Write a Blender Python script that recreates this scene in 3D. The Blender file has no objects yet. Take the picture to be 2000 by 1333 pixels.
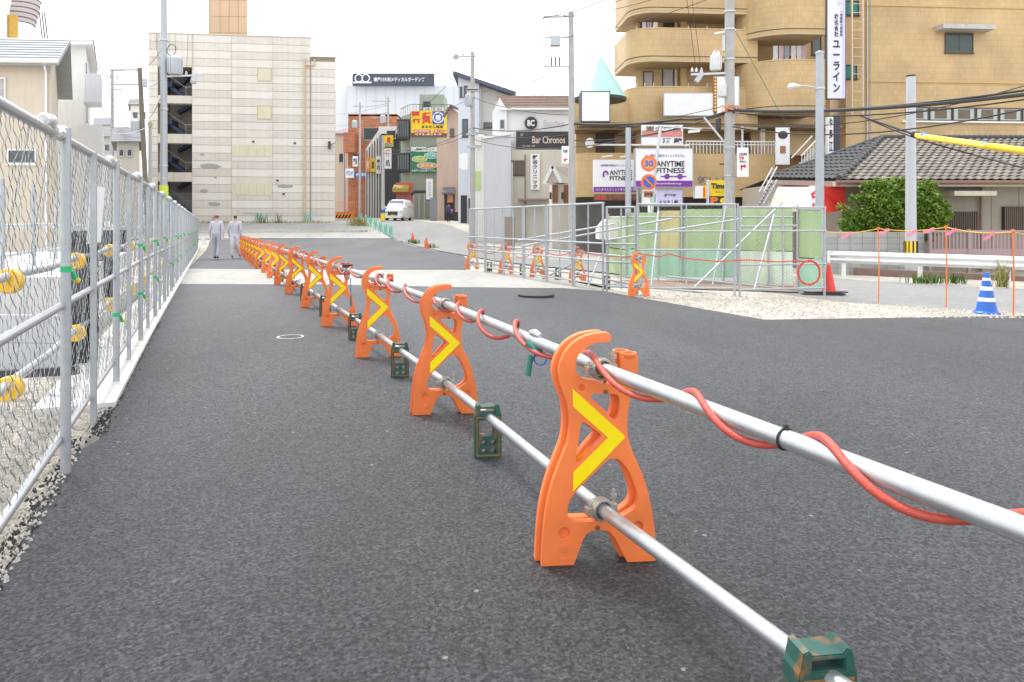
import bpy, bmesh, math, random
from mathutils import Vector, Matrix
from mathutils.geometry import delaunay_2d_cdt
R = math.radians
random.seed(7)
scene = bpy.context.scene
COL = scene.collection
# ------------------------------------------------------------------ camera
F, HZ, CZ = 1400.0, 430.0, 1.27          # focal length (px of the 2000 px photo), horizon row, eye height
cam = bpy.data.cameras.new('camera')
cam.sensor_width = 36; cam.lens = 36 * F / 2000
cam.shift_y = -(666.5 - HZ) / 2000
cam.clip_start = 0.05; cam.clip_end = 5000
camo = bpy.data.objects.new('camera', cam); COL.objects.link(camo)
camo.location = (0, 0, CZ); camo.rotation_euler = (R(90), 0, 0)
scene.camera = camo
# ------------------------------------------------------------------ sky: bright even overcast
SUN_EL, SUN_AZ = R(58), R(-35)            # azimuth measured from +Y towards +X
w = bpy.data.worlds.new('World'); scene.world = w; w.use_nodes = True
nt = w.node_tree; nt.nodes.clear()
def wn(t, **k):
    n = nt.nodes.new(t)
    for a, b in k.items(): setattr(n, a, b)
    return n
sky = wn('ShaderNodeTexSky', sky_type='NISHITA', sun_disc=False)
sky.sun_elevation = SUN_EL; sky.sun_rotation = SUN_AZ
hs = wn('ShaderNodeHueSaturation'); hs.inputs['Saturation'].default_value = 0.12; hs.inputs['Value'].default_value = 0.9
nt.links.new(sky.outputs[0], hs.inputs['Color'])
tc = wn('ShaderNodeTexCoord'); mp = wn('ShaderNodeMapping'); mp.inputs['Scale'].default_value = (1, 1, 3)
nz = wn('ShaderNodeTexNoise'); nz.inputs['Scale'].default_value = 2.2; nz.inputs['Detail'].default_value = 6
nt.links.new(tc.outputs['Generated'], mp.inputs[0]); nt.links.new(mp.outputs[0], nz.inputs['Vector'])
rp = wn('ShaderNodeValToRGB'); rp.color_ramp.elements[0].position = .3; rp.color_ramp.elements[1].position = .75
rp.color_ramp.elements[0].color = (6.4, 6.7, 7.2, 1); rp.color_ramp.elements[1].color = (8.8, 8.9, 9.0, 1)
nt.links.new(nz.outputs['Fac'], rp.inputs[0])
mx = wn('ShaderNodeMixRGB'); mx.inputs[0].default_value = .88
nt.links.new(hs.outputs[0], mx.inputs[1]); nt.links.new(rp.outputs[0], mx.inputs[2])
bg = wn('ShaderNodeBackground'); bg.inputs[1].default_value = 0.1
nt.links.new(mx.outputs[0], bg.inputs[0])
wo = wn('ShaderNodeOutputWorld'); nt.links.new(bg.outputs[0], wo.inputs[0])
sl = bpy.data.lights.new('sun', 'SUN'); sl.energy = 1.4; sl.angle = R(14); sl.color = (1, .975, .94)
so = bpy.data.objects.new('sun', sl); COL.objects.link(so)
sd = Vector((math.sin(SUN_AZ) * math.cos(SUN_EL), math.cos(SUN_AZ) * math.cos(SUN_EL), math.sin(SUN_EL)))
so.rotation_euler = sd.to_track_quat('Z', 'Y').to_euler()
vs = scene.view_settings
vs.view_transform = 'Standard'; vs.look = 'None'; vs.exposure = 1.35; vs.gamma = 1; vs.use_curve_mapping = False
scene.cycles.max_bounces = 6; scene.cycles.transparent_max_bounces = 16
# ------------------------------------------------------------------ helpers
PROF = [(-50, 0), (8, 0), (33, -.31), (38, -.36), (43, -.32), (48, -.12), (51, .1), (58, .95), (62, 1.15), (80, 1.5), (150, 1.6), (5000, 1.6)]
def ramp(v, a, b): return max(0., min(1., (v - a) / (b - a)))
def gz(x, y):
    z = PROF[-1][1]
    for (a, za), (b, zb) in zip(PROF, PROF[1:]):
        if y <= b:
            z = za + (zb - za) * ramp(y, a, b); break
    return z - .018 * max(0, min(16, x + 4)) * ramp(y, 4, 12) * (1 - ramp(y, 35, 55))
def P(px, py, Y): return Vector(((px - 1000) / F * Y, Y, CZ - (py - HZ) / F * Y))
def X(px, Y): return (px - 1000) / F * Y
def Zp(py, Y): return CZ - (py - HZ) / F * Y
def pg(px, py):                            # where the sight line through a photo pixel meets the ground
    lo = 1.0
    while lo < 200:
        x = X(px, lo)
        if HZ + F * (CZ - gz(x, lo)) / lo <= py: break
        lo += .05
    return (X(px, lo), lo)
class MB:
    def __init__(s): s.v = []; s.f = []; s.uv = None
    def add(s, vs, fs):
        b = len(s.v); s.v += [tuple(v) for v in vs]; s.f += [tuple(b + i for i in f) for f in fs]; return s
    def box(s, x0, x1, y0, y1, z0, z1):
        return s.add([(x0,y0,z0),(x1,y0,z0),(x1,y1,z0),(x0,y1,z0),(x0,y0,z1),(x1,y0,z1),(x1,y1,z1),(x0,y1,z1)],
                     [(0,3,2,1),(4,5,6,7),(0,1,5,4),(1,2,6,5),(2,3,7,6),(3,0,4,7)])
    def tube(s, pts, r, n=8, caps=True, closed=False):
        pts = [Vector(p) for p in pts]; m = len(pts); b = len(s.v)
        up = None; rings = []
        for i, p in enumerate(pts):
            if closed: t = pts[(i+1) % m] - pts[i-1]
            else: t = pts[min(i+1, m-1)] - pts[max(i-1, 0)]
            if t.length < 1e-9: t = Vector((0,0,1))
            t.normalize()
            if up is None: up = Vector((0,0,1)) if abs(t.z) < .9 else Vector((1,0,0))
            a = up - t * up.dot(t)
            if a.length < 1e-6: a = t.orthogonal()
            a.normalize(); c = t.cross(a); up = a
            rr = r[i] if isinstance(r, (list, tuple)) else r
            s.v += [tuple(p + a * rr * math.cos(2*math.pi*k/n) + c * rr * math.sin(2*math.pi*k/n)) for k in range(n)]
        for i in range(m if closed else m-1):
            j = (i+1) % m
            s.f += [(b+i*n+k, b+i*n+(k+1)%n, b+j*n+(k+1)%n, b+j*n+k) for k in range(n)]
        if caps and not closed:
            s.f.append(tuple(b+k for k in range(n))[::-1]); s.f.append(tuple(b+(m-1)*n+k for k in range(n)))
        return s
    def cyl(s, p0, p1, r0, r1=None, n=12): return s.tube([p0, p1], [r0, r0 if r1 is None else r1], n)
    def bar(s, p0, p1, wx, wz):            # rectangular bar between two points
        p0, p1 = Vector(p0), Vector(p1); t = (p1-p0).normalized()
        a = Vector((0,0,1)) if abs(t.z) < .95 else Vector((0,1,0))
        sd = t.cross(a).normalized()*wx/2; u = sd.cross(t).normalized()*wz/2
        vs = [p+q for p in (p0, p1) for q in (-sd-u, sd-u, sd+u, -sd+u)]
        return s.add(vs, [(0,3,2,1),(4,5,6,7),(0,1,5,4),(1,2,6,5),(2,3,7,6),(3,0,4,7)])
    def prism(s, poly, y0, y1):            # polygon in x,z extruded along y
        n = len(poly); b = len(s.v)
        s.v += [(x, y0, z) for x, z in poly] + [(x, y1, z) for x, z in poly]
        s.f += [tuple(b+i for i in range(n)), tuple(b+n+i for i in range(n))[::-1]]
        s.f += [(b+i, b+n+i, b+n+(i+1)%n, b+(i+1)%n) for i in range(n)]; return s
    def vprism(s, poly, z0, z1):           # footprint x,y extruded up
        n = len(poly); b = len(s.v)
        s.v += [(x, y, z0) for x, y in poly] + [(x, y, z1) for x, y in poly]
        s.f += [tuple(b+i for i in range(n))[::-1], tuple(b+n+i for i in range(n))]
        s.f += [(b+i, b+(i+1)%n, b+n+(i+1)%n, b+n+i) for i in range(n)]; return s
    def lathe(s, prof, c=(0,0,0), n=20):
        b = len(s.v); m = len(prof)
        for r, z in prof: s.v += [(c[0]+r*math.cos(2*math.pi*k/n), c[1]+r*math.sin(2*math.pi*k/n), c[2]+z) for k in range(n)]
        for i in range(m-1): s.f += [(b+i*n+k, b+i*n+(k+1)%n, b+(i+1)*n+(k+1)%n, b+(i+1)*n+k) for k in range(n)]
        s.f.append(tuple(b+k for k in range(n))[::-1]); s.f.append(tuple(b+(m-1)*n+k for k in range(n))); return s
    def disc(s, c, r, y0, y1, n=20):       # a disc facing y
        return s.prism([(c[0]+r*math.cos(2*math.pi*k/n), c[1]+r*math.sin(2*math.pi*k/n)) for k in range(n)], y0, y1)
    def band(s, path, z0, z1, th):         # wall along a plan path, outside on the right-hand... with UV metres
        pts = [Vector((p[0], p[1])) for p in path]; n = len(pts); b = len(s.v)
        if s.uv is None: s.uv = {}
        nor = []
        for i in range(n):
            t = (pts[min(i+1, n-1)] - pts[max(i-1, 0)]).normalized(); nor.append(Vector((-t.y, t.x)))
        L = 0; Ls = []
        for i in range(n):
            if i: L += (pts[i]-pts[i-1]).length
            Ls.append(L)
        for i in range(n):
            q = pts[i] + nor[i]*th
            s.v += [(pts[i].x, pts[i].y, z0), (pts[i].x, pts[i].y, z1), (q.x, q.y, z1), (q.x, q.y, z0)]
        def fa(ix, uv): s.uv[len(s.f)] = uv; s.f.append(tuple(b+k for k in ix))
        for i in range(n-1):
            a, c = 4*i, 4*(i+1); la, lc = Ls[i], Ls[i+1]
            fa((a, c, c+1, a+1), [(la,z0),(lc,z0),(lc,z1),(la,z1)])
            fa((a+1, c+1, c+2, a+2), [(la,z1),(lc,z1),(lc,z1+th),(la,z1+th)])
            fa((a+2, c+2, c+3, a+3), [(la,z1),(lc,z1),(lc,z0),(la,z0)])
            fa((a+3, c+3, c, a), [(la,z0),(lc,z0),(lc,z0),(la,z0)])
        e = 4*(n-1)
        fa((0,1,2,3), [(0,z0),(0,z1),(th,z1),(th,z0)]); fa((e+3,e+2,e+1,e), [(0,z0),(0,z1),(th,z1),(th,z0)])
        return s
    def mesh(s, name):
        me = bpy.data.meshes.new(name); me.from_pydata(s.v, [], s.f)
        if s.uv:
            ul = me.uv_layers.new(name='uv')
            for p in me.polygons:
                uv = s.uv.get(p.index)
                if uv:
                    for li, q in zip(p.loop_indices, uv): ul.data[li].uv = q
        return me
def ob(name, mb, mat, parent=None, smooth=False, loc=None, fix=True):
    me = mb if isinstance(mb, bpy.types.Mesh) else mb.mesh(name)
    if not isinstance(mb, bpy.types.Mesh):
        if fix and not me.uv_layers:
            bm = bmesh.new(); bm.from_mesh(me); bmesh.ops.recalc_face_normals(bm, faces=bm.faces); bm.to_mesh(me); bm.free()
        me.materials.append(mat)
        if smooth:
            for p in me.polygons: p.use_smooth = True
            me.set_sharp_from_angle(angle=R(40))
    o = bpy.data.objects.new(name, me); COL.objects.link(o)
    if parent: o.parent = parent
    if loc: o.location = loc
    return o
def tag(o, label, cat, group=None):
    o['label'] = label; o['category'] = cat
    if group: o['group'] = group
    return o
def thing(name, label, cat, loc=(0,0,0), rz=0, group=None):
    o = bpy.data.objects.new(name, None); COL.objects.link(o); o.empty_display_size = .2
    o.location = loc; o.rotation_euler = (0, 0, rz); return tag(o, label, cat, group)
def struct(o): o['kind'] = 'structure'; return o
def stuff(o): o['kind'] = 'stuff'; return o
def dup(root, loc=None, rz=None, label=None, group=None, parent=None):
    r = root.copy(); COL.objects.link(r)
    if parent: r.parent = parent
    if loc is not None: r.location = loc
    if rz is not None: r.rotation_euler = (0, 0, rz)
    if label: r['label'] = label
    if group: r['group'] = group
    for ch in list(root.children): dup(ch, parent=r)
    return r
# ------------------------------------------------------------------ materials
MATS = {}
def M(name, col, rough=.7, metal=0, var=.12, scale=6, bump=0, bscale=60, rnd=0, dirt=0, spec=.5, emit=None, alpha=1):
    if name in MATS: return MATS[name]
    m = bpy.data.materials.new(name); m.use_nodes = True; t = m.node_tree; N = t.nodes; L = t.links
    b = N['Principled BSDF']; b.inputs['Roughness'].default_value = rough; b.inputs['Metallic'].default_value = metal
    b.inputs['Specular IOR Level'].default_value = spec
    co = N.new('ShaderNodeTexCoord')
    nz = N.new('ShaderNodeTexNoise'); nz.inputs['Scale'].default_value = scale; nz.inputs['Detail'].default_value = 8; nz.inputs['Roughness'].default_value = .65
    L.new(co.outputs['Object'], nz.inputs['Vector'])
    hv = N.new('ShaderNodeHueSaturation'); hv.inputs['Color'].default_value = (*col, 1)
    mr = N.new('ShaderNodeMapRange'); mr.inputs['From Min'].default_value = .25; mr.inputs['From Max'].default_value = .75
    mr.inputs['To Min'].default_value = 1-var; mr.inputs['To Max'].default_value = 1+var
    L.new(nz.outputs['Fac'], mr.inputs['Value']); val = mr.outputs[0]
    if rnd:
        oi = N.new('ShaderNodeObjectInfo'); m2 = N.new('ShaderNodeMapRange'); m2.inputs['To Min'].default_value = 1-rnd; m2.inputs['To Max'].default_value = 1+rnd
        L.new(oi.outputs['Random'], m2.inputs['Value']); mu = N.new('ShaderNodeMath'); mu.operation = 'MULTIPLY'
        L.new(val, mu.inputs[0]); L.new(m2.outputs[0], mu.inputs[1]); val = mu.outputs[0]
    L.new(val, hv.inputs['Value']); out = hv.outputs[0]
    if dirt:                               # rain streaks and grime, stretched down the surface
        mpn = N.new('ShaderNodeMapping'); mpn.inputs['Scale'].default_value = (3, 3, .35); L.new(co.outputs['Object'], mpn.inputs[0])
        n2 = N.new('ShaderNodeTexNoise'); n2.inputs['Scale'].default_value = 1.4; n2.inputs['Detail'].default_value = 7; L.new(mpn.outputs[0], n2.inputs['Vector'])
        cr = N.new('ShaderNodeMapRange'); cr.inputs['From Min'].default_value = .5; cr.inputs['From Max'].default_value = .75; cr.inputs['To Max'].default_value = dirt
        L.new(n2.outputs['Fac'], cr.inputs['Value'])
        mi = N.new('ShaderNodeMixRGB'); mi.inputs[2].default_value = (.12, .10, .075, 1); L.new(cr.outputs[0], mi.inputs[0]); L.new(out, mi.inputs[1]); out = mi.outputs[0]
    L.new(out, b.inputs['Base Color'])
    if bump:
        n3 = N.new('ShaderNodeTexNoise'); n3.inputs['Scale'].default_value = bscale; n3.inputs['Detail'].default_value = 4; L.new(co.outputs['Object'], n3.inputs['Vector'])
        bp = N.new('ShaderNodeBump'); bp.inputs['Strength'].default_value = bump; bp.inputs['Distance'].default_value = .02; L.new(n3.outputs['Fac'], bp.inputs['Height']); L.new(bp.outputs[0], b.inputs['Normal'])
    if emit: b.inputs['Emission Color'].default_value = (*emit[0], 1); b.inputs['Emission Strength'].default_value = emit[1]
    if alpha < 1: b.inputs['Alpha'].default_value = alpha
    MATS[name] = m; return m
def tilemat(name, col, joint, bw, bh, mortar=.008, rough=.45, var=.2):   # tiles by UV metres
    m = bpy.data.materials.new(name); m.use_nodes = True; t = m.node_tree; N = t.nodes; L = t.links; b = N['Principled BSDF']; b.inputs['Roughness'].default_value = rough
    uv = N.new('ShaderNodeUVMap'); br = N.new('ShaderNodeTexBrick'); L.new(uv.outputs[0], br.inputs['Vector'])
    br.inputs['Scale'].default_value = 1; br.inputs['Brick Width'].default_value = bw; br.inputs['Row Height'].default_value = bh; br.inputs['Mortar Size'].default_value = mortar
    br.offset = .0
    br.inputs['Color1'].default_value = (*[c*(1-var) for c in col], 1); br.inputs['Color2'].default_value = (*[c*(1+var) for c in col], 1); br.inputs['Mortar'].default_value = (*joint, 1)
    nz = N.new('ShaderNodeTexNoise'); nz.inputs['Scale'].default_value = .5; nz.inputs['Detail'].default_value = 8; L.new(uv.outputs[0], nz.inputs['Vector'])
    mr = N.new('ShaderNodeMapRange'); mr.inputs['From Min'].default_value = .3; mr.inputs['From Max'].default_value = .7; mr.inputs['To Min'].default_value = .82; mr.inputs['To Max'].default_value = 1.12; L.new(nz.outputs['Fac'], mr.inputs['Value'])
    hv = N.new('ShaderNodeHueSaturation'); L.new(br.outputs['Color'], hv.inputs['Color']); L.new(mr.outputs[0], hv.inputs['Value']); L.new(hv.outputs[0], b.inputs['Base Color'])
    bp = N.new('ShaderNodeBump'); bp.inputs['Strength'].default_value = .5; bp.inputs['Distance'].default_value = .01; bp.invert = True; L.new(br.outputs['Fac'], bp.inputs['Height']); L.new(bp.outputs[0], b.inputs['Normal'])
    MATS[name] = m; return m
def text(s, rect, y, mat, parent, bold=.0, name='lettering', vertical=False, stretch=True):
    """rect = (x0, x1, z0, z1) in the parent's facade plane, facing -y"""
    c = bpy.data.curves.new(name, 'FONT'); c.body = '\n'.join(s) if vertical else s
    c.align_x = 'CENTER'; c.offset = bold; c.resolution_u = 3
    if vertical: c.space_line = 1.05
    o = bpy.data.objects.new(name, c); COL.objects.link(o); bpy.context.view_layer.update()
    me = bpy.data.meshes.new_from_object(o.evaluated_get(bpy.context.evaluated_depsgraph_get())); bpy.data.objects.remove(o)
    if not me.vertices: return None
    xs = [v.co.x for v in me.vertices]; ys = [v.co.y for v in me.vertices]
    sx = (rect[1]-rect[0])/max(1e-6, max(xs)-min(xs)); sy = (rect[3]-rect[2])/max(1e-6, max(ys)-min(ys))
    if not stretch: sx = sy = min(sx, sy)
    cx, cy = (max(xs)+min(xs))/2, (max(ys)+min(ys))/2
    for v in me.vertices: v.co = ((rect[0]+rect[1])/2+(v.co.x-cx)*sx, y, (rect[2]+rect[3])/2+(v.co.y-cy)*sy)
    me.materials.clear(); me.materials.append(mat)
    o = bpy.data.objects.new(name, me); COL.objects.link(o); o.parent = parent; return o
class Fac:
    """a vertical facade plane through (px0, Y0) turned by angle a; pixel rectangles become metres on it"""
    def __init__(s, px, Y, a=0, base=None):
        s.O = Vector((X(px, Y), Y)); s.a = R(a); s.c, s.s = math.cos(s.a), math.sin(s.a)
        s.z0 = gz(s.O.x, s.O.y) if base is None else base
    def uz(s, px, py, d=0):                # d metres behind the plane
        k = (px-1000)/F; ox, oy = s.O.x - s.s*d, s.O.y + s.c*d
        t = (k*oy-ox)/(s.c-k*s.s); Y = oy + s.s*t; return t, CZ-(py-HZ)/F*Y - s.z0
    def r(s, x0, y0, x1, y1, d=0):
        ya, yb = (y0+y1)/2, 0
        a = s.uz(x0, y0, d); b = s.uz(x1, y1, d); c = s.uz((x0+x1)/2, y0, d)[1]; e = s.uz((x0+x1)/2, y1, d)[1]
        return a[0], b[0], e, c
    def thing(s, name, label, cat, group=None): return thing(name, label, cat, (s.O.x, s.O.y, s.z0), s.a, group)
    def slab(s, name, px, y0, y1, mat, par, smooth=False):   # px rect, local depth y0..y1
        u0, u1, z0, z1 = s.r(*px); return ob(name, MB().box(u0, u1, y0, y1, z0, z1), mat, par)
# common materials
galv = M('galvanised_steel', (.52, .54, .56), .38, .75, .12, 20)
galvd = M('dull_zinc', (.42, .45, .47), .5, .5, .15, 15)
white = M('white_paint', (.8, .8, .8), .5, 0, .05, 3)
offwhite = M('off_white_siding', (.72, .71, .68), .6, 0, .06, 2, dirt=.12)
dark = M('dark_opening', (.03, .03, .032), .5, 0, .2, 3)
black = M('black_rubber', (.02, .02, .02), .6)
glass = M('window_glass', (.06, .075, .085), .06, 0, .3, 1.5, spec=.8)
conc = M('pale_concrete', (.5, .49, .46), .85, 0, .14, 3, .25, 40, dirt=.15)
polemat = M('pole_concrete', (.42, .415, .40), .8, 0, .12, 4, .15, 60, dirt=.2)
redp = M('red_plastic', (.65, .05, .03), .4)
orange = M('orange_plastic', (.84, .205, .055), .45, 0, .09, 5, .05, 120, rnd=.08, spec=.4, dirt=.2)
yellow = M('yellow_reflector', (.93, .72, .0), .3, 0, .03, 30)
# ------------------------------------------------------------------ ground
def sheet(name, poly, dz, mat, step=1.0, jit=0):
    if jit:
        q = []
        for (a, b), (c, d) in zip(poly, poly[1:]+poly[:1]):
            n = max(1, int(math.hypot(c-a, d-b)/(jit*3)))
            for i in range(n):
                t = i/n; j = jit if i else 0
                q.append((a+(c-a)*t+random.uniform(-j, j), b+(d-b)*t+random.uniform(-j, j)))
        poly = q
    else:
        q = []
        for (a, b), (c, d) in zip(poly, poly[1:]+poly[:1]):
            n = max(1, int(math.hypot(c-a, d-b)/step))
            q += [(a+(c-a)*i/n, b+(d-b)*i/n) for i in range(n)]
        poly = q
    xs = [p[0] for p in poly]; ys = [p[1] for p in poly]
    pts = [Vector(p) for p in poly]; n = len(pts)
    y = min(ys)
    while y < max(ys):
        x = min(xs)
        while x < max(xs): pts.append(Vector((x+.013, y+.017))); x += step
        y += step
    r = delaunay_2d_cdt(pts, [], [list(range(n))], 1, 1e-5)
    me = bpy.data.meshes.new(name); me.from_pydata([(v.x, v.y, gz(v.x, v.y)+dz) for v in r[0]], [], [tuple(f) for f in r[2]])
    me.materials.append(mat)
    for p in me.polygons: p.use_smooth = True
    o = bpy.data.objects.new(name, me); COL.objects.link(o); return struct(o)
def groundmat(name, c1, c2, fine, grain=.5, bump=.5, big=.35, specks=0, rough=.85, bdist=.006, pits=0):
    m = bpy.data.materials.new(name); m.use_nodes = True; t = m.node_tree; N = t.nodes; L = t.links; b = N['Principled BSDF']; b.inputs['Roughness'].default_value = rough
    b.inputs['Specular IOR Level'].default_value = .5
    co = N.new('ShaderNodeTexCoord')
    def noise(s, d=6, r=.6, sc=(1, 1, 1)):
        mp = N.new('ShaderNodeMapping'); mp.inputs['Scale'].default_value = sc; mp.inputs['Rotation'].default_value = (0, 0, R(-22.7)); L.new(co.outputs['Object'], mp.inputs[0])
        n = N.new('ShaderNodeTexNoise'); n.inputs['Scale'].default_value = s; n.inputs['Detail'].default_value = d; n.inputs['Roughness'].default_value = r; L.new(mp.outputs[0], n.inputs['Vector']); return n.outputs['Fac']
    f = noise(fine, 5, .75); g = noise(big, 7, .62, (1.6, .5, 1)); h = noise(fine*.13, 5, .6)
    def mrange(v, a, b_, c, d):
        q = N.new('ShaderNodeMapRange'); q.inputs['From Min'].default_value = a; q.inputs['From Max'].default_value = b_; q.inputs['To Min'].default_value = c; q.inputs['To Max'].default_value = d; L.new(v, q.inputs['Value']); return q.outputs[0]
    def mth(op, a, b_):
        q = N.new('ShaderNodeMath'); q.operation = op
        for i, v in enumerate((a, b_)):
            if isinstance(v, (int, float)): q.inputs[i].default_value = v
            else: L.new(v, q.inputs[i])
        return q.outputs[0]
    ag = N.new('ShaderNodeTexVoronoi'); ag.inputs['Scale'].default_value = fine*1.15; L.new(co.outputs['Object'], ag.inputs['Vector'])
    agc = N.new('ShaderNodeSeparateColor'); L.new(ag.outputs['Color'], agc.inputs[0])
    h = mth('MULTIPLY', h, 1.0); agv = mrange(agc.outputs[0], 0, 1, 1-grain*.55, 1+grain*.75)
    k = mth('MULTIPLY', agv, mth('MULTIPLY', mrange(f, .3, .7, 1-grain, 1+grain), mrange(h, .3, .7, .85, 1.15)))
    mi = N.new('ShaderNodeMixRGB'); mi.inputs[1].default_value = (*c1, 1); mi.inputs[2].default_value = (*c2, 1); L.new(mrange(g, .35, .68, 0, 1), mi.inputs[0])
    hv = N.new('ShaderNodeHueSaturation'); L.new(mi.outputs[0], hv.inputs['Color']); L.new(k, hv.inputs['Value']); out = hv.outputs[0]
    if pits:                               # open voids between the stones
        pv = noise(fine*.6, 3, .6, (1.2, .8, 1)); pm = N.new('ShaderNodeMixRGB'); pm.inputs[2].default_value = (.010, .010, .012, 1)
        L.new(mrange(pv, .58, .63, 0, pits), pm.inputs[0]); L.new(out, pm.inputs[1]); out = pm.outputs[0]
    if specks:
        vo = N.new('ShaderNodeTexVoronoi'); vo.inputs['Scale'].default_value = fine*.55; L.new(co.outputs['Object'], vo.inputs['Vector'])
        rgb = N.new('ShaderNodeSeparateColor'); L.new(vo.outputs['Color'], rgb.inputs[0])
        on = mth('MULTIPLY', mrange(rgb.outputs[0], 1-specks, 1-specks*.5, 0, 1), mrange(vo.outputs['Distance'], .42, .3, 0, 1))
        m2 = N.new('ShaderNodeMixRGB'); m2.inputs[2].default_value = (.32, .31, .30, 1); L.new(on, m2.inputs[0]); L.new(out, m2.inputs[1]); out = m2.outputs[0]
    L.new(out, b.inputs['Base Color'])
    bp = N.new('ShaderNodeBump'); bp.inputs['Strength'].default_value = bump; bp.inputs['Distance'].default_value = bdist
    L.new(mth('ADD', f, mth('MULTIPLY', h, .6)), bp.inputs['Height']); L.new(bp.outputs[0], b.inputs['Normal'])
    return m
asph = groundmat('fresh_asphalt', (.043, .045, .052), (.078, .081, .091), 75, 1.0, 1.0, .3, .002, .55, .022, .92)
oldroad = groundmat('worn_road', (.2, .2, .2), (.26, .255, .25), 60, .18, .3, .2, .02)
concm = groundmat('concrete_paving', (.30, .29, .27), (.38, .365, .34), 40, .12, .3, .4)
gravel = groundmat('pale_gravel', (.40, .36, .30), (.55, .51, .45), 28, .45, 1.0, .9, .1, .95, .03)
dirtm = groundmat('dusty_ground', (.34, .31, .26), (.47, .44, .39), 18, .3, .8, .5, .05, .95, .02)
redsoil = groundmat('reddish_soil', (.2, .12, .09), (.27, .19, .15), 20, .3, .8, .9)
# base terrain: one sheet to the horizon
xs = [-1500, -600, -250, -120] + [x for x in range(-70, 71, 2)] + [120, 250, 600, 1500]
ys = [-60, -20] + [y for y in range(-8, 12, 2)] + [y for y in range(12, 100, 1)] + [110, 130, 150, 250, 600, 1500, 4000]
me = bpy.data.meshes.new('ground'); nx = len(xs)
me.from_pydata([(x, y, gz(x, y)-.05) for y in ys for x in xs], [], [(j*nx+i, j*nx+i+1, (j+1)*nx+i+1, (j+1)*nx+i) for j in range(len(ys)-1) for i in range(nx-1)])
me.materials.append(dirtm); go = bpy.data.objects.new('ground', me); COL.objects.link(go); struct(go)
FD = (-.42, 1.0)                           # lane direction per metre of depth
def fx(Y): return -.762-.42*Y              # fence line
def rx(Y): return 1.423-.418*Y             # barricade row
lane = Vector((-.387, .922))
edgeL = [(fx(Y)+(.0 if Y < 4 else .1)+.018*math.sin(Y*3.1)+.012*math.sin(Y*7.7), Y) for Y in [-3, 0]+[1+.35*k for k in range(40)]+[15.2]]
g1 = [pg(1176, 569), pg(1330, 596), pg(1495, 625), pg(1700, 622), pg(2000, 618)]
near = edgeL + [(-6.0+.5, 15.1), (-1, 15.0), pg(1100, 564)] + g1 + [(16, 10.2), (16, -3)]
sheet('asphalt_yard', near, 0, asph, .6)
c0 = pg(382, 529)
strip = [(fx(15.2)+.1, 15.2), (-5.5, 15.1), (-1, 15.0), pg(1100, 564), g1[0], pg(1150, 560), pg(1100, 549), pg(1000, 535), pg(905, 528), pg(700, 528.5), (fx(21)+.1, 21)]
sheet('concrete_strip', strip, .003, concm, .7)
far = [(fx(21)+.1, 21), pg(700, 528.5), pg(905, 528), pg(918, 512), pg(905, 500), pg(830, 486), pg(765, 466), pg(600, 465.5), (fx(48)+.5, 48.5)]
sheet('asphalt_walkway', far, .001, asph, .8)
lot = [(fx(48)-8, 48.7), pg(600, 465.3), pg(765, 465.7), pg(745, 452), pg(700, 440), pg(690, 430), (-30, 59.5)]
sheet('concrete_lot', lot, .0, concm, .8)
rd = [pg(765, 464), pg(831, 484), pg(907, 498), (-.3, 27), (3.5, 20.2), pg(1640, 590), pg(1840, 603), pg(2000, 612), (24, 11), (24, 18.6), pg(2000, 565), pg(1640, 545), (5, 26.5), (0, 32), pg(935, 462), pg(860, 436), (-7.6, 62), (-13.5, 80), (-19, 110), (-25, 110), (-19.4, 80), (-15.2, 62), pg(700, 428), pg(742, 449)]
sheet('road', rd, -.012, oldroad, .8)
grav = [g1[0], pg(1330, 596), pg(1495, 625), pg(1700, 622), pg(2000, 618), (24, 10.6), (24, 11), pg(2000, 612), pg(1840, 603), pg(1640, 590), (3.5, 20.2), (1.0, 20), pg(1180, 560)]
sheet('gravel_verge', grav, -.006, gravel, .5)
sheet('soil_pit', [pg(1200, 557), pg(1350, 566), pg(1560, 572), pg(1560, 552), pg(1200, 548)], .012, redsoil, .5)
# concrete footing kerb under the walkway fence, in cast lengths
kerbm = M('kerb_concrete', (.62, .61, .58), .85, 0, .1, 4, .2, 50, dirt=.1)
Y = 4.85; k = 0
kroot = MB().box(0, 2.4, -.10, .38, -.3, .03)
kb = thing('fence_footing', 'pale concrete footing running under the chain-link walkway fence', 'footing', (0, 0, 0)); kme = None
while Y < 43:
    x0, y0 = fx(Y), Y
    o = ob('footing_block', kme or kroot, kerbm, kb); kme = o.data
    o.location = (x0, y0, gz(x0, y0)); o.rotation_euler = (0, -math.atan2(gz(fx(Y+2), Y+2)-gz(x0, y0), 2.17), math.atan2(lane.y, lane.x)); Y += 2.42*.922
# loose gravel stones, scattered clods
def stones(name, area, n, smin, smax, mat, label=None):
    mb = MB()
    for i in range(n):
        x, y = area(); s = random.uniform(smin, smax); z = gz(x, y)
        pts = []
        for k in range(5):
            a = k*1.2566+random.uniform(-.3, .3); pts.append((x+s*math.cos(a)*random.uniform(.7, 1.2), y+s*math.sin(a)*random.uniform(.7, 1.2), z-.004))
        pts += [(x+s*.4*math.cos(a), y+s*.4*math.sin(a), z+s*random.uniform(.5, .9)) for a in (0.3, 2.4, 4.5)]
        mb.add(pts, [(0,1,5),(1,2,6,5),(2,3,6),(3,4,7,6),(4,0,5,7),(5,6,7)])
    o = ob(name, mb, mat, fix=False); stuff(o)
    if label: tag(o, label, 'stones')
    return o
stonem = M('pale_stone', (.47, .44, .39), .9, 0, .3, 9)
clodm = M('asphalt_crumb', (.035, .035, .037), .9, 0, .3, 30)
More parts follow.
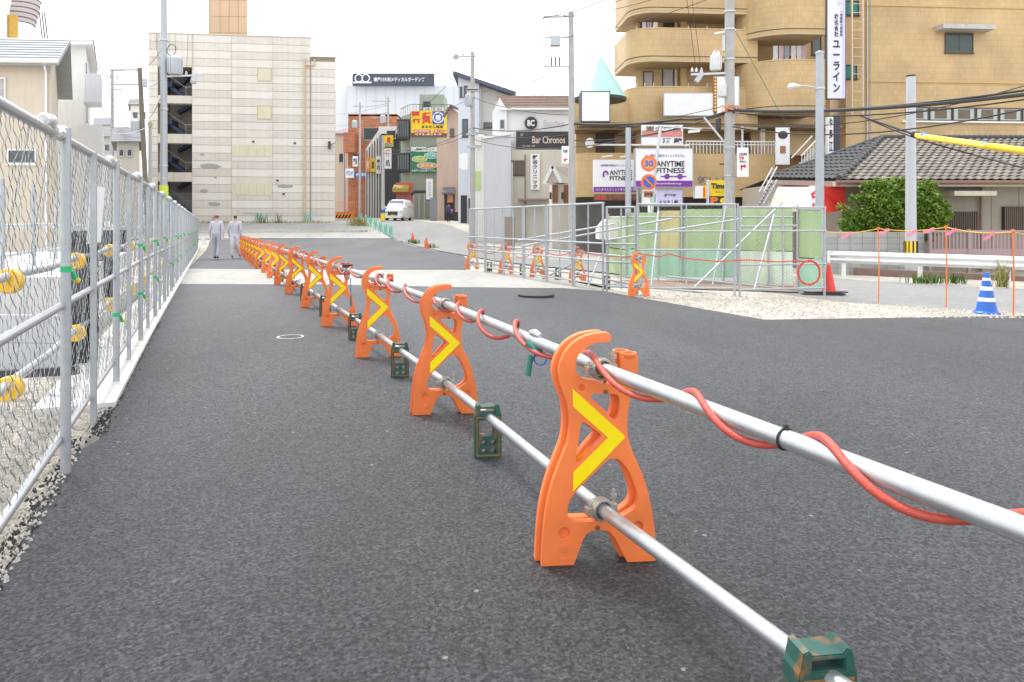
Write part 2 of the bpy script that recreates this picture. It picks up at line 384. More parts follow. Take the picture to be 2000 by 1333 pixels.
def a_verge():
    while True:
        u, v = random.uniform(1170, 2000), random.uniform(572, 622)
        if v < 570+max(0, (u-1176))*.17 and v > 570+(u-1300)*.06: return pg(u, v)
stones('gravel_stones', a_verge, 1500, .006, .03, stonem, 'loose pale gravel stones on the verge beside the asphalt')
def a_left():
    Y = random.uniform(1.6, 4.9); return fx(Y)-abs(random.gauss(.0, .5))+.05, Y
stones('gravel_stones', a_left, 4200, .003, .014, stonem, 'loose gravel stones on the dirt under the chain-link fence')
def a_clod():
    Y = random.uniform(1.6, 9); return fx(Y)+(.0 if Y < 4.2 else .1)+random.gauss(-.02, .03), Y
stones('asphalt_crumbs', a_clod, 1500, .003, .013, clodm, 'black asphalt crumbs along the edge of the walkway paving')
def a_chip():
    Y = random.uniform(1.5, 14); return random.uniform(fx(Y)+.3, 7), Y
stones('stone_chips', a_chip, 40, .002, .006, stonem, 'tiny pale stone chips scattered over the dark asphalt')
# gravel ground on the site behind the fence
sheet('site_gravel', [(fx(-2), -2), (fx(5), 5), (fx(14), 14), (fx(14)-14, 14), (-16, -2)], -.02, gravel, .8)
# manhole covers and painted ring
iron = M('cast_iron', (.05, .05, .052), .55, .4, .3, 40, .4, 120)
def manhole(px, py, r, label, h=.02):
    x, y = pg(px, py); t = thing('manhole_cover', label, 'manhole', (x, y, gz(x, y)))
    ob('rim', MB().lathe([(r*1.12, 0), (r*1.12, h), (r, h+.004), (r, 0)], n=32), iron, t, True)
    ob('lid', MB().lathe([(r*.99, 0), (r*.99, h+.004), (r*.9, h+.008), (.01, h+.009)], n=32), iron, t, True)
manhole(1047, 580, .30, 'dark raised iron manhole cover in the asphalt before the fenced pit', .045)
x, y = pg(567, 660); mb = MB(); n = 40; b = []
for k in range(n):
    a = 2*math.pi*k/n
    for r_ in (.122, .145): mb.v.append((r_*math.cos(a), r_*math.sin(a), .005))
mb.f = [(2*k, 2*k+1, (2*k+3) % (2*n), (2*k+2) % (2*n)) for k in range(n)]
tag(ob('painted_ring', mb, M('worn_white_paint', (.5, .5, .5), .8, 0, .3, 20), None, False, (x, y, gz(x, y))), 'white painted ring marking on the dark asphalt walkway', 'marking')
# weeds on the lot in front of the big pale building
leafm = M('weed_green', (.10, .17, .035), .7, 0, .4, 3)
dryg = M('dry_grass', (.36, .33, .12), .8, 0, .3, 3)
def weeds(name, label, pts, h, mat, n=60, spread=.4):
    mb = MB()
    for (x, y) in pts:
        for i in range(n):
            a = random.uniform(0, 6.28); d = abs(random.gauss(0, spread)); bx, by = x+d*math.cos(a), y+d*math.sin(a)*.6; z = gz(bx, by)-.02
            l = h*random.uniform(.4, 1.1); t = random.uniform(0, 6.28); le = l*random.uniform(.2, .7); w_ = .012+.012*l
            p0 = Vector((bx, by, z)); p1 = p0+Vector((le*.4*math.cos(t), le*.4*math.sin(t), l*.6)); p2 = p0+Vector((le*math.cos(t), le*math.sin(t), l))
            s = Vector((-math.sin(t)*w_, math.cos(t)*w_, 0))
            mb.add([p0-s, p0+s, p1+s, p1-s, p2], [(0,1,2,3),(3,2,4)])
    return tag(stuff(ob(name, mb, mat, fix=False)), label, 'weeds')
weeds('weeds', 'green weeds growing along the foot of the pale panelled building', [(X(u, 59.3), 59.3) for u in range(395, 640, 9)], .28, dryg, 18, .35)
weeds('tall_weed', 'tall green weeds standing against the pale panelled wall', [(X(u, 59.2), 59.2) for u in (418, 509, 517, 545)], .9, leafm, 14, .2)
weeds('dry_grass', 'dry yellowish grass tuft on the lot corner by the green barricades', [pg(697, 440), pg(703, 441)], .7, dryg, 160, .45)
weeds('weeds', 'thin weeds in the crack across the concrete lot', [pg(u, 453) for u in range(590, 720, 6)], .18, leafm, 14, .3)
weeds('weeds', 'green weeds beside the small orange cones at the road edge', [pg(810, 476), pg(806, 474), pg(842, 484)], .3, leafm, 60, .3)
weeds('weeds', 'weeds growing under the white guardrail', [pg(u, 553) for u in (1790, 1800, 1812, 1822, 1835, 1863, 1868)], .3, leafm, 22, .25)
weeds('tall_weed', 'tall weed beside the white guardrail post', [pg(1958, 560), pg(1954, 560)], .75, dryg, 22, .12)
# step kerbs across the lot
kb2 = M('lot_kerb', (.55, .54, .5), .85, 0, .12, 3, .2, 50, dirt=.2)
for (a, b, lab) in (((395, 434.5), (690, 431), 'low concrete kerb crossing the lot before the pale building'), ((395, 455), (715, 453), 'broken concrete edge of the raised lot slab')):
    p, q = pg(*a), pg(*b); o = ob('lot_kerb', MB().bar((p[0], p[1], gz(*p)+.03), (q[0], q[1], gz(*q)+.03), .25, .2), kb2); tag(o, lab, 'kerb')
# ------------------------------------------------------------------ orange barricade stands
def cat(pts, sub=4):                       # smooth closed outline; a third item marks a sharp corner
    n = len(pts); out = []
    P2 = [Vector(p[:2]) for p in pts]; sh = [len(p) > 2 for p in pts]
    for i in range(n):
        p0, p1, p2, p3 = P2[i-1], P2[i], P2[(i+1) % n], P2[(i+2) % n]; d = (p2-p1).length
        def tan(a, b, s):
            v = b-a
            return Vector((0, 0)) if s else v.normalized()*d*.9*min(1, v.length/(2*d)+.3)
        if sh[i] and sh[(i+1) % n]: out.append(p1); continue
        m1 = tan(p0, p2, sh[i]); m2 = tan(p1, p3, sh[(i+1) % n])
        if sh[i]: m1 = (p2-p1)*.8
        if sh[(i+1) % n]: m2 = (p2-p1)*.8
        for k in range(sub):
            t = k/sub; out.append((2*t**3-3*t*t+1)*p1+(t**3-2*t*t+t)*m1+(-2*t**3+3*t*t)*p2+(t**3-t*t)*m2)
    return out
S = 1382.0
def zc(l): return [((p[0]-655)/S, (1264-p[1])/S)+tuple(p[2:]) for p in l]
outer = zc([(363,1262,1),(372,1100),(390,960),(420,840),(462,730),(497,640),(508,540),(495,440),(465,360),(452,290),(462,230),(490,175),(530,132),(590,100),(650,88),(712,88),(724,110),(712,132),(660,134),(610,150),(568,180),(545,215),(540,255),(548,290),(575,318),(615,332),(700,345),(752,345),(772,325),(775,270),(775,206,1),(862,206,1),(860,320),(835,365),(822,430),(808,510),(808,600),(828,680),(868,770),(903,860),(928,960),(945,1060),(955,1150),(957,1262,1),(808,1262,1),(775,1200),(740,1130),(705,1098),(650,1092),(610,1098),(585,1122),(560,1180),(530,1262,1)])
holes = [zc([(616,404),(690,398),(755,404),(768,440),(762,500),(748,528),(725,524),(690,480)]),
         zc([(566,545),(582,540),(625,568),(668,602),(668,622),(620,675),(565,742),(545,742),(541,725),(553,640)]),
         zc([(702,738),(735,728),(768,738),(812,790),(843,860),(862,930),(850,980),(805,1015),(740,1040),(640,1047),(530,1045),(505,1028),(497,985),(510,930),(560,870),(640,795)])]
for cx, cy, r_ in ((480, 1098, 30), (862, 1080, 28), (570, 362, 16)):
    holes.append([((cx-655)/S+r_/S*math.cos(a*math.pi/4), (1264-cy)/S+r_/S*math.sin(a*math.pi/4)) for a in range(8)])
TH = .038
def plate_mesh():
    bm = bmesh.new()
    for lp, sub in [(outer, 4)]+[(h, 3) for h in holes]:
        q = cat(lp, sub); vs_ = [bm.verts.new((p.x, 0, p.y)) for p in q]
        for i in range(len(vs_)): bm.edges.new((vs_[i-1], vs_[i]))
    bmesh.ops.triangle_fill(bm, use_beauty=True, use_dissolve=False, edges=bm.edges[:], normal=(0, -1, 0))
    fr = bm.faces[:]
    for f in fr:
        if f.normal.y > 0: f.normal_flip()
    rim = [e for e in bm.edges if len(e.link_faces) == 1]
    ex = bmesh.ops.extrude_edge_only(bm, edges=rim); nv = [v for v in ex['geom'] if isinstance(v, bmesh.types.BMVert)]
    for v in nv: v.co.y = TH
    bk = [e for e in bm.edges if len(e.link_faces) == 1]
    bmesh.ops.triangle_fill(bm, use_beauty=True, use_dissolve=False, edges=bk, normal=(0, 1, 0))
    bmesh.ops.recalc_face_normals(bm, faces=bm.faces)
    ed = [e for e in bm.edges if len(e.link_faces) == 2 and e.calc_face_angle() > 1.2 and abs(e.verts[0].co.y-e.verts[1].co.y) < 1e-5]
    bmesh.ops.bevel(bm, geom=ed, offset=.006, segments=3, profile=.6, affect='EDGES', clamp_overlap=True)
    me = bpy.data.meshes.new('body'); bm.to_mesh(me); bm.free(); me.materials.append(orange)
    for p in me.polygons: p.use_smooth = True
    me.set_sharp_from_angle(angle=R(50)); return me
plate = plate_mesh()
clampm = M('zinc_clamp', (.45, .42, .36), .45, .7, .3, 30)
def clamp_mesh():                          # scaffold clamp: two half shells, hinge, bolt
    mb = MB()
    for y0 in (-.032,):
        mb.tube([(.036*math.cos(a), y0, .036*math.sin(a)) for a in [k*math.pi/8 for k in range(16)]], .006, 6, closed=True)
        mb.tube([(.036*math.cos(a), y0+.028, .036*math.sin(a)) for a in [k*math.pi/8 for k in range(16)]], .006, 6, closed=True)
        mb.tube([(.035*math.cos(a), y0+.014, .035*math.sin(a)) for a in [k*math.pi/8 for k in range(16)]], .008, 6, closed=True)
    mb.box(.036, .06, -.034, -.002, -.014, .014); mb.box(-.062, -.036, -.034, -.002, -.012, .012)
    mb.cyl((.052, -.018, -.03), (.052, -.018, .065), .006, n=6); mb.cyl((.052, -.018, .035), (.052, -.018, .048), .012, n=6)
    mb.cyl((-.05, -.018, -.02), (-.05, -.018, .03), .005, n=6)
    return mb
bolt_m = M('rusty_bolt', (.2, .12, .06), .6, .5, .4, 60)
def make_stand():
    t = thing('barricade_stand', 'x', 'barricade', group='orange barricade stands along the walkway')
    ob('body', plate, None, t)
    arrow = zc([(523,366),(798,618),(525,888),(527,790),(706,620),(525,457)])
    o = ob('arrow_reflector', MB().prism([p[:2] for p in arrow], -.0025, .0005), yellow, t)
    for cx, cy, r_ in ((480, 1098, 31), (862, 1080, 29), (570, 362, 17)): ob('recess_disc', MB().disc(((cx-655)/S, (1264-cy)/S), r_/S, .012, .026, 16), orange, t)
    ob('mould_plug', MB().disc(((480-655)/S, (1264-1180)/S), 17/S, -.004, .002, 10), orange, t); ob('mould_plate', MB().box((445-655)/S, (515-655)/S, -.0015, .002, (1264-1241)/S, (1264-1226)/S), orange, t)
    ob('socket', MB().disc(((820-655)/S, (1264-204)/S-.0), .001, .01, .012, 6).lathe([(.030, 0), (.032, .004), (.032, .012), (.022, .012), (.022, .002)], ((818-655)/S, TH/2, (1264-208)/S), 14), orange, t)
    return t
stand0 = make_stand()
clm = ob('clamp', clamp_mesh(), clampm, stand0, True, (.0, -.01, .726)); clm.rotation_euler = (0, 0, R(16))
cl2 = ob('clamp', clm.data, clampm, stand0, False, (.0, -.01, .215)); cl2.rotation_euler = (0, 0, R(16))
bo = ob('hanger_bolt', MB().cyl((0, TH/2, .13), (0, TH/2, .21), .006, n=6).cyl((-.002, -.004, .135), (-.002, .05, .135), .009, n=6), bolt_m, stand0)
lk = ob('hanger_bolt', bo.data, bolt_m, stand0, False, (.03, 0, .5))
ROWY = [2.644, 4.70, 6.72, 8.75, 10.8, 12.9] + [15.0+2.04*i for i in range(13)]
off = {0: 0, 1: .10, 2: .13, 3: .12, 4: .12, 5: .1}
LB = 'single orange plastic barricade stand with yellow arrow in the row dividing the walkway'
LD = 'orange barricade stand set against a second stand in the row dividing the walkway'
first = True
ORD = ['first', 'second', 'third', 'fourth', 'fifth', 'sixth', 'seventh', 'eighth', 'ninth', 'tenth', 'eleventh', 'twelfth']
def put_stand(x, y, rz, label, group):
    global first
    if first: o = stand0; first = False; o['label'] = label; o['group'] = group; o.location = (x, y, gz(x, y)); o.rotation_euler = (0, 0, rz); return o
    o = dup(stand0, (x, y, gz(x, y)), rz, label, group); o.rotation_euler.y = R(random.uniform(-.9, .9)); return o
G1 = 'orange barricade stands along the walkway'
ROW = []
for i, Y in enumerate(ROWY):
    x = rx(Y)+off.get(i, .08 if i < 9 else .02); ROW.append((x, Y)); rz = R(5+random.uniform(-2, 2))
    dbl = i in (0, 1, 5)
    nth = ORD[i] if i < len(ORD) else None
    put_stand(x, Y, rz, ('front stand of doubled orange pair, %s in the row from the green plug' % nth) if dbl else ('single orange stand, %s in the walkway row from the green plug' % nth if nth else LB), G1)
    if dbl:
        o = put_stand(x-.022, Y+.044, rz, 'rear stand of doubled orange pair, %s in the row from the green plug' % nth, G1)
        for ch in list(o.children):
            if ch.name.startswith(('clamp', 'hanger')): bpy.data.objects.remove(ch)
stk = M('sticker', (.75, .75, .74), .5)
# ------------------------------------------------------------------ pipes through the stands
def row_pt(Y, h):
    pts = [(ROW[0][0]-(ROW[0][1]+1)*-.418, -1)] + ROW
    for (xa, ya), (xb, yb) in zip(pts, pts[1:]):
        if Y <= yb or (xb, yb) == pts[-1]:
            t = (Y-ya)/(yb-ya); x = xa+(xb-xa)*t; return Vector((x, Y, gz(x, Y)+h))
def pipes(h, cuts, label, group, r=.0243, dx=0, mat=galv):
    for q_, (a, b) in enumerate(zip(cuts, cuts[1:])):
        n = max(2, int((b-a)/1.0)); pts = [row_pt(a+(b-a)*k/n, h)+Vector((dx, 0, 0)) for k in range(n+1)]
        tag(ob('scaffold_pipe', MB().tube(pts, r, 20), mat, None, True), (label+' ahead of the green plug') if q_ == 0 else '%s, %s length from the green plug' % (label, ORD[q_-1]), 'pipe', group)
pipes(.726, [.2, 2.62, 4.72, 8.8, 12.9, 17.0, 21.1, 25.2, 29.3, 33.4, 39.4], 'galvanised upper rail pipe on the walkway stands', 'upper rail pipes of the walkway barricades')
pipes(.213, [.2, 2.62, 6.7, 10.8, 15.0, 19.1, 23.2, 27.2, 31.3, 35.4, 39.4], 'galvanised lower rail pipe through the green weights', 'lower rail pipes of the walkway barricades')
# ------------------------------------------------------------------ red hose wound along the upper pipe
hosem = M('red_hose', (.52, .075, .05), .38, 0, .12, 50, .25, 260)
def hose(y0, y1, h, seed, dense=90):
    rnd = random.Random(seed); pts = []; th = .6; Y = y0; ph = 0
    while Y < y1:
        c = row_pt(Y, h); t = (row_pt(Y+.01, h)-c).normalized(); sdv = t.cross(Vector((0, 0, 1))).normalized()
        rr = .0352+.006*max(0, math.sin(Y*5.1+1))**2+.004*max(0, math.sin(Y*2.3))+(.02*max(0, math.sin(Y*3.9)) if Y > 2.7 else 0)
        d = sdv*math.cos(th)*rr+Vector((0, 0, math.sin(th)*rr-.008*(.5-.5*math.sin(th))))
        pts.append(c+d); Y += 1/dense; th -= (1/dense)*(11.0+3.5*math.sin(Y*2.7+seed))
    return pts
hp = hose(.55, 39, .726, 3, 40)
tag(ob('red_hose', MB().tube(hp, .0105, 10), hosem, None, True), 'red rubber hose wound spirally around the upper barricade pipe', 'hose')
cordm = M('yellow_cord', (.75, .5, .03), .6)
cp = []
Y = 1.5
while Y < 12: cp.append(row_pt(Y, .726)+Vector((.008, -.0, -.027-.004*math.sin(Y*3)))); Y += .1
tag(ob('nylon_rope', MB().tube(cp, .0025, 5), cordm), 'thin yellow cord running under the upper barricade pipe', 'cord')
def tie(Y):
    c = row_pt(Y, .726); t = (row_pt(Y+.01, .726)-c).normalized(); a = t.cross(Vector((0,0,1))).normalized(); u = a.cross(t)
    pts = [c+(a*math.cos(k*.3927)+u*math.sin(k*.3927))*.027 for k in range(16)]
    o = ob('cable_tie', MB().tube(pts, .003, 5, closed=True).box(c.x-.004, c.x+.006, c.y-.006, c.y+.006, c.z+.024, c.z+.036), black); return o
tag(tie(1.78), 'black cable tie holding the hose on the pipe before the doubled stand', 'cable tie')
# hose connector with green plug and blue lead behind the nearest stand
greenp = M('green_plastic', (.02, .16, .12), .4); bluec = M('blue_cable', (.02, .13, .5), .5)
c = row_pt(3.22, .726); t = thing('light_connector', 'green plug and blue lead tied under the pipe behind the nearest stand', 'connector', c)
ob('housing', MB().tube([(-.02, .05, .03), (.0, .0, .036), (.02, -.05, .03)], [.012, .018, .012], 8).lathe([(.02, -.045), (.024, -.03), (.024, 0), (.01, .01)], (0, -.02, -.02), 12), galv, t, True)
ob('plug', MB().cyl((-.02, -.02, -.06), (-.035, -.03, -.15), .012, .015).cyl((-.03, 0, -.01), (.02, -.06, -.045), .02, .016), greenp, t, True)
ob('lead', MB().tube([(.02+.028*math.cos(k*.5), -.04+.01*math.sin(k), -.07+.03*math.sin(k*.5)) for k in range(22)], .0035, 6), bluec, t)
c = row_pt(8.2, .726); t = thing('light_connector', 'green plug hanging on a long blue lead from the pipe among the stands', 'connector', c)
ob('housing', MB().box(-.05, .05, -.04, .04, .02, .06), iron, t)
ob('lead', MB().tube([(.03*math.cos(k*.6), -.03, -.06+.05*math.sin(k*.6)) for k in range(20)]+[(.04, -.03, -.1), (.045, -.03, -.3)], .005, 6), bluec, t)
ob('plug', MB().cyl((.045, -.03, -.3), (.045, -.03, -.42), .011), greenp, t, True)
# ------------------------------------------------------------------ green cast weights on the lower pipe
wm = bpy.data.materials.new('rusty_green_paint'); wm.use_nodes = True; N = wm.node_tree.nodes; L = wm.node_tree.links; b = N['Principled BSDF']; b.inputs['Roughness'].default_value = .55
co = N.new('ShaderNodeTexCoord'); nz = N.new('ShaderNodeTexNoise'); nz.inputs['Scale'].default_value = 18; nz.inputs['Detail'].default_value = 8; L.new(co.outputs['Object'], nz.inputs['Vector'])
cr = N.new('ShaderNodeValToRGB'); e = cr.color_ramp.elements; e[0].position = .5; e[0].color = (.018, .085, .068, 1); e[1].position = .66; e[1].color = (.22, .10, .035, 1); L.new(nz.outputs['Fac'], cr.inputs[0]); L.new(cr.outputs[0], b.inputs['Base Color'])
rustm = M('rust_rim', (.25, .13, .04), .8, 0, .4, 40)
def weight_mesh():
    bm = bmesh.new(); w2 = .0725
    def loop(pts):
        vs_ = [bm.verts.new((x, 0, z)) for x, z in pts]
        for i in range(len(vs_)): bm.edges.new((vs_[i-1], vs_[i]))
    loop([(-w2, 0), (w2, 0), (w2, .232), (w2-.006, .245), (w2-.012, .28), (w2-.026, .285), (w2-.036, .274), (-w2+.036, .274), (-w2+.026, .285), (-w2+.012, .28), (-w2+.006, .245), (-w2, .232)])
    loop([(-.040, .238), (.040, .238), (.040, .262), (-.040, .262)])
    loop([(-.048, .115), (.03, .115), (.03, .20), (-.048, .20)])
    for cx, cz in ((-.022, .08), (.028, .08), (-.022, .035), (.028, .035)):
        loop([(cx+.016*math.cos(a*.6283), cz+.016*math.sin(a*.6283)) for a in range(10)])
    bmesh.ops.triangle_fill(bm, use_beauty=True, edges=bm.edges[:], normal=(0, -1, 0))
    rim = [e for e in bm.edges if len(e.link_faces) == 1]
    ex = bmesh.ops.extrude_edge_only(bm, edges=rim)
    for v in [v for v in ex['geom'] if isinstance(v, bmesh.types.BMVert)]: v.co.y = .075
    bmesh.ops.triangle_fill(bm, use_beauty=True, edges=[e for e in bm.edges if len(e.link_faces) == 1], normal=(0, 1, 0))
    bmesh.ops.recalc_face_normals(bm, faces=bm.faces)
    ed = [e for e in bm.edges if len(e.link_faces) == 2 and e.calc_face_angle() > 1.2 and abs(e.verts[0].co.y-e.verts[1].co.y) < 1e-5]
    bmesh.ops.bevel(bm, geom=ed, offset=.003, segments=2, affect='EDGES')
    me = bpy.data.meshes.new('body'); bm.to_mesh(me); bm.free(); me.materials.append(wm); return me
wme = weight_mesh(); w0 = None
GW = 'green cast weights on the lower pipes'
def weight(x, y, rz, label, group):
    global w0
    if w0: return dup(w0, (x, y, gz(x, y)), rz, label, group)
    w0 = thing('barricade_weight', label, 'weight', (x, y, gz(x, y)), rz, group); ob('body', wme, None, w0)
    fr = MB()
    for a, b_, c_, d in ((-.062, .062, .214, .22), (-.062, .062, .012, .018), (-.062, -.056, .018, .214), (.056, .062, .018, .214)): fr.box(a, b_, -.0035, .002, c_, d)
    ob('raised_rim', fr, rustm, w0); return w0
for i, Y in enumerate([1.68, 3.86, 5.88, 7.75]+[9.8+2.04*i for i in range(10)]):
    p = row_pt(Y, 0); weight(p.x+.004, Y-.04, R(8), 'rusty green weight on the lower pipe, %s beyond the green plug' % ORD[i-1] if 0 < i < 11 else ('rusty green weight on the lower pipe ahead of the doubled stand with plug' if i == 0 else 'rusty green cast iron weight with handle on the far end of the lower pipe'), GW)
# ------------------------------------------------------------------ second row of stands before the site fence on the right
RR = [pg(922, 527), pg(988, 535), pg(1050, 542), pg(1128, 553), pg(1248, 580)]
for (x, y) in RR: put_stand(x, y, R(12), 'orange barricade stand with yellow arrow placed before the grey mesh site fence', 'orange barricade stands before the mesh fence')
def poly_pipe(pts, h, label, group, r=.0243, name='scaffold_pipe', mat=galv):
    tag(ob(name, MB().tube([(x, y, gz(x, y)+h) for x, y in pts], r, 12), mat, None, True), label, 'pipe', group)
for a, b_ in zip(RR, RR[1:]):
    poly_pipe([a, b_], .726, 'upper pipe between the stands before the mesh fence', 'pipes of the right-hand barricades')
    poly_pipe([a, b_], .213, 'lower pipe between the stands before the mesh fence', 'lower pipes of the right-hand barricades')
    m = ((a[0]+b_[0])/2, (a[1]+b_[1])/2); weight(m[0]+.05, m[1], R(20), 'small dark green weight under the pipe before the grey mesh site fence', 'weights before the mesh fence')
hp = []
for (a, b_) in zip(RR, RR[1:]):
    for k in range(20):
        t = k/20; x, y = a[0]+(b_[0]-a[0])*t, a[1]+(b_[1]-a[1])*t; hp.append((x, y-.06, gz(x, y)+.78-.33*math.sin(math.pi*t)*(.6+.4*math.sin(a[1]))))
x, y = RR[-1]
for u, v in ((1235, 494), (1290, 502), (1306, 496), (1340, 505), (1400, 511), (1460, 508), (1520, 512), (1555, 510), (1580, 512)): hp.append(P(u, v, 13.7))
cc = P(1580, 533, 13.72)
for k in range(60):
    a = math.pi/2-k*.36; r_ = .21+.012*math.sin(k*1.3); hp.append(cc+Vector((r_*math.cos(a), .012*math.sin(k*2.1), r_*1.1*math.sin(a))))
tag(ob('red_hose', MB().tube(hp, .0125, 8), M('bright_red_hose', (.62, .06, .035), .4, 0, .1, 30), None, True), 'bright red hose draped along the mesh fence and coiled at its end', 'hose')
# ------------------------------------------------------------------ chain-link walkway fence (left)
wirem = M('mesh_wire', (.30, .32, .33), .45, .5, .1, 20)
def net(u0, u1, z0, z1, cw=.052, ch=.06, r=.0019, sag=0):
    mb = MB(); n = int((u1-u0)/cw); m = int((z1-z0)/(ch/2)); a = cw*.25
    for i in range(n+1):
        c = u0+(i+.5)*(u1-u0)/(n+1); pts = []
        for k in range(m+1):
            s = a if (k+i) % 2 else -a; z = z1-k*(z1-z0)/m
            w_ = .006*math.sin(i*.7+k*.3)+.004*math.sin(k*1.1+i*2.3)
            pts += [(c+s*1.0, w_, z+ch*.07), (c+s*1.0, w_, z-ch*.07)]
        mb.tube(pts, r, 3, caps=False)
    return mb
PL = 1.92/.922                              # panel length along the lane
fmesh = {}
def part(key, parent, build, mat, smooth=False):
    if key not in fmesh:
        o = ob(key.split('#')[0], build(), mat, parent, smooth); fmesh[key] = o.data; return o
    return ob(key.split('#')[0], fmesh[key], None, parent)
yellowcap = M('yellow_cap', (.9, .52, .02), .4, 0, .06, 8)
tapeg = M('green_tape', (.02, .42, .16), .5)
wrapm = M('plastic_wrap', (.62, .63, .62), .25, 0, .2, 30, .5, 60)
LF = 'chain-link fence panel with galvanised tube frame along the left of the walkway'
ang = math.atan2(lane.y, lane.x)
def wrap_mesh(seed):
    rnd = random.Random(seed); pts = []; rr = []
    for k in range(14):
        t = k/13; pts.append((-.30+.6*t, rnd.uniform(-.012, .012), .02*math.sin(t*9)+rnd.uniform(-.008, .008))); rr.append(.026+.012*math.sin(math.pi*t)*rnd.uniform(.6, 1.3))
    return MB().tube(pts, rr, 9)
def capmesh(): return MB().tube([(-.055, 0, 0), (-.05, 0, 0), (-.02, 0, 0), (.03, 0, 0), (.055, 0, 0), (.06, 0, 0)], [.03, .054, .06, .06, .05, .03], 16)
i = 0
while i < 21:
    Y = 1.67+1.92*i; x = fx(Y); z = gz(x, Y); z2 = gz(fx(Y+1.92), Y+1.92)
    t = thing('chain_link_fence', LF if i > 12 else ('chain-link panel just before the panel with the hanging white notice' if i == 0 else 'chain-link fence panel with the hanging white notice strip' if i == 1 else '%s chain-link panel beyond the one with the hanging white notice' % ORD[i-2]), 'fence', (x, Y, z), ang, 'chain-link panels along the walkway')
    t.rotation_euler = (0, -math.atan2(z2-z, PL), ang)
    part('post', t, lambda: MB().tube([(.0, -.03, -.02), (.0, -.03, 1.73)], .024, 10), galvd, True)
    if i: part('middle_post', t, lambda: MB().box(PL*.45-.02, PL*.45+.02, -.045, -.012, -.02, 1.69), galvd)
    part('top_rail', t, lambda: MB().tube([(-.04, 0, 1.69), (PL+.02, 0, 1.69)], .0243, 12), galv, True)
    part('middle_rail', t, lambda: MB().tube([(0, -.012, .84), (PL, -.012, .84)], .019, 10), galv, True)
    part('bottom_rail', t, lambda: MB().tube([(0, 0, .17), (PL, 0, .17)], .02, 10), galv, True)
    part('mesh_coarse' if i > 8 else 'mesh', t, (lambda: net(.03, PL-.03, .17, 1.68, .062, .075, .003)) if i > 8 else (lambda: net(.03, PL-.03, .17, 1.68)), wirem)
    if i % 1 == 0:
        o = part('plastic_wrap#%d' % (i % 3), t, lambda: wrap_mesh(i), wrapm, True); o.location = (.08 if i != 1 else -.12, 0, 1.71)
    for h in ((.55, 1.02), (1.02,), (.55,), (.5, 1.0))[i % 4]: 
        o = part('green_tape', t, lambda: MB().tube([(0, -.03, -.015), (0, -.03, .015)], .0265, 8).tube([(.01, -.055, -.01), (.03, -.07, -.06)], [.010, .014], 6), tapeg); o.location = (0, 0, h+.02*math.sin(i*3))
        o = part('tie_end', t, lambda: MB().tube([(.02, -.065, 0), (.045, -.075, -.01)], [.012, .016], 8), yellowcap, True); o.location = (0, 0, h-.05)
    i += 1
# end posts of the fence, rails with yellow-capped joints behind it
perp = Vector((-.922, -.387))
for h, lab in ((.95, 'upper guard pipe with yellow joint cushions behind the chain-link fence'), (.37, 'lower guard pipe with yellow joint cushions behind the chain-link fence')):
    for k in range(10):
        Ya = 1.1+3.84*k; pts = []
        for q in range(5):
            Y = Ya+3.84*q/4; x = fx(Y); pts.append((x+perp.x*.30, Y+perp.y*.30, gz(x, Y)+h+.02*(q % 2)))
        t = thing('guard_pipe', lab, 'guard pipe', pts[0], 0, lab.split()[0]+' guard pipes behind the fence')
        ob('pipe', MB().tube([Vector(p)-Vector(pts[0]) for p in pts], .0243, 10), galv, t, True)
        for q in (1, 3):
            c = part('joint_cushion', t, capmesh, yellowcap, True); c.location = Vector(pts[q])-Vector(pts[0])+Vector((0, 0, -.03)); c.rotation_euler = (0, R(6), ang); c.scale = (1.15, 1.15, 1.15)
# white notice strip hung on the mesh
fr = Vector((fx(4.55)+.03, 4.55, 0)); t = thing('hanging_notice', 'narrow white plastic notice strip with red writing hung on the chain-link fence', 'notice', (fr.x, fr.y, gz(fr.x, fr.y)+1.13), ang+math.pi-R(60))
ob('strip', MB().prism([(-.03, 0), (.055, -.01), (.03, .36), (-.055, .35)], -.002, .002), white, t)
text('安全第一', (-.02, .03, .08, .27), -.004, redp, t, .02, vertical=True)
# ------------------------------------------------------------------ building site behind the fence
panelm = M('grey_sheet', (.50, .52, .55), .5, .1, .05, 2, dirt=.06)
t = thing('site_hoarding', 'pale grey steel sheet hoarding behind the chain-link fence', 'hoarding', (-6.75, 6.3, -.02), R(-4))
k = 0
for i in range(2):
    for j in range(2):
        ob('sheet', MB().box(i*1.5+.006, i*1.5+1.494, 0, .03, j*.24+.003, j*.24+.237), panelm, t)
t = thing('site_slab', 'raised white concrete foundation slab on the site behind the fence', 'foundation', (-4.75, 7.6, gz(-5, 8)-.05), R(22.7))
ob('slab', MB().box(-4, 0, 0, 7, 0, .72), M('white_concrete', (.66, .66, .64), .8, 0, .08, 2, dirt=.1), t)
ob('plinth', MB().box(-4.3, .25, -.3, 7.3, 0, .2), conc, t)
darksteel = M('dark_steel', (.06, .06, .065), .6, .3, .3, 8)
for k, (px, Y) in enumerate(((165, 7.0), (168, 7.9), (212, 10.5), (236, 13.5), (160, 6.3))):
    x = X(px, Y); o = ob('steel_pile', MB().prism([(-.09, 0), (.09, 0), (.09, .015), (-.09, .015)], 0, .001).box(-.09, .09, -.09, -.075, -.1, 1.15).box(-.09, .09, .075, .09, -.1, 1.15).box(-.008, .008, -.075, .075, -.1, 1.15), darksteel, None, False, (x, Y, gz(x, Y)))
    tag(o, 'dark upright steel pile standing behind the chain-link fence', 'pile', 'steel piles on the site')
x, y = -4.3, 4.3
tag(ob('steel_beam', MB().bar((-1.6, -.3, .05), (1.0, .25, .09), .10, .09), darksteel, None, False, (x, y, gz(x, y))), 'dark steel angle lying on the gravel behind the fence', 'beam')
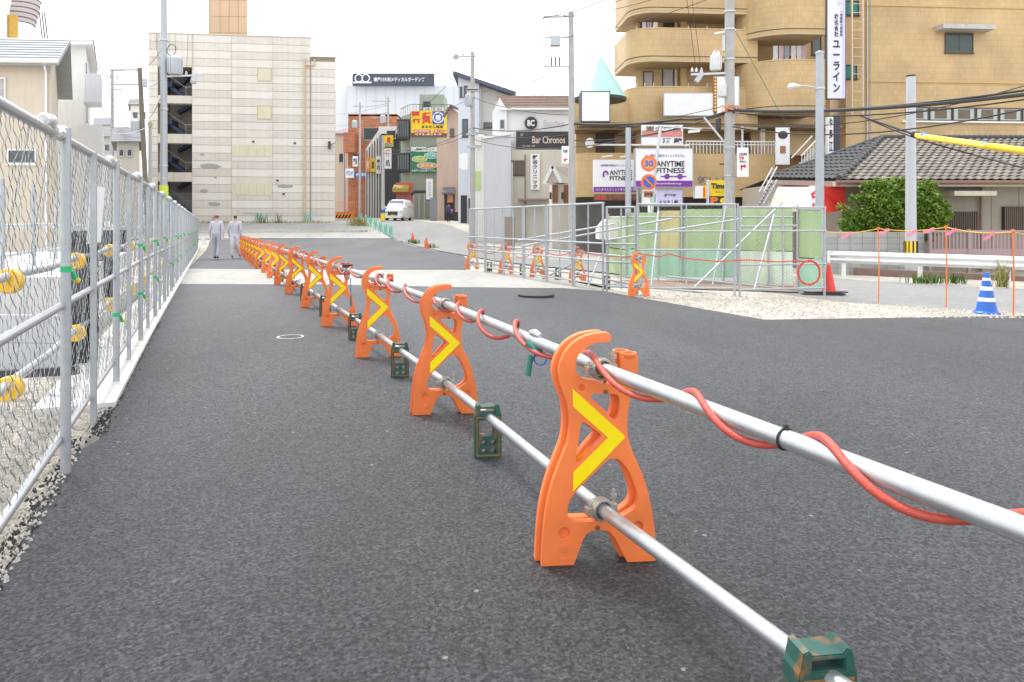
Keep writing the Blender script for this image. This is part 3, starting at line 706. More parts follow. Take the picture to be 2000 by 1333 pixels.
tag(ob('steel_beam', MB().bar((-.8, .3, .04), (.9, -.1, .2), .06, .06), darksteel, None, False, (x+.3, y+.9, gz(x, y))), 'tilted dark steel bar propped on the gravel behind the fence', 'beam')
# handrail of the site ramp
for k in range(9):
    Y = 8+3.0*k; x = fx(Y)-1.6-.05*k; z = gz(x, Y)
    t = thing('site_railing', 'grey tube site railing with two rails beyond the chain-link fence', 'railing', (x, Y, z), ang, 'railings on the site')
    for q in (0, 1.5): part('post', t, lambda: MB().tube([(0, 0, 0), (0, 0, 1.25)], .024, 8), galvd, True).location = (q, 0, 0) if False else (q, 0, 0)
    for h in (.45, .85, 1.2): ob('rail', MB().tube([(0, 0, h), (3.2, 0, h)], .022, 8), galv, t, True)
# ------------------------------------------------------------------ mesh site fence on the right
A = Vector(pg(917, 527)); B = Vector(pg(1181, 571)); dvec = (B-A).normalized(); PLR = (B-A).length/6
angR = math.atan2(dvec.y, dvec.x)
def net_panel(x, y, rz, ln, h, label, group, pitch=0, mesh=True, key='r', mid=(.62, .98), zb=None):
    t = thing('mesh_fence_panel', label, 'fence', (x, y, gz(x, y) if zb is None else zb), rz, group); t.rotation_euler = (0, pitch, rz)
    part('post#'+key, t, lambda: MB().tube([(.02, 0, -.02), (.02, 0, h)], .024, 8), galvd, True)
    part('end_post#'+key+'%.2f' % ln, t, lambda: MB().tube([(ln-.03, 0, -.02), (ln-.03, 0, h)], .024, 8), galvd, True)
    part('middle_post#'+key+'%.2f' % ln, t, lambda: MB().tube([(ln/2, 0, .1), (ln/2, 0, h)], .016, 8), galvd, True)
    part('top_rail#'+key+'%.2f' % ln, t, lambda: MB().tube([(0, 0, h-.02), (ln, 0, h-.02)], .022, 8), galvd, True)
    part('bottom_rail#'+key+'%.2f' % ln, t, lambda: MB().tube([(0, 0, .14), (ln, 0, .14)], .02, 8), galvd, True)
    for m in mid: part('middle_rail#'+key+'%.2f%.2f' % (ln, m), t, lambda: MB().tube([(0, -.02, m), (ln, -.02, m)], .019, 8), galvd, True)
    if mesh: part('mesh#'+key+'%.2f' % ln, t, lambda: net(.03, ln-.03, .14, h-.03, .055, .07, .0024), wirem)
    return t
for i in range(6):
    p = A+dvec*PLR*i; q = A+dvec*PLR*(i+1)
    net_panel(p.x, p.y, angR, PLR-.03, 1.82, 'grey mesh fence panel on the side facing the walkway around the pit', 'mesh panels along the pit side', -math.atan2(gz(q.x, q.y)-gz(p.x, p.y), PLR))
x0, x1, x2 = X(1181, 14.15), X(1241, 13.9), X(1440, 13.9); x3 = X(1610, 14.3)
net_panel(x0+.03, 14.2, math.atan2(-.28, x1-x0), math.hypot(x1-x0, .28), 1.72, 'short grey mesh panel at the corner of the pit enclosure', None, key='s')
net_panel(x1+.02, 13.9, 0, x2-x1-.04, 1.78, 'wide tube-framed mesh panel at the front of the green screened pit', None, key='f1', mid=(.88, 1.24))
net_panel(x2+.03, 13.9, math.atan2(.4, x3-x2), math.hypot(x3-x2, .4), 1.76, 'tube-framed mesh panel beside the red cone with the coiled hose', None, key='f2', mid=(.62, 1.28))
# leaning scaffold tubes
def brace(a, ya, b, yb, label, r=.021):
    tag(ob('scaffold_brace', MB().cyl(P(*a, ya), P(*b, yb), r, n=10), galvd, None, True), label, 'pipe')
brace((1355, 563), 14.6, (1528, 396), 15.6, 'long diagonal scaffold tube propping the green screened pit')
brace((1474, 565), 14.8, (1512, 420), 16.0, 'steep scaffold tube leaning inside the pit enclosure')
brace((1392, 558), 15.5, (1418, 400), 16.4, 'scaffold tube leaning behind the wide mesh panel')
brace((1272, 560), 15.0, (1286, 412), 16.4, 'slanted scaffold tube near the corner of the pit enclosure')
brace((1020, 481), 17.5, (1312, 428), 15.0, 'long sloping handrail tube rising to the wide mesh panel')
brace((1012, 470), 18.0, (1200, 438), 17.0, 'sloping upper tube behind the side mesh panels')
brace((1182, 470), 15.5, (1450, 428), 14.6, 'lower sloping handrail tube behind the wide mesh panel')
brace((1060, 545), 17.2, (1140, 505), 16.4, 'short diagonal tube behind the side mesh panels')
brace((1145, 570), 16.0, (1172, 500), 16.8, 'white strut leaning behind the corner mesh panel')
for u0, v0, u1, v1, Y, lb in ((1180, 555, 1440, 577, 15.2, 'low horizontal tube along the pit floor'), (1300, 540, 1605, 572, 15.8, 'horizontal tube lying across the pit'), (1440, 443, 1612, 440, 15.9, 'horizontal tube fixed along the green screen')): brace((u0, v0), Y, (u1, v1), Y-.6 if v1 > v0 else Y, lb)
# green screen panels round the pit
def screenmat(name, col, al, tint):
    m = M(name, col, .45, 0, .16, 1.2, dirt=.35, alpha=al); return m
gs = screenmat('green_screen', (.44, .60, .31), .78, 0); gl = screenmat('mint_screen', (.38, .66, .47), .95, 0); gw = screenmat('pale_mint_screen', (.66, .80, .64), 1, 0); ys_ = screenmat('yellow_screen', (.66, .62, .28), .85, 0)
def screen(pts, label, mats):
    t = thing('green_screen', label, 'screen', (0, 0, 0))
    for k, ((u0, Y0), (u1, Y1)) in enumerate(zip(pts, pts[1:])):
        mu, ml, vt, vm, vb = mats[min(k, len(mats)-1)]
        a0, a1 = P(u0, vt, Y0), P(u1, vt, Y1); zt = a0.z; zm = Zp(vm, (Y0+Y1)/2); zb = Zp(vb, (Y0+Y1)/2)
        dv = Vector((a1.x-a0.x, a1.y-a0.y, 0)); nrm = Vector((-dv.y, dv.x, 0)).normalized()*.012; g = dv.normalized()*.02
        for nm, za, zb2, m in (('upper_sheet', zt, zm+.015, mu), ('lower_sheet', zm-.015, zb, ml)):
            q0 = Vector((a0.x, a0.y, 0))+g; q1 = Vector((a1.x, a1.y, 0))-g; vs_ = []
            for p in (q0, q1, q1+nrm, q0+nrm): vs_ += [(p.x, p.y, zb2), (p.x, p.y, za)]
            ob(nm, MB().add(vs_, [(0,2,3,1),(2,4,5,3),(4,6,7,5),(6,0,1,7),(1,3,5,7),(0,6,4,2)]), m, t)
        ob('post', MB().tube([(a0.x, a0.y-.05, zb-.1), (a0.x, a0.y-.05, zt+.1)], .024, 8), galvd, t, True)
    ob('top_tube', MB().tube([P(u, mats[0][2], Y)+Vector((0, 0, .01)) for u, Y in pts], .022, 8), galv, t, True)
screen([(1188, 20.5), (1222, 18.8), (1285, 18.2), (1330, 18.0), (1412, 17.6), (1440, 17.4), (1500, 17.0), (1550, 16.8)], 'weathered green screen sheets standing around the construction pit',
       [(gs, gs, 425, 486, 535), (gs, gl, 416, 487, 540), (ys_, gl, 412, 488, 541), (gs, gl, 409, 489, 542), (gs, gl, 407, 489, 543), (gs, gw, 406, 490, 555), (gs, gw, 406, 491, 556)])
screen([(1556, 15.2), (1606, 14.6)], 'green screen sheet at the pit corner behind the coiled red hose', [(gs, gl, 410, 505, 562)])
tag(ob('covered_machine', MB().prism([(0, 0), (.9, 0), (.9, .3), (.7, .5), (.2, .55), (0, .3)], 0, .8), offwhite, None, False, P(1170, 468, 19.5)), 'white covered machine behind the corner mesh panels', 'machine')
# ------------------------------------------------------------------ cones
def cone(x, y, h, label, m, bands=(), base=True, group=None):
    t = thing('traffic_cone', label, 'cone', (x, y, gz(x, y)), 0, group); r0 = .165*h/.7; r1 = .035*h/.7
    ob('body', MB().lathe([(r0, .03), (r1, h), (r1*.6, h+.005)], n=24), m, t, True)
    if base: ob('base', MB().lathe([(r0*1.22, 0), (r0*1.22, .02), (r0*1.02, .045), (r0*.9, .03)], n=24), m, t, True)
    for a, b_ in bands:
        ra, rb = r0+(r1-r0)*a+.004, r0+(r1-r0)*b_+.004; ob('white_band', MB().lathe([(ra, .03+(h-.03)*a), (rb, .03+(h-.03)*b_)], n=24), white, t, True)
    return t
bluep = M('blue_plastic', (.02, .14, .56), .4, 0, .08, 6, dirt=.1); orp = M('orange_cone', (.85, .12, .02), .45); redc = M('red_cone', (.75, .05, .03), .45, 0, .1, 5)
x, y = pg(1927, 613); cone(x, y, .66, 'blue traffic cone with three white bands on the gravel verge', bluep, ((.27, .37), (.55, .65), (.8, .87)))
x, y = pg(1619, 575); cone(x, y, .62, 'red traffic cone beside the corner of the green screened pit', redc, (), group=None)
tag(ob('plank_stack', MB().box(-.5, .35, -.1, .1, 0, .03).bar((-.45, .05, .05), (.4, -.05, .06), .12, .025), darksteel, None, False, (x-.1, y-.12, gz(x, y))), 'dark flat boards lying at the foot of the red cone', 'boards')
for u, v, lb in ((806, 473, 'small orange cone on the road edge nearer the car'), (833, 486, 'small orange cone on the road edge nearer the mesh fence')):
    x, y = pg(u, v); cone(x, y, .62, lb, orp, base=False)
# ------------------------------------------------------------------ orange poles, rope, pink ribbons
pinkm = M('pink_ribbon', (.85, .25, .38), .5); ropem = M('yellow_rope', (.85, .42, .03), .6); opole = M('orange_pole', (.85, .2, .03), .5)
pts = []
for u, vt, vb in ((1716, 444, 592), (1848, 441, 601), (1979, 450, 619)):
    x, y = pg(u, vb); z = gz(x, y); h = Zp(vt, y)-z; o = ob('marker_pole', MB().tube([(0, 0, 0), (.01, 0, h*.5), (-.01, 0, h)], .011, 8).lathe([(.02, h*.97), (.028, h*.985), (.02, h)], n=8), opole, None, True, (x, y, z))
    tag(o, 'thin orange marker pole carrying the yellow rope at the verge', 'pole', 'orange marker poles'); pts.append((x, y, z+h-.03))
a0 = P(1612, 453, 14.4); pts = [a0]+[Vector(p) for p in pts]+[P(2090, 460, 11.5)]
rp_ = []
for p, q in zip(pts, pts[1:]):
    for k in range(12): t = k/12; rp_.append(Vector(p).lerp(Vector(q), t)-Vector((0, 0, .05*math.sin(math.pi*t))))
tag(ob('yellow_rope', MB().tube(rp_, .008, 6), ropem), 'yellow rope strung between the orange marker poles', 'rope')
def ribbon(c, label, l=.22):
    a = random.uniform(.3, .7); mb = MB(); n = 5; d = Vector((-1, 0, -a)).normalized()
    for k in range(n+1):
        p = c+d*l*k/n+Vector((0, .01*math.sin(k), .012*math.sin(k*1.7))); mb.v += [tuple(p+Vector((0, 0, .028))), tuple(p-Vector((0, .004, .028)))]
    mb.f = [(2*k, 2*k+1, 2*k+3, 2*k+2) for k in range(n)]
    tag(ob('pink_ribbon', mb, pinkm, fix=False), label, 'ribbon', 'pink ribbons on the rope')
for k in (6, 14, 19, 22, 26, 33, 41): ribbon(rp_[k], 'pink ribbon tied on the yellow rope along the verge')
# ------------------------------------------------------------------ guardrail
g0, g1_ = Vector(pg(1622, 541)), Vector(pg(2010, 562)); gd = (g1_-g0).normalized(); gl_ = (g1_-g0).length+3
t = thing('guardrail', 'white steel guardrail with two-wave beam in front of the block wall', 'guardrail', (g0.x, g0.y, gz(*g0)), math.atan2(gd.y, gd.x))
prof = [(-.0, .42), (-.0, .46), (-.075, .49), (-.075, .54), (-.01, .575), (-.01, .605), (-.075, .64), (-.075, .69), (0, .72), (0, .76)]
mb = MB(); n = len(prof)
for u in (0, gl_): mb.v += [(u, a, b_) for a, b_ in prof]
mb.f = [(i, i+1, n+i+1, n+i) for i in range(n-1)]
so_ = ob('beam', mb, M('guardrail_white', (.82, .82, .82), .4, 0, .04, 4, dirt=.1), t, True, fix=False); md = so_.modifiers.new('s', 'SOLIDIFY'); md.thickness = .006
ob('end_cap', MB().box(-.06, .02, -.08, .03, .42, .76), white, t)
u = .35
while u < gl_: ob('post', MB().tube([(u, .07, -.1), (u, .07, .7)], .06, 12), white, t, True); u += 2.0
# ------------------------------------------------------------------ orange works fence, striped board, green barricades on the lot
x, y = pg(621, 428); z = gz(x, y); x2_ = X(692, y); ow = M('orange_mesh_tube', (.85, .25, .07), .5); stripe = M('stripe_orange', (.9, .3, .02), .5)
t = thing('works_gate', 'orange tube and mesh works fence above a striped board', 'fence', (x, y, z)); W = x2_-x
for u in (0, W*.33, W*.72, W): ob('post', MB().tube([(u, 0, 0), (u, 0, 1.75)], .03, 8), ow, t, True)
for h in (.62, 1.7): ob('rail', MB().tube([(0, 0, h), (W, 0, h)], .03, 8), ow, t, True)
ob('mesh', net(0, W, .62, 1.7, .12, .2, .006), ow, t); ob('kick_sheet', MB().box(0, W, -.01, .01, .5, .72), ow, t)
b2 = thing('striped_board', 'orange and black diagonal striped barrier board under the orange mesh', 'board', (x, y-.15, z))
ob('board', MB().box(0, W, -.04, 0, .02, .46), stripe, b2)
k = 0.1
while k < W-.35: ob('stripe', MB().prism([(k, .04), (k+.15, .04), (k+.4, .44), (k+.25, .44)], -.05, -.04), black, b2); k += .33
tag(ob('green_gate', MB().box(0, .35, 0, .06, 0, 1.75), M('green_sheet', (.05, .3, .17), .5), None, False, (X(612, y), y, z)), 'narrow green sheet beside the orange works fence', 'screen')
mintp = M('mint_tube', (.10, .52, .36), .45)
def wbar(x, y, rz, group, label):
    t = thing('tube_barricade', label, 'barricade', (x, y, gz(x, y)), rz, group)
    for k, (a, b_) in enumerate((((-.35, 0), (-.12, .8)), ((.05, 0), (-.12, .8)), ((.05, 0), (.22, .8)), ((.45, 0), (.22, .8)))):
        part('leg#w%d' % k, t, lambda: MB().tube([(a[0], 0, a[1]), (b_[0], 0, b_[1])], .03, 8), mintp, True)
    return t
for u, v in ((402, 433), (505, 434), (600, 434)): x, y = pg(u, v); wbar(x, y, 0, 'mint green tube barricades on the lot', 'mint green tube barricade carrying a rail across the lot')
p, q = pg(395, 434), pg(618, 434); tag(ob('lot_rail', MB().tube([(p[0], p[1], gz(*p)+.78), (q[0], q[1], gz(*q)+.78)], .03, 8), galv, None, True), 'horizontal pipe on mint green barricades before the pale building', 'pipe')
for u, v in ((705, 436), (714, 440), (723, 444), (733, 449), (743, 454), (753, 459), (763, 464)):
    x, y = pg(u, v); wbar(x, y, R(-60), 'mint green barricades along the road edge', 'mint green tube barricade in the line along the road edge')
# ================================================================== buildings
def window(par, rect, y, frame=None, gl=None, mull=1, ft=.05, depth=.06, curtain=None, name='window', sill=True):
    """frame + panes standing 'depth' proud of plane y (facade faces -y)"""
    u0, u1, z0, z1 = rect; frame = frame or darkframe; mb = MB()
    for a, b_, c_, d in ((u0, u1, z0, z0+ft), (u0, u1, z1-ft, z1), (u0, u0+ft, z0+ft, z1-ft), (u1-ft, u1, z0+ft, z1-ft)): mb.box(a, b_, y-depth, y, c_, d)
    f = ob(name, mb, frame, par); n = mull+1; w_ = (u1-u0-2*ft)/n
    for k in range(n):
        ob('pane', MB().box(u0+ft+k*w_+.008, u0+ft+(k+1)*w_-.008, y-depth*.45-.012*(k % 2), y-depth*.3, z0+ft, z1-ft), gl or glass, f)
    if sill: ob('sill', MB().box(u0-.04, u1+.04, y-depth-.05, y-.002, z0-.05, z0-.004), frame, f)
    return f
darkframe = M('dark_sash', (.05, .045, .04), .5); alu = M('aluminium_sash', (.5, .51, .52), .4, .5); brownf = M('bronze_sash', (.10, .07, .05), .5, .2)
curt = M('pale_curtain', (.45, .42, .40), .8, 0, .2, 4)
def box_bldg(f, name, label, rect, depth, mat, cat_='building', roof=None, group=None, base_extra=1.0):
    t = f.thing(name, label, cat_, group); u0, u1, z0, z1 = f.r(*rect)
    ob('wall', MB().box(u0, u1, 0, depth, min(z0, 0)-base_extra, z1), mat, t)
    if roof: ob('roof', MB().box(u0-.12, u1+.12, -.12, depth+.1, z1, z1+.12), roof, t)
    return t, (u0, u1, z0, z1)
def sign(f, px, label, mat, name='sign', th=.12, y=-.02, par=None, frame=None):
    t = f.thing(name, label, 'sign') if par is None else par; u0, u1, z0, z1 = f.r(*px)
    b_ = ob('board', MB().box(u0, u1, y-th, y, z0, z1), mat, t)
    if frame:
        w_ = .04; mb = MB()
        for a, c_, d, e in ((u0-w_, u1+w_, z0-w_, z0), (u0-w_, u1+w_, z1, z1+w_), (u0-w_, u0, z0, z1), (u1, u1+w_, z0, z1)): mb.box(a, c_, y-th-.01, y, d, e)
        ob('frame', mb, frame, t)
    return t, (u0, u1, z0, z1), y-th
def sub(rect, a, b, c, d): u0, u1, z0, z1 = rect; return (u0+(u1-u0)*a, u0+(u1-u0)*b, z0+(z1-z0)*c, z0+(z1-z0)*d)
def plate_(par, rect, y, mat, th=.012, name='panel'): return ob(name, MB().box(rect[0], rect[1], y-th, y-.001, rect[2], rect[3]), mat, par)
ink = M('sign_black', (.03, .03, .035), .5); purple = M('sign_purple', (.20, .03, .33), .5); signw = M('sign_white', (.82, .82, .83), .4, 0, .03, 2)
sy = M('sign_yellow', (.88, .62, .02), .45); sr = M('sign_red', (.72, .05, .03), .45); sg = M('sign_green', (.02, .22, .12), .45); sb = M('sign_blue', (.03, .12, .48), .45); lil = M('sign_lilac', (.62, .58, .82), .45)
def shear(t, k):                           # skewed building plots: side walls lean to the street grid
    done = set()
    def rec(o):
        for c in o.children:
            if c.data not in done:
                done.add(c.data)
                for v in c.data.vertices: v.co.x += k*v.co.y
            rec(c)
    rec(t)
# ------------------------------------------------------------------ big pale panelled building
f = Fac(290, 60, 7.1, base=1.5)
t = f.thing('panelled_building', 'large pale precast panel building with an open stairwell and boarded openings', 'building')
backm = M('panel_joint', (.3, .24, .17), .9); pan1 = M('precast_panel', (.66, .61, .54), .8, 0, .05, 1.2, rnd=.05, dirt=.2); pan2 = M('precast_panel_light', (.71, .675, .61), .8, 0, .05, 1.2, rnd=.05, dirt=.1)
uL, uR = f.uz(290, 400)[0], f.uz(607, 400)[0]; uE = f.uz(655, 400)[0]; H1 = f.uz(290, 65)[1]; H2 = f.uz(655, 113)[1]; us0, us1 = f.uz(308, 300)[0], f.uz(375, 300)[0]
zst = f.uz(340, 131)[1]
# hull: plan polygon pieces behind the panels (stairwell left open)
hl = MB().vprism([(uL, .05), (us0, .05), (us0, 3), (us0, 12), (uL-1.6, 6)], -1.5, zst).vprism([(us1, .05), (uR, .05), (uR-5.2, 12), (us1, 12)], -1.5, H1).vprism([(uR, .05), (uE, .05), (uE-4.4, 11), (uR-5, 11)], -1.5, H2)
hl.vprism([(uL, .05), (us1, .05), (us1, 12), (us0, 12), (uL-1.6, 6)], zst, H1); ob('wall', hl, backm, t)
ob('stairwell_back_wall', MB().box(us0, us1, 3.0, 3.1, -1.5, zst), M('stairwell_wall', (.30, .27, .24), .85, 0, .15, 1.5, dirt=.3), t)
rows = []; v = H1; k = 0; ph = (f.uz(450, 78)[1]-f.uz(450, 415)[1])/22.0
cols = [(uL, us0), (us0, us1), (us1, f.uz(452, 300)[0]), (f.uz(452, 300)[0], f.uz(533, 300)[0]), (f.uz(533, 300)[0], uR), (uR, uE)]
cache = {}
z = H1; r_ = 0
while z > -.4:
    for ci, (a, b_) in enumerate(cols):
        if ci == 1 and z <= zst+.05: continue
        zt = z; zb = z-ph
        if ci == 1 and zb < zst: zb = zst
        if ci == 5 and zt > H2: continue
        hgt = zt-zb; key = (ci, round(hgt, 3), r_ % 2); m = pan2 if (r_+ci//3) % 2 == 0 else pan1
        if key not in cache:
            o = ob('wall_panel', MB().box(a+.012, b_-.012, 0, .05, -hgt+.014, -.014), m, t); cache[key] = o.data
        else: o = ob('wall_panel', cache[key], None, t)
        o.location.z = zt
    z -= ph; r_ += 1
ob('parapet_cap', MB().box(uL-.05, uR+.03, -.05, .3, H1, H1+.08), pan1, t); ob('parapet_cap', MB().box(uR+.03, uE+.05, -.05, .3, H2, H2+.08), pan1, t)
board = M('boarded_panel', (.66, .61, .46), .7, 0, .06, 2, dirt=.1)
for px in ((504, 134, 529, 158), (504, 208, 529, 232)): 
    r0 = f.r(*px); o = plate_(t, r0, 0, board, .03, 'boarded_window'); fr_ = MB()
    for a, b_, c_, d in ((r0[0]-.05, r0[1]+.05, r0[2]-.05, r0[2]), (r0[0]-.05, r0[1]+.05, r0[3], r0[3]+.05), (r0[0]-.05, r0[0], r0[2], r0[3]), (r0[1], r0[1]+.05, r0[2], r0[3])): fr_.box(a, b_, -.045, -.001, c_, d)
    ob('frame', fr_, M('panel_trim', (.5, .42, .26), .7), o)
for px in ((453, 283, 532, 306), (454, 358, 532, 381)):
    r0 = f.r(*px); u = r0[0]; w_ = (r0[1]-r0[0])/5
    for k in range(5): plate_(t, (u+k*w_+.01, u+(k+1)*w_-.01, r0[2], r0[3]), 0, board, .03, 'boarded_panel')
patch = M('mortar_patch', (.36, .36, .35), .9, 0, .15, 3)
for px in ((386, 319, 432, 331), (389, 300, 400, 305), (390, 369, 407, 378), (404, 395, 432, 403), (418, 345, 424, 350), (540, 360, 574, 368)):
    r0 = f.r(*px); cx, cz = (r0[0]+r0[1])/2, (r0[2]+r0[3])/2; pl = [(cx+(r0[1]-r0[0])/2*math.cos(a*.4488)*random.uniform(.75, 1.1), cz+(r0[3]-r0[2])/2*math.sin(a*.4488)*random.uniform(.7, 1.1)) for a in range(14)]
    ob('mortar_patch', MB().prism(pl, -.012, -.001), patch, t)
dp = M('drainpipe_tan', (.62, .47, .30), .6, 0, .1, 4); a = f.uz(595, 300)[0]; ob('drainpipe', MB().tube([(a, -.1, -.5), (a, -.1, f.uz(595, 117)[1]), (a+.05, -.1, f.uz(595, 115)[1])], .09, 8).tube([(a, -.1, f.uz(595, 128)[1]), (a+.85, -.1, f.uz(595, 128)[1]), (a+.85, -.1, f.uz(595, 116)[1])], .07, 8), dp, t, True)
a = f.uz(607, 300)[0]-.02; ob('conduit', MB().tube([(a, -.06, -.5), (a, -.06, f.uz(607, 113)[1])], .035, 6), M('conduit_brown', (.32, .26, .2), .7), t)
for u, v_ in ((495, 277), (576, 280), (542, 353), (554, 379)): a, c_ = f.uz(u, v_); ob('vent_hood', MB().lathe([(.11, 0), (.1, .08), (.02, .13)], (a, -.05, c_-.05), 10), dark, t)
a, c_ = f.uz(644, 285); ob('wall_lamp', MB().box(a-.1, a+.1, -.35, -.1, c_-.3, c_+.35).bar((a, -.1, c_), (a+.5, .0, c_+.3), .04, .04), darkframe, t)
# stairwell: slabs, flights, railings
stb = M('stair_blue_steel', (.035, .055, .12), .5, .2, .2, 4); slabm = M('landing_slab', (.62, .57, .49), .8, 0, .06, 2, dirt=.2)
for (y0, y1) in ((187, 202), (262, 280), (337, 355)): r0 = f.r(308, y0, 375, y1); ob('landing', MB().box(us0+.01, us1-.01, .0, 1.0, r0[2], r0[3]), slabm, t)
for k, (y0, y1) in enumerate(((131, 187), (202, 262), (280, 337), (355, 412))):
    r0 = f.r(308, y0, 375, y1); zz0, zz1 = r0[2], r0[3]; w_ = us1-us0
    fl = ob('stair_flight', MB().bar((us0+.1, 1.9, zz0+1.25), (us0+w_*.68, 1.9, zz0+.0), .9, .28), stb, t)
    ob('stair_flight', MB().bar((us0+w_*.3, 2.6, zz1-.45 if k else zz0+1.2), (us0+w_*.75, 2.6, zz1+.3 if k else zz1), .6, .25), stb, t)
    ob('landing_beam', MB().box(us0, us0+.75, 1.2, 2.8, zz0+.95, zz0+1.35), stb, t)
    hr = ob('handrail', MB().tube([(us0+.3, 1.3, zz0+2.0), (us0+w_*.68, 1.3, zz0+.9), (us0+w_*.68, 1.3, zz0+.0)], .025, 6), galvd, t)
    ob('handrail', MB().tube([(us0+w_*.68, .9, zz0+.9), (us1, .9, zz0+.9)], .025, 6), galvd, t)
gt = M('grey_gate', (.2, .21, .22), .5, .3)
for k in range(26): a = us0+.5+(us1-us0-.5)*k/26; ob('gate_bar', MB().box(a, a+.025, .05, .08, -.3, f.uz(340, 377)[1]), gt, t)
for k in range(5): ob('railing_wire', MB().tube([(uL+.2+.5*k, -.2, H1-.1), (uL+.2+.5*k, -.2, f.uz(300, 100)[1])], .012, 4), darkframe, t)
# roof tower
f2 = Fac(412, 66, 3, base=H1); t = f2.thing('rooftop_tower', 'tan panelled lift tower on top of the pale building', 'tower'); u0, u1 = f2.uz(412, 40)[0], f2.uz(483, 40)[0]
tan = M('tan_panel', (.60, .43, .28), .75, 0, .05, 1, rnd=.04); zb = f2.uz(440, 75)[1]-1; zt = zb+7.5
ob('core', MB().box(u0, u1, .05, 4, zb, zt), M('tan_joint', (.4, .28, .17), .8), t)
for i in range(4):
    for j in range(5): w_ = (u1-u0)/4; hh = (zt-zb)/5; ob('tower_panel', MB().box(u0+i*w_+.015, u0+(i+1)*w_-.015, 0, .05, zb+j*hh+.015, zb+(j+1)*hh-.015), tan, t)
shear(t, -.42)
# ------------------------------------------------------------------ left houses
f = Fac(0, 26, 4, base=-.6)
beige = M('beige_siding', (.60, .53, .43), .7, 0, .05, 1.5, dirt=.1); rf = M('slate_grey_roof', (.36, .38, .40), .7, 0, .12, 3, .3, 20)
t = f.thing('gable_house', 'beige two-storey house with grey slate gable roof behind the fence', 'house')
uA, uB = f.uz(-90, 300)[0], f.uz(100, 300)[0]; zE = f.uz(60, 122)[1]; zRd = zE+1.0
ob('wall', MB().box(uA, uB, 0, 6, -1.5, zE), beige, t)
D_ = 6.0
uC = f.uz(115, 125)[0]
# roof slope facing the camera, ridge parallel to the front
ov = .45; rise = (f.uz(60, 75, 2.4)[1]-zE); 
roof = MB().add([(uA, -ov, zE-.02), (uC, -ov, zE-.02), (uC+.35, 2.4, zE+rise), (uA, 2.4, zE+rise), (uA, -ov, zE-.2), (uC, -ov, zE-.2), (uC+.35, 2.4, zE+rise-.18), (uA, 2.4, zE+rise-.18), (uC+.35, 6.5, zE-.1), (uA, 6.5, zE-.1), (uC+.35, 6.5, zE-.3), (uA, 6.5, zE-.3)],
   [(0,1,2,3),(4,7,6,5),(0,4,5,1),(1,5,6,2),(3,2,8,9),(7,11,10,6),(2,6,10,8),(8,10,11,9),(0,3,7,4)]); ob('roof', roof, rf, t)
for k in range(9):                          # slate courses
    tt = k/9; y_ = -ov+(2.4+ov)*tt; zz = zE-.02+(rise+.02)*tt; ob('slate_course', MB().bar((uA, y_, zz+.012), (uC+.35*tt-.02, y_, zz+.012), .05, .02), rf, t)
ob('gable_wall', MB().add([(uB, 0, zE), (uB, 6, zE), (uB, 2.6, zE+rise-.3), (uB-.1, 0, zE), (uB-.1, 6, zE), (uB-.1, 2.6, zE+rise-.3)], [(0,1,2),(5,4,3),(0,3,4,1),(1,4,5,2),(2,5,3,0)]), beige, t)
ob('gutter', MB().tube([(uA, -ov-.05, zE-.08), (uC, -ov-.05, zE-.08)], .06, 8), offwhite, t, True)
a = f.uz(90, 200)[0]; ob('downpipe', MB().tube([(a-.05, -ov, zE-.1), (a, -.08, zE-.4), (a, -.08, -1.2)], .045, 8), white, t, True)
window(t, f.r(-40, 152, 11, 197), 0, white, curt, 1)
window(t, f.r(14, 292, 70, 321), 0, white, glass, 2)
shear(t, -.5)
wf = Fac(130, 34, 0, base=-.5); t, r0 = box_bldg(wf, 'white_house', 'tall white house with a box balcony behind the beige gable house', (110, 92, 168, 420), 6, offwhite)
ob('eave', MB().box(r0[0]-.2, r0[1]+.35, -.5, 6.3, r0[3], r0[3]+.18), white, t); ob('hip_roof', MB().add([(r0[0]-.3, -.55, r0[3]+.18), (r0[1]+.4, -.55, r0[3]+.18), (r0[1]+.4, 6.4, r0[3]+.18), (r0[0]-.3, 6.4, r0[3]+.18), (r0[0]+.2, 2.8, r0[3]+.75), (r0[1]-1.2, 2.8, r0[3]+.75)], [(0,1,5,4),(1,2,5),(2,3,4,5),(3,0,4),(0,3,2,1)]), M('rust_brown_roof', (.36, .22, .15), .7), t)
ws = M('white_rib_siding', (.66, .67, .69), .5, 0, .04, 2)
b0 = wf.r(165, 152, 199, 206); bb = ob('balcony', MB().box(b0[0], b0[1], -.9, .8, b0[2], b0[3]), ws, t)
for k in range(7): a = b0[0]+(b0[1]-b0[0])*(k+.5)/7; ob('rib', MB().box(a-.012, a+.012, -.93, -.9, b0[2], b0[3]), ws, bb)
window(t, wf.r(166, 122, 172, 148), -.01, alu, glass, 0); window(t, wf.r(168, 210, 172, 240), -.01, alu, glass, 0)
ob('lower_wing', MB().box(*wf.r(150, 245, 200, 420)[:2], -.3, 4, -1.5, wf.uz(175, 245)[1]), ws, t)
shear(t, -.55)
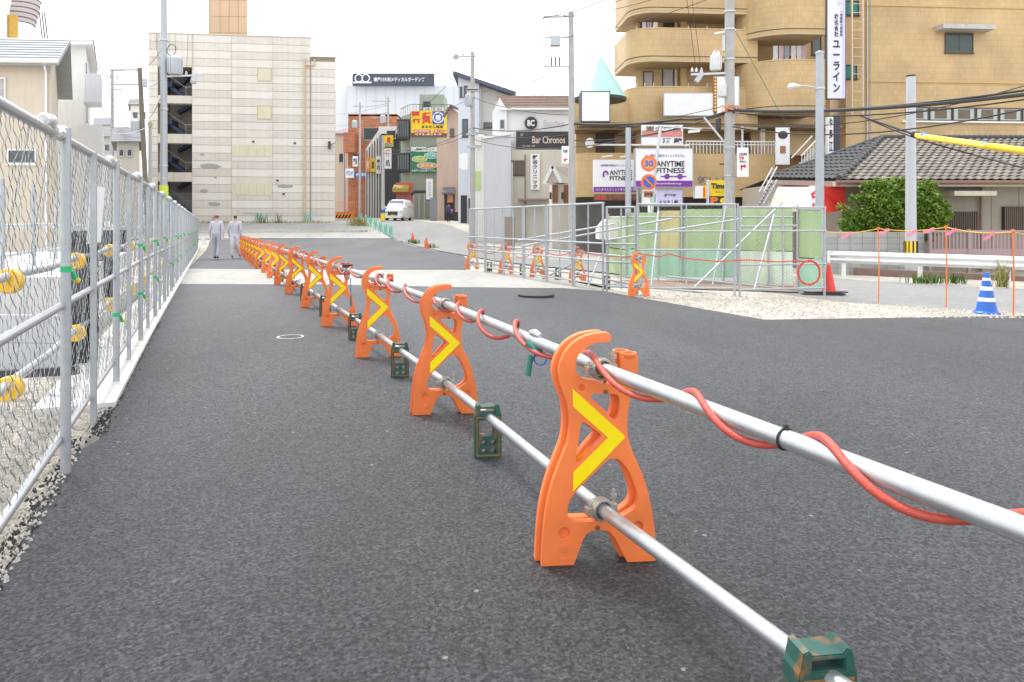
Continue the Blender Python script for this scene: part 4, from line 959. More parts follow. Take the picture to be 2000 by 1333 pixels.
# roof terrace with curved awning (behind)
tf = Fac(10, 40, 8, base=-.5); t, r0 = box_bldg(tf, 'terrace_house', 'white and ochre upper storey with a curved purplish awning frame', (-60, 8, 14, 420), 6, offwhite)
ob('ochre_wall', MB().box(*tf.r(13, 25, 36, 75)[:2], .1, 1.2, tf.uz(25, 75)[1]-1, tf.uz(25, 28)[1]), M('ochre_wall', (.6, .36, .08), .7), t)
awn = M('polycarbonate_brown', (.32, .22, .24), .3, 0, .1, 3, alpha=.75)
for k in range(6):
    y0 = k*.5; pts = []
    for q in range(10):
        a = q/9*math.pi/2; u_, zz = tf.uz(20+math.sin(a)*56, 2+16*(1-math.cos(a))+k*5.0); pts.append((u_, -1+y0, zz))
    ob('awning_rib', MB().tube(pts, .035, 6), M('awning_bronze', (.16, .11, .11), .4, .4), t)
    if k < 5:
        mb = MB(); n = len(pts)
        for q, p in enumerate(pts): u2, z2_ = tf.uz(20+math.sin(q/9*math.pi/2)*56, 2+16*(1-math.cos(q/9*math.pi/2))+(k+1)*5.0); mb.v += [p, (u2, -1+y0+.5, z2_)]
        mb.f = [(2*q, 2*q+2, 2*q+3, 2*q+1) for q in range(n-1)]; ob('awning_sheet', mb, awn, t, fix=False)
for u in (74, 79, 84): p = tf.uz(u, 30); ob('awning_post', MB().tube([(p[0], -.6, p[1]), (p[0]+.15, -.6, tf.uz(u, 80)[1])], .035, 6), M('awning_bronze', (.16, .11, .11), .4, .4), t)
shear(t, -.6)
# distant low houses seen between the poles on the left
for k, (u0, v0, u1, Y, c_, lb) in enumerate(((200, 268, 245, 70, (.55, .54, .52), 'pale distant house with a dark tiled roof beyond the poles'), (228, 278, 272, 52, (.5, .47, .42), 'grey-roofed low house behind the leaning pole'), (255, 205, 275, 110, (.7, .68, .64), 'far pale apartment block behind the leaning pole'), (188, 245, 215, 95, (.6, .6, .6), 'far white house beside the slim pole'))):
    g = Fac(u0, Y, 0, base=.5); t, r0 = box_bldg(g, 'distant_house', lb, (u0, v0, u1, 420), 6, M('far_wall_%d' % k, c_, .8, 0, .1, 1), 'house')
    ob('roof', MB().add([(r0[0]-.4, -.5, r0[3]), (r0[1]+.4, -.5, r0[3]), (r0[1]+.4, 6.5, r0[3]), (r0[0]-.4, 6.5, r0[3]), (r0[0]-.4, 3, r0[3]+1.4), (r0[1]+.4, 3, r0[3]+1.4)], [(0,1,5,4),(2,3,4,5),(1,2,5),(3,0,4),(0,3,2,1)]), M('far_roof', (.12, .125, .14), .7, 0, .3, 4), t)
    for q in range(2): window(t, g.r(u0+4+q*16, v0+14, u0+14+q*16, v0+28), 0, alu, glass, 1)
    shear(t, (u0-1000)/F*.95)
# ------------------------------------------------------------------ street buildings (middle)
g = Fac(660, 140, 0); bigw = M('hospital_cladding', (.62, .65, .70), .5, 0, .03, .5)
t, r0 = box_bldg(g, 'medical_building', 'large pale blue-white building behind the street with a dark rooftop sign', (676, 168, 905, 420), 20, bigw)
for k in range(12): a = r0[0]+(r0[1]-r0[0])*k/12; ob('cladding_seam', MB().box(a, a+.12, -.06, 0, 0, r0[3]), M('clad_seam', (.56, .59, .64), .5), t)
ob('left_block', MB().box(*g.r(640, 172, 676, 420)[:2], 2, 18, -2, g.uz(660, 172)[1]), M('clad2', (.68, .7, .72), .5), t)
ob('upper_block', MB().box(*g.r(676, 145, 692, 168)[:2], 1, 12, g.uz(680, 168)[1], g.uz(680, 146)[1]), signw, t)
t, r1, y1 = sign(Fac(660, 139, 0), (690, 145, 849, 169), 'dark slate rooftop billboard with white heart emblem and Japanese name', M('slate_sign', (.055, .07, .10), .5), 'rooftop_sign', .6)
text('寝屋川大利メディカルガーデンズ', sub(r1, .26, .88, .33, .68), y1-.02, signw, t, .02)
def heart_ring(par, cx, cz, r_, y): ob('emblem_ring', MB().tube([(cx+r_*math.cos(a*.3927), y, cz+r_*math.sin(a*.3927)) for a in range(16)], r_*.16, 5, closed=True), signw, par)
cx = r1[0]+(r1[1]-r1[0])*.12; cz = (r1[2]+r1[3])/2; hh = r1[3]-r1[2]
heart_ring(t, cx-hh*.28, cz+hh*.1, hh*.3, y1-.06); heart_ring(t, cx+hh*.28, cz+hh*.1, hh*.3, y1-.06); plate_(t, (cx-hh*.75, cx+hh*.75, cz-hh*.3, cz-hh*.18), y1, signw, .06, 'emblem_bar')
# orange brick building
brick = tilemat('orange_brick', (.44, .15, .07), (.3, .16, .1), .6, .2, .02)
def tile_wall(f, px, mat, par, y=0, th=.3, name='wall', ext=0):
    u0, u1, z0, z1 = f.r(*px); return ob(name, MB().band([(u0, y), (u1, y)], z0-ext, z1, th), mat, par), (u0, u1, z0, z1)
def tile_box(f, px, mat, par, depth, ext=1.5):
    u0, u1, z0, z1 = f.r(*px); return ob('wall', MB().band([(u0, depth), (u0, 0), (u1, 0), (u1, depth)], z0-ext, z1, .2), mat, par), (u0, u1, z0, z1)
g = Fac(680, 95, 0); t = g.thing('brick_building', 'orange brick building with a stepped front beside the street', 'building'); tile_box(g, (680, 223, 776, 410), brick, t, 8)
u = g.r(680, 223, 776, 410); ob('roof_slab', MB().box(u[0], u[1], 0, 8, u[3]-.3, u[3]-.1), conc, t)
o, q = tile_wall(g, (676, 262, 698, 300), brick, t, -1.6, 1.6, 'brick_bay'); window(t, g.r(710, 250, 742, 274), 0, alu, glass, 2); window(t, g.r(690, 300, 702, 318), 0, alu, glass, 0)
for k, (px, s_, m1, m2) in enumerate(((((690, 306, 700, 326)), '薬局', signw, ink), ((694, 336, 720, 348), '歯科', sb, signw), ((676, 330, 692, 348), 'ｸﾘﾆｯｸ', signw, sb))):
    a, rr, yy = sign(Fac(680, 94, 0), px, ['small white hanging sign on the orange brick building', 'blue dental sign low on the orange brick building', 'white clinic sign board at the corner by the street'][k], m1, 'shop_sign', .2, -.2); text(s_, sub(rr, .12, .88, .2, .8), yy-.02, m2, a, .02)
g = Fac(655, 100, 0); t, r0 = box_bldg(g, 'small_house', 'small cream house with purple-brown roof beside the pale building', (650, 262, 680, 410), 6, M('cream_wall', (.58, .52, .42), .8)); ob('roof', MB().add([(r0[0]-.5, -.6, r0[3]), (r0[1]+.5, -.6, r0[3]), (r0[1]+.5, 6, r0[3]), (r0[0]-.5, 6, r0[3]), (r0[0]+.8, 3, r0[3]+1.1), (r0[1]-.5, 3, r0[3]+1.1)], [(0,1,5,4),(2,3,4,5),(1,2,5),(3,0,4),(0,3,2,1)]), M('plum_roof', (.16, .09, .12), .6), t)
window(t, g.r(662, 300, 672, 318), 0, alu, glass, 0)
# striped white gable hall
g = Fac(714, 85, 0); t = g.thing('white_hall', 'white lean-to hall with dark vertical wall strips', 'building'); r0 = g.r(714, 248, 760, 405)
ob('wall', MB().prism([(r0[0], -1), (r0[1], -1), (r0[1], r0[3]), (r0[1]-1.0, r0[3]), (r0[0], g.uz(715, 292)[1])], 0, 9), offwhite, t)
for k in range(9): a = r0[0]+.15+(r0[1]-r0[0]-.3)*k/8; zt = min(r0[3], g.uz(715, 292)[1]+(a-r0[0])*1.15)-.3; ob('wall_strip', MB().box(a-.05, a+.05, -.05, -.002, -.2, zt), darkframe, t)
for px, s_, m1, m2, lb in (((724, 310, 733, 336), '黄', sy, ink, 'narrow yellow strip sign on the white hall'), ((715, 308, 723, 336), '祝', M('sign_orange', (.8, .3, .1), .5), signw, 'narrow orange strip sign on the white hall'), ((734, 305, 745, 340), '案内', signw, ink, 'pale notice board on the white hall')):
    a, rr, yy = sign(Fac(714, 84.8, 0), px, lb, m1, 'shop_sign', .1); text(s_, sub(rr, .2, .8, .2, .8), yy-.02, m2, a, .02, vertical=True)
# dark-fronted building with hanging signs
g = Fac(748, 80, 0); t, r0 = box_bldg(g, 'dark_shopfront', 'dark grey narrow shop building next to the green building', (744, 250, 780, 410), 6, M('charcoal_wall', (.07, .07, .08), .6))
ob('white_fascia', MB().box(r0[0]-.2, r0[1], -.3, 0, g.uz(750, 262)[1], g.uz(750, 248)[1]), white, t); window(t, g.r(756, 256, 774, 272), -.3, alu, glass, 1)
a, rr, yy = sign(Fac(748, 76, 0), (753, 266, 770, 288), 'yellow and green square sign with a red mark above the hanging lantern sign', sy, 'shop_sign', .2, -.5); plate_(a, sub(rr, .1, .9, .05, .3), yy, sg, .02); plate_(a, sub(rr, .3, .7, .35, .8), yy, sr, .02); text('焼肉', sub(rr, .2, .8, .08, .27), yy-.03, signw, a, .02)
a, rr, yy = sign(Fac(748, 76, 0), (753, 291, 767, 331), 'white vertical hanging shop sign with red and black characters', signw, 'hanging_sign', .25, -.5, frame=darkframe); text('酒', sub(rr, .2, .8, .6, .9), yy-.02, sr, a, .03); text('処', sub(rr, .2, .8, .12, .45), yy-.02, ink, a, .02)
# green building
g = Fac(775, 75, 0); gw_ = M('sage_wall', (.31, .36, .29), .75, 0, .05, 1, dirt=.12); t, r0 = box_bldg(g, 'green_building', 'sage green three-storey building with a yellow pawn sign and bay windows', (801, 220, 880, 412), 9, gw_)
sg0 = g.r(776, 222, 801, 412); ob('side_bay', MB().add([(sg0[0], 2.4, -1), (sg0[1], 0, -1), (sg0[1], 6, -1), (sg0[0], 6, -1), (sg0[0], 2.4, sg0[3]), (sg0[1], 0, sg0[3]), (sg0[1], 6, sg0[3]), (sg0[0], 6, sg0[3])], [(0,1,5,4),(1,2,6,5),(2,3,7,6),(3,0,4,7),(4,5,6,7),(0,3,2,1)]), gw_, t)
ob('rooftop_room', MB().box(*g.r(812, 175, 862, 222)[:2], 3, 7, r0[3], g.uz(830, 175)[1]), gw_, t); ob('roof_door', MB().box(*g.r(820, 191, 834, 206)[:2], 2.9, 3, r0[3], g.uz(820, 190)[1]), dark, t)
for k in range(18): a = sg0[0]+(r0[1]-sg0[0])*k/17; yy = max(0, 2.4*(1-(a-sg0[0])/(sg0[1]-sg0[0]))); ob('roof_baluster', MB().tube([(a, yy+.05, r0[3]), (a, yy+.05, r0[3]+.85)], .02, 4), darkframe, t)
ob('roof_rail', MB().tube([(sg0[0], 2.45, sg0[3]+.85), (sg0[1], .05, r0[3]+.85), (r0[1], .05, r0[3]+.85)], .035, 5), darkframe, t)
for u in (826, 848): b0 = g.r(u, 206, u+18, 217); c_ = ob('aircon_unit', MB().box(b0[0], b0[1], .3, .8, r0[3], r0[3]+.6), offwhite, t); ob('fan_grille', MB().disc(((b0[0]+b0[1])/2, r0[3]+.3), .22, .28, .3, 14), galvd, c_)
for px in ((776, 234, 800, 272), (776, 300, 800, 336)):
    b0 = g.r(*px); bw = ob('bay_window', MB().box(b0[0], b0[1], -.35, 2, b0[2], b0[2]+.25).box(b0[0], b0[1], -.35, 2, b0[3]-.15, b0[3]), darkframe, t); ob('pane', MB().box(b0[0]+.08, b0[1]-.08, -.28, 1.9, b0[2]+.25, b0[3]-.15), glass, bw)
    for k in range(6): a = b0[0]+(b0[1]-b0[0]-.06)*k/5; ob('glazing_bar', MB().box(a, a+.06, -.34, -.28, b0[2]+.25, b0[3]-.15), darkframe, bw)
b0 = g.r(770, 361, 801, 378); ob('awning', MB().add([(b0[0], -1.2, b0[2]+.5), (b0[1], -1.2, b0[2]+.5), (b0[1], 0, b0[3]), (b0[0], 0, b0[3]), (b0[0], -1.2, b0[2]+.1), (b0[1], -1.2, b0[2]+.1), (b0[1], 0, b0[2]+.1), (b0[0], 0, b0[2]+.1)], [(0,1,2,3),(4,7,6,5),(0,4,5,1),(1,5,6,2),(3,7,4,0)]), M('gold_awning', (.45, .33, .09), .6), t)
ob('red_shopfront', MB().box(b0[0]+.2, b0[1]+.3, -.15, -.02, -.8, b0[3]+.2), M('coral_front', (.62, .15, .10), .6), t)
for k in range(5): a = b0[0]+.4+k*.28; ob('shop_door_panel', MB().box(a, a+.2, -.2, -.15, -.5, b0[2]-.1), M('shop_door', (.4, .2, .2), .5), t)
ob('carport_roof', MB().tube([g.uz(806, 382)[:1]+(-1.5, g.uz(806, 382)[1]), g.uz(815, 376)[:1]+(-1.5, g.uz(815, 376)[1]), g.uz(835, 376)[:1]+(-1.5, g.uz(835, 376)[1])], .15, 6), darksteel, t)
for u in (812, 822, 832): a = g.uz(u, 380); ob('carport_post', MB().tube([(a[0], -1.5, a[1]), (a[0], -1.5, -.5)], .06, 6), galvd, t)
fs = Fac(775, 74.9, 0)
a, rr, yy = sign(fs, (803, 217, 873, 266), 'big yellow pawn shop billboard with red character and blue ring crest', sy, 'billboard', .12)
plate_(a, sub(rr, 0, 1, 0, .11), yy, M('maroon', (.3, .05, .04), .5), .03); plate_(a, sub(rr, .60, .92, .46, .98), yy, sb, .03)
text('質', sub(rr, .30, .57, .48, .94), yy-.03, sr, a, .03); text('まるぜん商事', sub(rr, .3, .9, .30, .42), yy-.03, ink, a, .02); text('072-823-9', sub(rr, .12, .85, .02, .09), yy-.05, signw, a, .02)
plate_(a, sub(rr, .08, .55, .14, .24), yy, sr, .03); plate_(a, sub(rr, .64, .9, .14, .24), yy, sr, .03); plate_(a, sub(rr, .02, .24, .80, .97), yy, sr, .03); text('高価買取', sub(rr, .1, .53, .155, .225), yy-.05, signw, a, .02); text('貴金属', sub(rr, .66, .88, .155, .225), yy-.05, signw, a, .02)
plate_(a, sub(rr, .06, .11, .5, .68), yy, sr, .03); plate_(a, sub(rr, .11, .19, .62, .68), yy, sr, .03); plate_(a, sub(rr, .19, .24, .5, .68), yy, sr, .03)
cx = rr[0]+(rr[1]-rr[0])*.76; cz = rr[2]+(rr[3]-rr[2])*.72; rad = (rr[3]-rr[2])*.2; ob('crest_ring', MB().tube([(cx+rad*math.cos(q*.3142), yy-.06, cz+rad*math.sin(q*.3142)) for q in range(20)], .07, 5, closed=True), signw, a); text('善', (cx-rad*.6, cx+rad*.6, cz-rad*.6, cz+rad*.6), yy-.05, signw, a, .03)
a, rr, yy = sign(fs, (803, 288, 854, 337), 'dark green shop billboard with coloured ovals on the sage wall', sg, 'billboard', .12)
plate_(a, sub(rr, 0, 1, .82, 1), yy, signw, .03); text('買取ショップ', sub(rr, .2, .9, .86, .96), yy-.05, sg, a, .02); text('お気軽にお立寄り下さい', sub(rr, .03, .97, .02, .11), yy-.03, signw, a, .02)
def oval(par, cx, cz, rx_, rz_, y, mat): ob('oval', MB().prism([(cx+rx_*math.cos(q*.3142), cz+rz_*math.sin(q*.3142)) for q in range(20)], y-.03, y-.001), mat, par)
w_, hh = rr[1]-rr[0], rr[3]-rr[2]
for cx, cz, rx_, m1, s_ in ((.33, .52, .30, M('lime', (.45, .6, .05), .5), 'ブランド'), (.78, .66, .28, M('aqua', (.15, .6, .45), .5), '時計'), (.62, .26, .40, M('orange_oval', (.8, .35, .05), .5), '貴金属')):
    X0, Z0 = rr[0]+w_*cx, rr[2]+hh*cz; oval(a, X0, Z0, w_*rx_, hh*.13, yy, signw); oval(a, X0, Z0, w_*rx_*.88, hh*.105, yy-.03, m1); text(s_, (X0-w_*rx_*.6, X0+w_*rx_*.6, Z0-hh*.05, Z0+hh*.05), yy-.08, signw, a, .02)
a, rr, yy = sign(Fac(775, 70, 0), (833, 350, 846, 393), 'tall white standing sign with a blue foot before the sage building', signw, 'standing_sign', .3); plate_(a, sub(rr, 0, 1, 0, .07), yy, sb, .03); text('クリニック', sub(rr, .3, .7, .2, .85), yy-.02, sb, a, .01, vertical=True)
# pink-beige building
pinkw = M('salmon_plaster', (.60, .45, .36), .8, 0, .06, 1, dirt=.15); g = Fac(853, 68, 0); t, r0 = box_bldg(g, 'salmon_building', 'salmon plaster house with a gabled tower beside the sage building', (853, 270, 897, 440), 6, pinkw)
r2 = g.r(872, 222, 897, 270); ob('gable_tower', MB().prism([(r2[0], r0[3]), (r2[1], r0[3]), (r2[1], r2[3]), ((r2[0]+r2[1])/2-.2, g.uz(880, 207)[1]), (r2[0], g.uz(872, 226)[1])], .6, 5), pinkw, t)
ob('tower_roof', MB().bar((r2[0]-.3, .3, g.uz(870, 228)[1]), ((r2[0]+r2[1])/2-.2, .3, g.uz(880, 206)[1]), .8, .15).bar((r2[1]+.2, .3, g.uz(898, 216)[1]), ((r2[0]+r2[1])/2-.2, .3, g.uz(880, 206)[1]), .8, .15), M('mauve_roof', (.2, .14, .13), .7), t)
window(t, g.r(878, 250, 886, 266), .58, brownf, glass, 0); ob('terrace_rail', MB().tube([(r0[0], 0, r0[3]+.7), (r2[0], 0, r0[3]+.7)], .03, 5), darkframe, t)
ob('porch_roof', MB().add([(r0[0]+.6, -1.3, g.uz(870, 377)[1]), (r0[1]-.4, -1.3, g.uz(870, 377)[1]), (r0[1]-.4, 0, g.uz(870, 366)[1]), (r0[0]+.6, 0, g.uz(870, 366)[1]), (r0[0]+.6, -1.3, g.uz(870, 380)[1]), (r0[1]-.4, -1.3, g.uz(870, 380)[1]), (r0[1]-.4, 0, g.uz(870, 380)[1]), (r0[0]+.6, 0, g.uz(870, 380)[1])], [(0,1,2,3),(4,7,6,5),(0,4,5,1),(1,5,6,2),(3,7,4,0)]), M('porch_grey', (.16, .16, .17), .6), t)
ob('entrance', MB().box(*g.r(868, 381, 888, 438)[:2], -.06, -.002, -.3, g.uz(870, 381)[1]), dark, t); ob('poster', MB().box(*g.r(874, 379, 885, 396)[:2], -.12, -.06, *g.r(874, 379, 885, 396)[2:]), M('poster_orange', (.75, .35, .18), .6), t)
ob('grey_fin_wall', MB().box(*g.r(845, 388, 858, 436)[:2], -2.2, -1.9, -.6, g.uz(850, 388)[1]), M('grey_fin', (.22, .23, .25), .6), t)
ob('black_gate', MB().box(*g.r(890, 415, 911, 446)[:2], -2.4, -2.3, -.9, g.uz(900, 415)[1]), dark, t)
for k in range(5): ob('gate_slat', MB().box(*g.r(890, 415, 911, 446)[:2], -2.44, -2.4, -.8+k*.3, -.6+k*.3), darkframe, t)
# tall white house with slanted roof
g = Fac(895, 60, 0); lw = M('cool_white_plaster', (.62, .65, .70), .7, 0, .04, 1, dirt=.08); t = g.thing('slant_roof_house', 'tall cool-white house with a dark one-way slanted roof', 'house'); r0 = g.r(895, 150, 1000, 440); zl = g.uz(895, 150)[1]; zr = g.uz(995, 187)[1]; um = g.uz(936, 200)[0]
ob('wall', MB().prism([(r0[0], -1.5), (um, -1.5), (um, zl-(zl-zr)*(um-r0[0])/(r0[1]-r0[0])), (r0[0], zl)], 0, 7), lw, t)
ob('side_wall', MB().prism([(um, -1.5), (r0[1], -1.5), (r0[1], zr), (um, zl-(zl-zr)*(um-r0[0])/(r0[1]-r0[0]))], .5, 7), M('warm_grey_wall', (.56, .55, .51), .8, 0, .05, 1, dirt=.1), t)
ob('roof', MB().bar((r0[0]-.4, 3.2, zl+.25), (r0[1]+.3, 3.2, zr+.1), 7.4, .28), M('blue_slate', (.07, .09, .14), .5), t)
for px in ((898, 170, 903, 190), (906, 168, 913, 190), (903, 233, 914, 268)): window(t, g.r(*px), 0, darkframe, glass, 0)
window(t, g.r(944, 238, 964, 249), .5, darkframe, glass, 0); ob('side_conduit', MB().tube([(um+.1, -.05, 0), (um+.1, -.05, zl-1)], .05, 6), galvd, t)
for px in ((900, 382, 912, 440), (915, 388, 925, 440)): ob('doorway', MB().box(*g.r(*px)[:2], -.05, -.002, -1, g.r(*px)[3]), dark, t)
a, rr, yy = sign(Fac(895, 58, 0), (902, 300, 914, 332), 'small white vertical sign on the tall slant-roofed house', signw, 'shop_sign', .15); text('ﾊﾞｰ', sub(rr, .3, .7, .4, .8), yy-.02, sr, a, .02, vertical=True)
# bar building
g = Fac(990, 52, 0); wb = M('white_render', (.72, .73, .75), .7, 0, .03, 1, dirt=.07); t = g.thing('bar_building', 'white two-storey bar building with a brown pitched roof and black sign', 'building'); r0 = g.r(970, 214, 1122, 445)
ob('wall', MB().box(r0[0], r0[1], 0, 8, -1.5, r0[3]), wb, t); zr = g.uz(1000, 187, 3)[1]
rfb = M('brown_shingle', (.22, .15, .115), .8, 0, .2, 4, .3, 25); u1 = r0[1]+.2
ob('roof', MB().add([(r0[0]+.3, -.4, r0[3]), (u1, -.4, r0[3]), (u1, 3, zr), (r0[0]-.1, 3, zr), (r0[0]+.3, 8.4, r0[3]), (u1, 8.4, r0[3])], [(0,1,2,3),(3,2,5,4),(0,3,4),(1,5,2),(0,4,5,1)]), rfb, t)
for k in range(8): q = (k+.5)/8; ob('shingle_course', MB().bar((r0[0]+.3-.4*q, -.4+3.4*q, r0[3]+(zr-r0[3])*q+.02), (u1, -.4+3.4*q, r0[3]+(zr-r0[3])*q+.02), .08, .03), rfb, t)
ob('gutter', MB().tube([(r0[0]+.2, -.48, r0[3]-.05), (u1, -.48, r0[3]-.05)], .08, 6), white, t, True)
ga = g.uz(962, 222)[0]; gb = g.uz(990, 222)[0]; ob('gable_bay', MB().prism([(ga, g.uz(970, 270)[1]), (gb, g.uz(970, 270)[1]), (gb, g.uz(985, 216)[1]), ((ga+gb)/2, g.uz(976, 192)[1]), (ga, g.uz(962, 222)[1])], -.3, 2), wb, t); window(t, g.r(976, 235, 986, 254), -.3, alu, glass, 0)
a, rr, yy = sign(Fac(990, 51.9, 0), (1008, 258, 1120, 291), 'long black sign board of the bar on the white building', M('sign_charcoal', (.035, .03, .035), .4), 'bar_sign', .2)
cream_ink = M('sign_cream', (.7, .58, .5), .5); text('Bar Chronos', sub(rr, .28, .85, .3, .72), yy-.02, cream_ink, a, .01); text('1F', sub(rr, .08, .12, .72, .88), yy-.02, cream_ink, a); text('℡ 072-838-1480', sub(rr, .08, .33, .1, .2), yy-.02, cream_ink, a)
for k in (1, 2, 3): plate_(a, sub(rr, k*.25-.002, k*.25+.002, 0, 1), yy, darkframe, .03, 'board_joint')
a = Fac(990, 51.9, 0); tt = a.thing('bar_emblem', 'round black emblem with white monogram on the white bar wall', 'emblem'); c0 = a.uz(1037, 241); ob('disc', MB().disc(c0, .46, -.08, -.001, 28), ink, tt); text('BC', (c0[0]-.26, c0[0]+.26, c0[1]-.22, c0[1]+.22), -.1, signw, tt, .03)
tt = a.thing('bar_lettering', 'pale grey bar name lettering on the white upper wall', 'lettering'); rr = a.r(1062, 235, 1102, 248); text('Bacchus', rr, -.02, M('faint_grey', (.5, .5, .52), .6), tt, .01)
# grey annexes in front
g = Fac(945, 49, 0); ct = M('clinic_cream', (.60, .575, .50), .75, 0, .04, 1, dirt=.1)
t, r0 = box_bldg(g, 'clinic_annex', 'cream clinic annex with a vertical name sign beneath the black bar sign', (1000, 293, 1125, 440), 2, ct); window(t, g.r(985, 314, 1024, 343), 0, brownf, M('olive_glass', (.15, .14, .06), .2, 0, .2, 2), 1)
ob('sliding_shutter', MB().box(*g.r(1006, 316, 1023, 342)[:2], -.12, -.06, *g.r(1006, 316, 1023, 342)[2:]), M('brown_shutter', (.13, .11, .085), .6), t)
ob('porch_roof', MB().bar((g.uz(1012, 390)[0], -.6, g.uz(1012, 391)[1]), (g.uz(1070, 390)[0], -.6, g.uz(1070, 391)[1]), 1.4, .12), M('porch_mauve', (.25, .2, .2), .6), t); ob('downpipe', MB().tube([(g.uz(1026, 300)[0], -.08, g.uz(1026, 302)[1]), (g.uz(1026, 300)[0], -.08, -1)], .05, 6), M('downpipe_brown', (.3, .24, .16), .6), t)
a, rr, yy = sign(Fac(945, 48.9, 0), (1036, 301, 1054, 371), 'white vertical clinic sign with black Japanese characters', signw, 'clinic_sign', .06); text('桝谷クリニック', sub(rr, .2, .8, .03, .97), yy-.02, ink, a, .03, vertical=True)
g2 = Fac(945, 48, 0); t = g2.thing('grey_annex', 'plain pale grey annex with a sloping parapet beside the clinic', 'building'); r0 = g2.r(945, 268, 1007, 440); lg = M('pale_grey_wall', (.58, .60, .64), .7, 0, .03, 1, dirt=.08)
ob('wall', MB().prism([(r0[0], -1.5), (r0[1]-.3, -1.5), (r0[1]-.3, g2.uz(1003, 262)[1]), (r0[0], g2.uz(945, 271)[1])], 0, 5), lg, t); ob('parapet_trim', MB().bar((r0[0]-.1, -.05, g2.uz(945, 270)[1]), (r0[1]-.2, -.05, g2.uz(1003, 261)[1]), .2, .15), white, t)
ob('wall_conduit', MB().tube([(g2.uz(1006, 300)[0]-.2, -.06, 0), (g2.uz(1006, 300)[0]-.2, -.06, g2.uz(1006, 318)[1])], .06, 6), galvd, t)
ob('green_poster', MB().box(*g2.r(928, 335, 939, 372)[:2], -.1, -.05, *g2.r(928, 335, 939, 372)[2:]), M('poster_green', (.45, .6, .25), .6), t); ob('left_wing', MB().box(*g2.r(926, 262, 945, 440)[:2], -.04, 4, -1.5, g2.uz(935, 262)[1]), offwhite, t)
ob('meter_box', MB().box(*g2.r(928, 268, 940, 285)[:2], -.3, -.04, *g2.r(928, 268, 940, 285)[2:]), offwhite, t)
g = Fac(1062, 42, 0); t = g.thing('gable_porch_house', 'small white gabled porch with brown posts beside the round-balcony building', 'house'); r0 = g.r(1078, 360, 1125, 440); ob('wall', MB().box(r0[0], r0[1], 0, 3, -1.2, r0[3]), M('porch_wall', (.6, .56, .5), .8), t)
pk = g.uz(1078, 326); ob('gable_roof', MB().add([(g.uz(1063, 358)[0], -.4, g.uz(1063, 358)[1]), (pk[0], -.4, pk[1]), (g.uz(1094, 358)[0], -.4, g.uz(1094, 358)[1]), (g.uz(1063, 358)[0]+1.6, 2.6, g.uz(1063, 358)[1]), (pk[0]+1.6, 2.6, pk[1]+.1), (r0[1]+.4, 2.6, g.uz(1094, 358)[1])], [(0,1,4,3),(1,2,5,4),(0,2,1),(3,4,5),(0,3,5,2)]), M('pale_shingle', (.48, .46, .44), .8, 0, .12, 3), t)
ob('fascia', MB().bar((g.uz(1062, 358)[0], -.45, g.uz(1062, 360)[1]), (pk[0], -.45, pk[1]), .12, .2).bar((g.uz(1095, 358)[0], -.45, g.uz(1095, 358)[1]), (pk[0], -.45, pk[1]), .12, .2), white, t)
bw_ = M('brown_timber', (.24, .10, .05), .6, 0, .2, 5)
for px in ((1079, 362, 1089, 396), (1101, 362, 1117, 400)): ob('timber_panel', MB().box(*g.r(*px)[:2], -.1, -.002, g.r(*px)[2], g.r(*px)[3]), bw_, t)
for u in (1075, 1098): c_ = g.uz(u, 383); ob('wall_lamp', MB().box(c_[0]-.06, c_[0]+.06, -.25, -.1, c_[1]-.2, c_[1]+.2), darkframe, t)
ob('brick_planter', MB().box(*g.r(985, 424, 1006, 460)[:2], -1, -.6, -1, g.uz(990, 424)[1]), M('brown_block', (.3, .22, .17), .8), t)
# ------------------------------------------------------------------ ochre tiled building with round balconies
ytile = tilemat('ochre_tile', (.56, .39, .19), (.44, .30, .145), .1, .30, .007, .45, .05)
soff = M('balcony_soffit', (.52, .40, .24), .8, 0, .06, 1); ycap = M('balcony_rail', (.66, .58, .48), .5)
f = Fac(1680, 38, 4, base=-.8); t = f.thing('round_balcony_building', 'ochre tiled apartment building with rounded balconies above shops', 'apartment building'); YB = t
def wallr(px, y=0, th=.35, ext=0, name='wall'): return tile_wall(f, px, ytile, t, y, th, name, ext)
# right flat wing
rw = f.r(1652, -60, 2080, 420); ob('wing_wall', MB().band([(rw[0], 6), (rw[0], 0), (rw[1], 0)], -.5, rw[3], .3), ytile, t)
for v in (14, 161):
    r0 = f.r(1690, v-2, 2080, v+2); ob('band_course', MB().box(r0[0], r0[1], -.05, -.002, r0[2], r0[3]), M('ochre_band', (.55, .36, .15), .5), t)
window(t, f.r(1845, 65, 1900, 104), 0, brownf, M('teal_glass', (.045, .07, .065), .1, 0, .3, 2), 1); r0 = f.r(1825, 54, 1926, 63); ob('window_canopy', MB().box(r0[0], r0[1], -.7, -.002, r0[2], r0[3]), conc, t)
r0 = f.r(1768, 211, 2040, 237); n = 6
for k in range(n):
    a, b_ = r0[0]+(r0[1]-r0[0])*k/n, r0[0]+(r0[1]-r0[0])*(k+1)/n; w_ = window(t, (a+.02, b_-.02, r0[2], r0[3]), 0, brownf, M('frosted_glass', (.42, .47, .46), .35, 0, .1, 2), 0, sill=False)
    ob('inner_blind', MB().box(a+.32, b_-.32, -.045, -.03, r0[2]+.12, r0[3]-.1), M('blind_brown', (.16, .12, .08), .7), w_)
r0 = f.r(1760, 238, 2080, 241); ob('sill_band', MB().box(r0[0], r0[1], -.15, -.002, r0[2], r0[3]), white, t)
teal = M('teal_pane', (.03, .2, .17), .25, 0, .15, 2)
for px in ((1649, 2, 1677, 31), (1646, 127, 1673, 155)): window(t, f.r(*px), 0, darkframe, teal, 1)
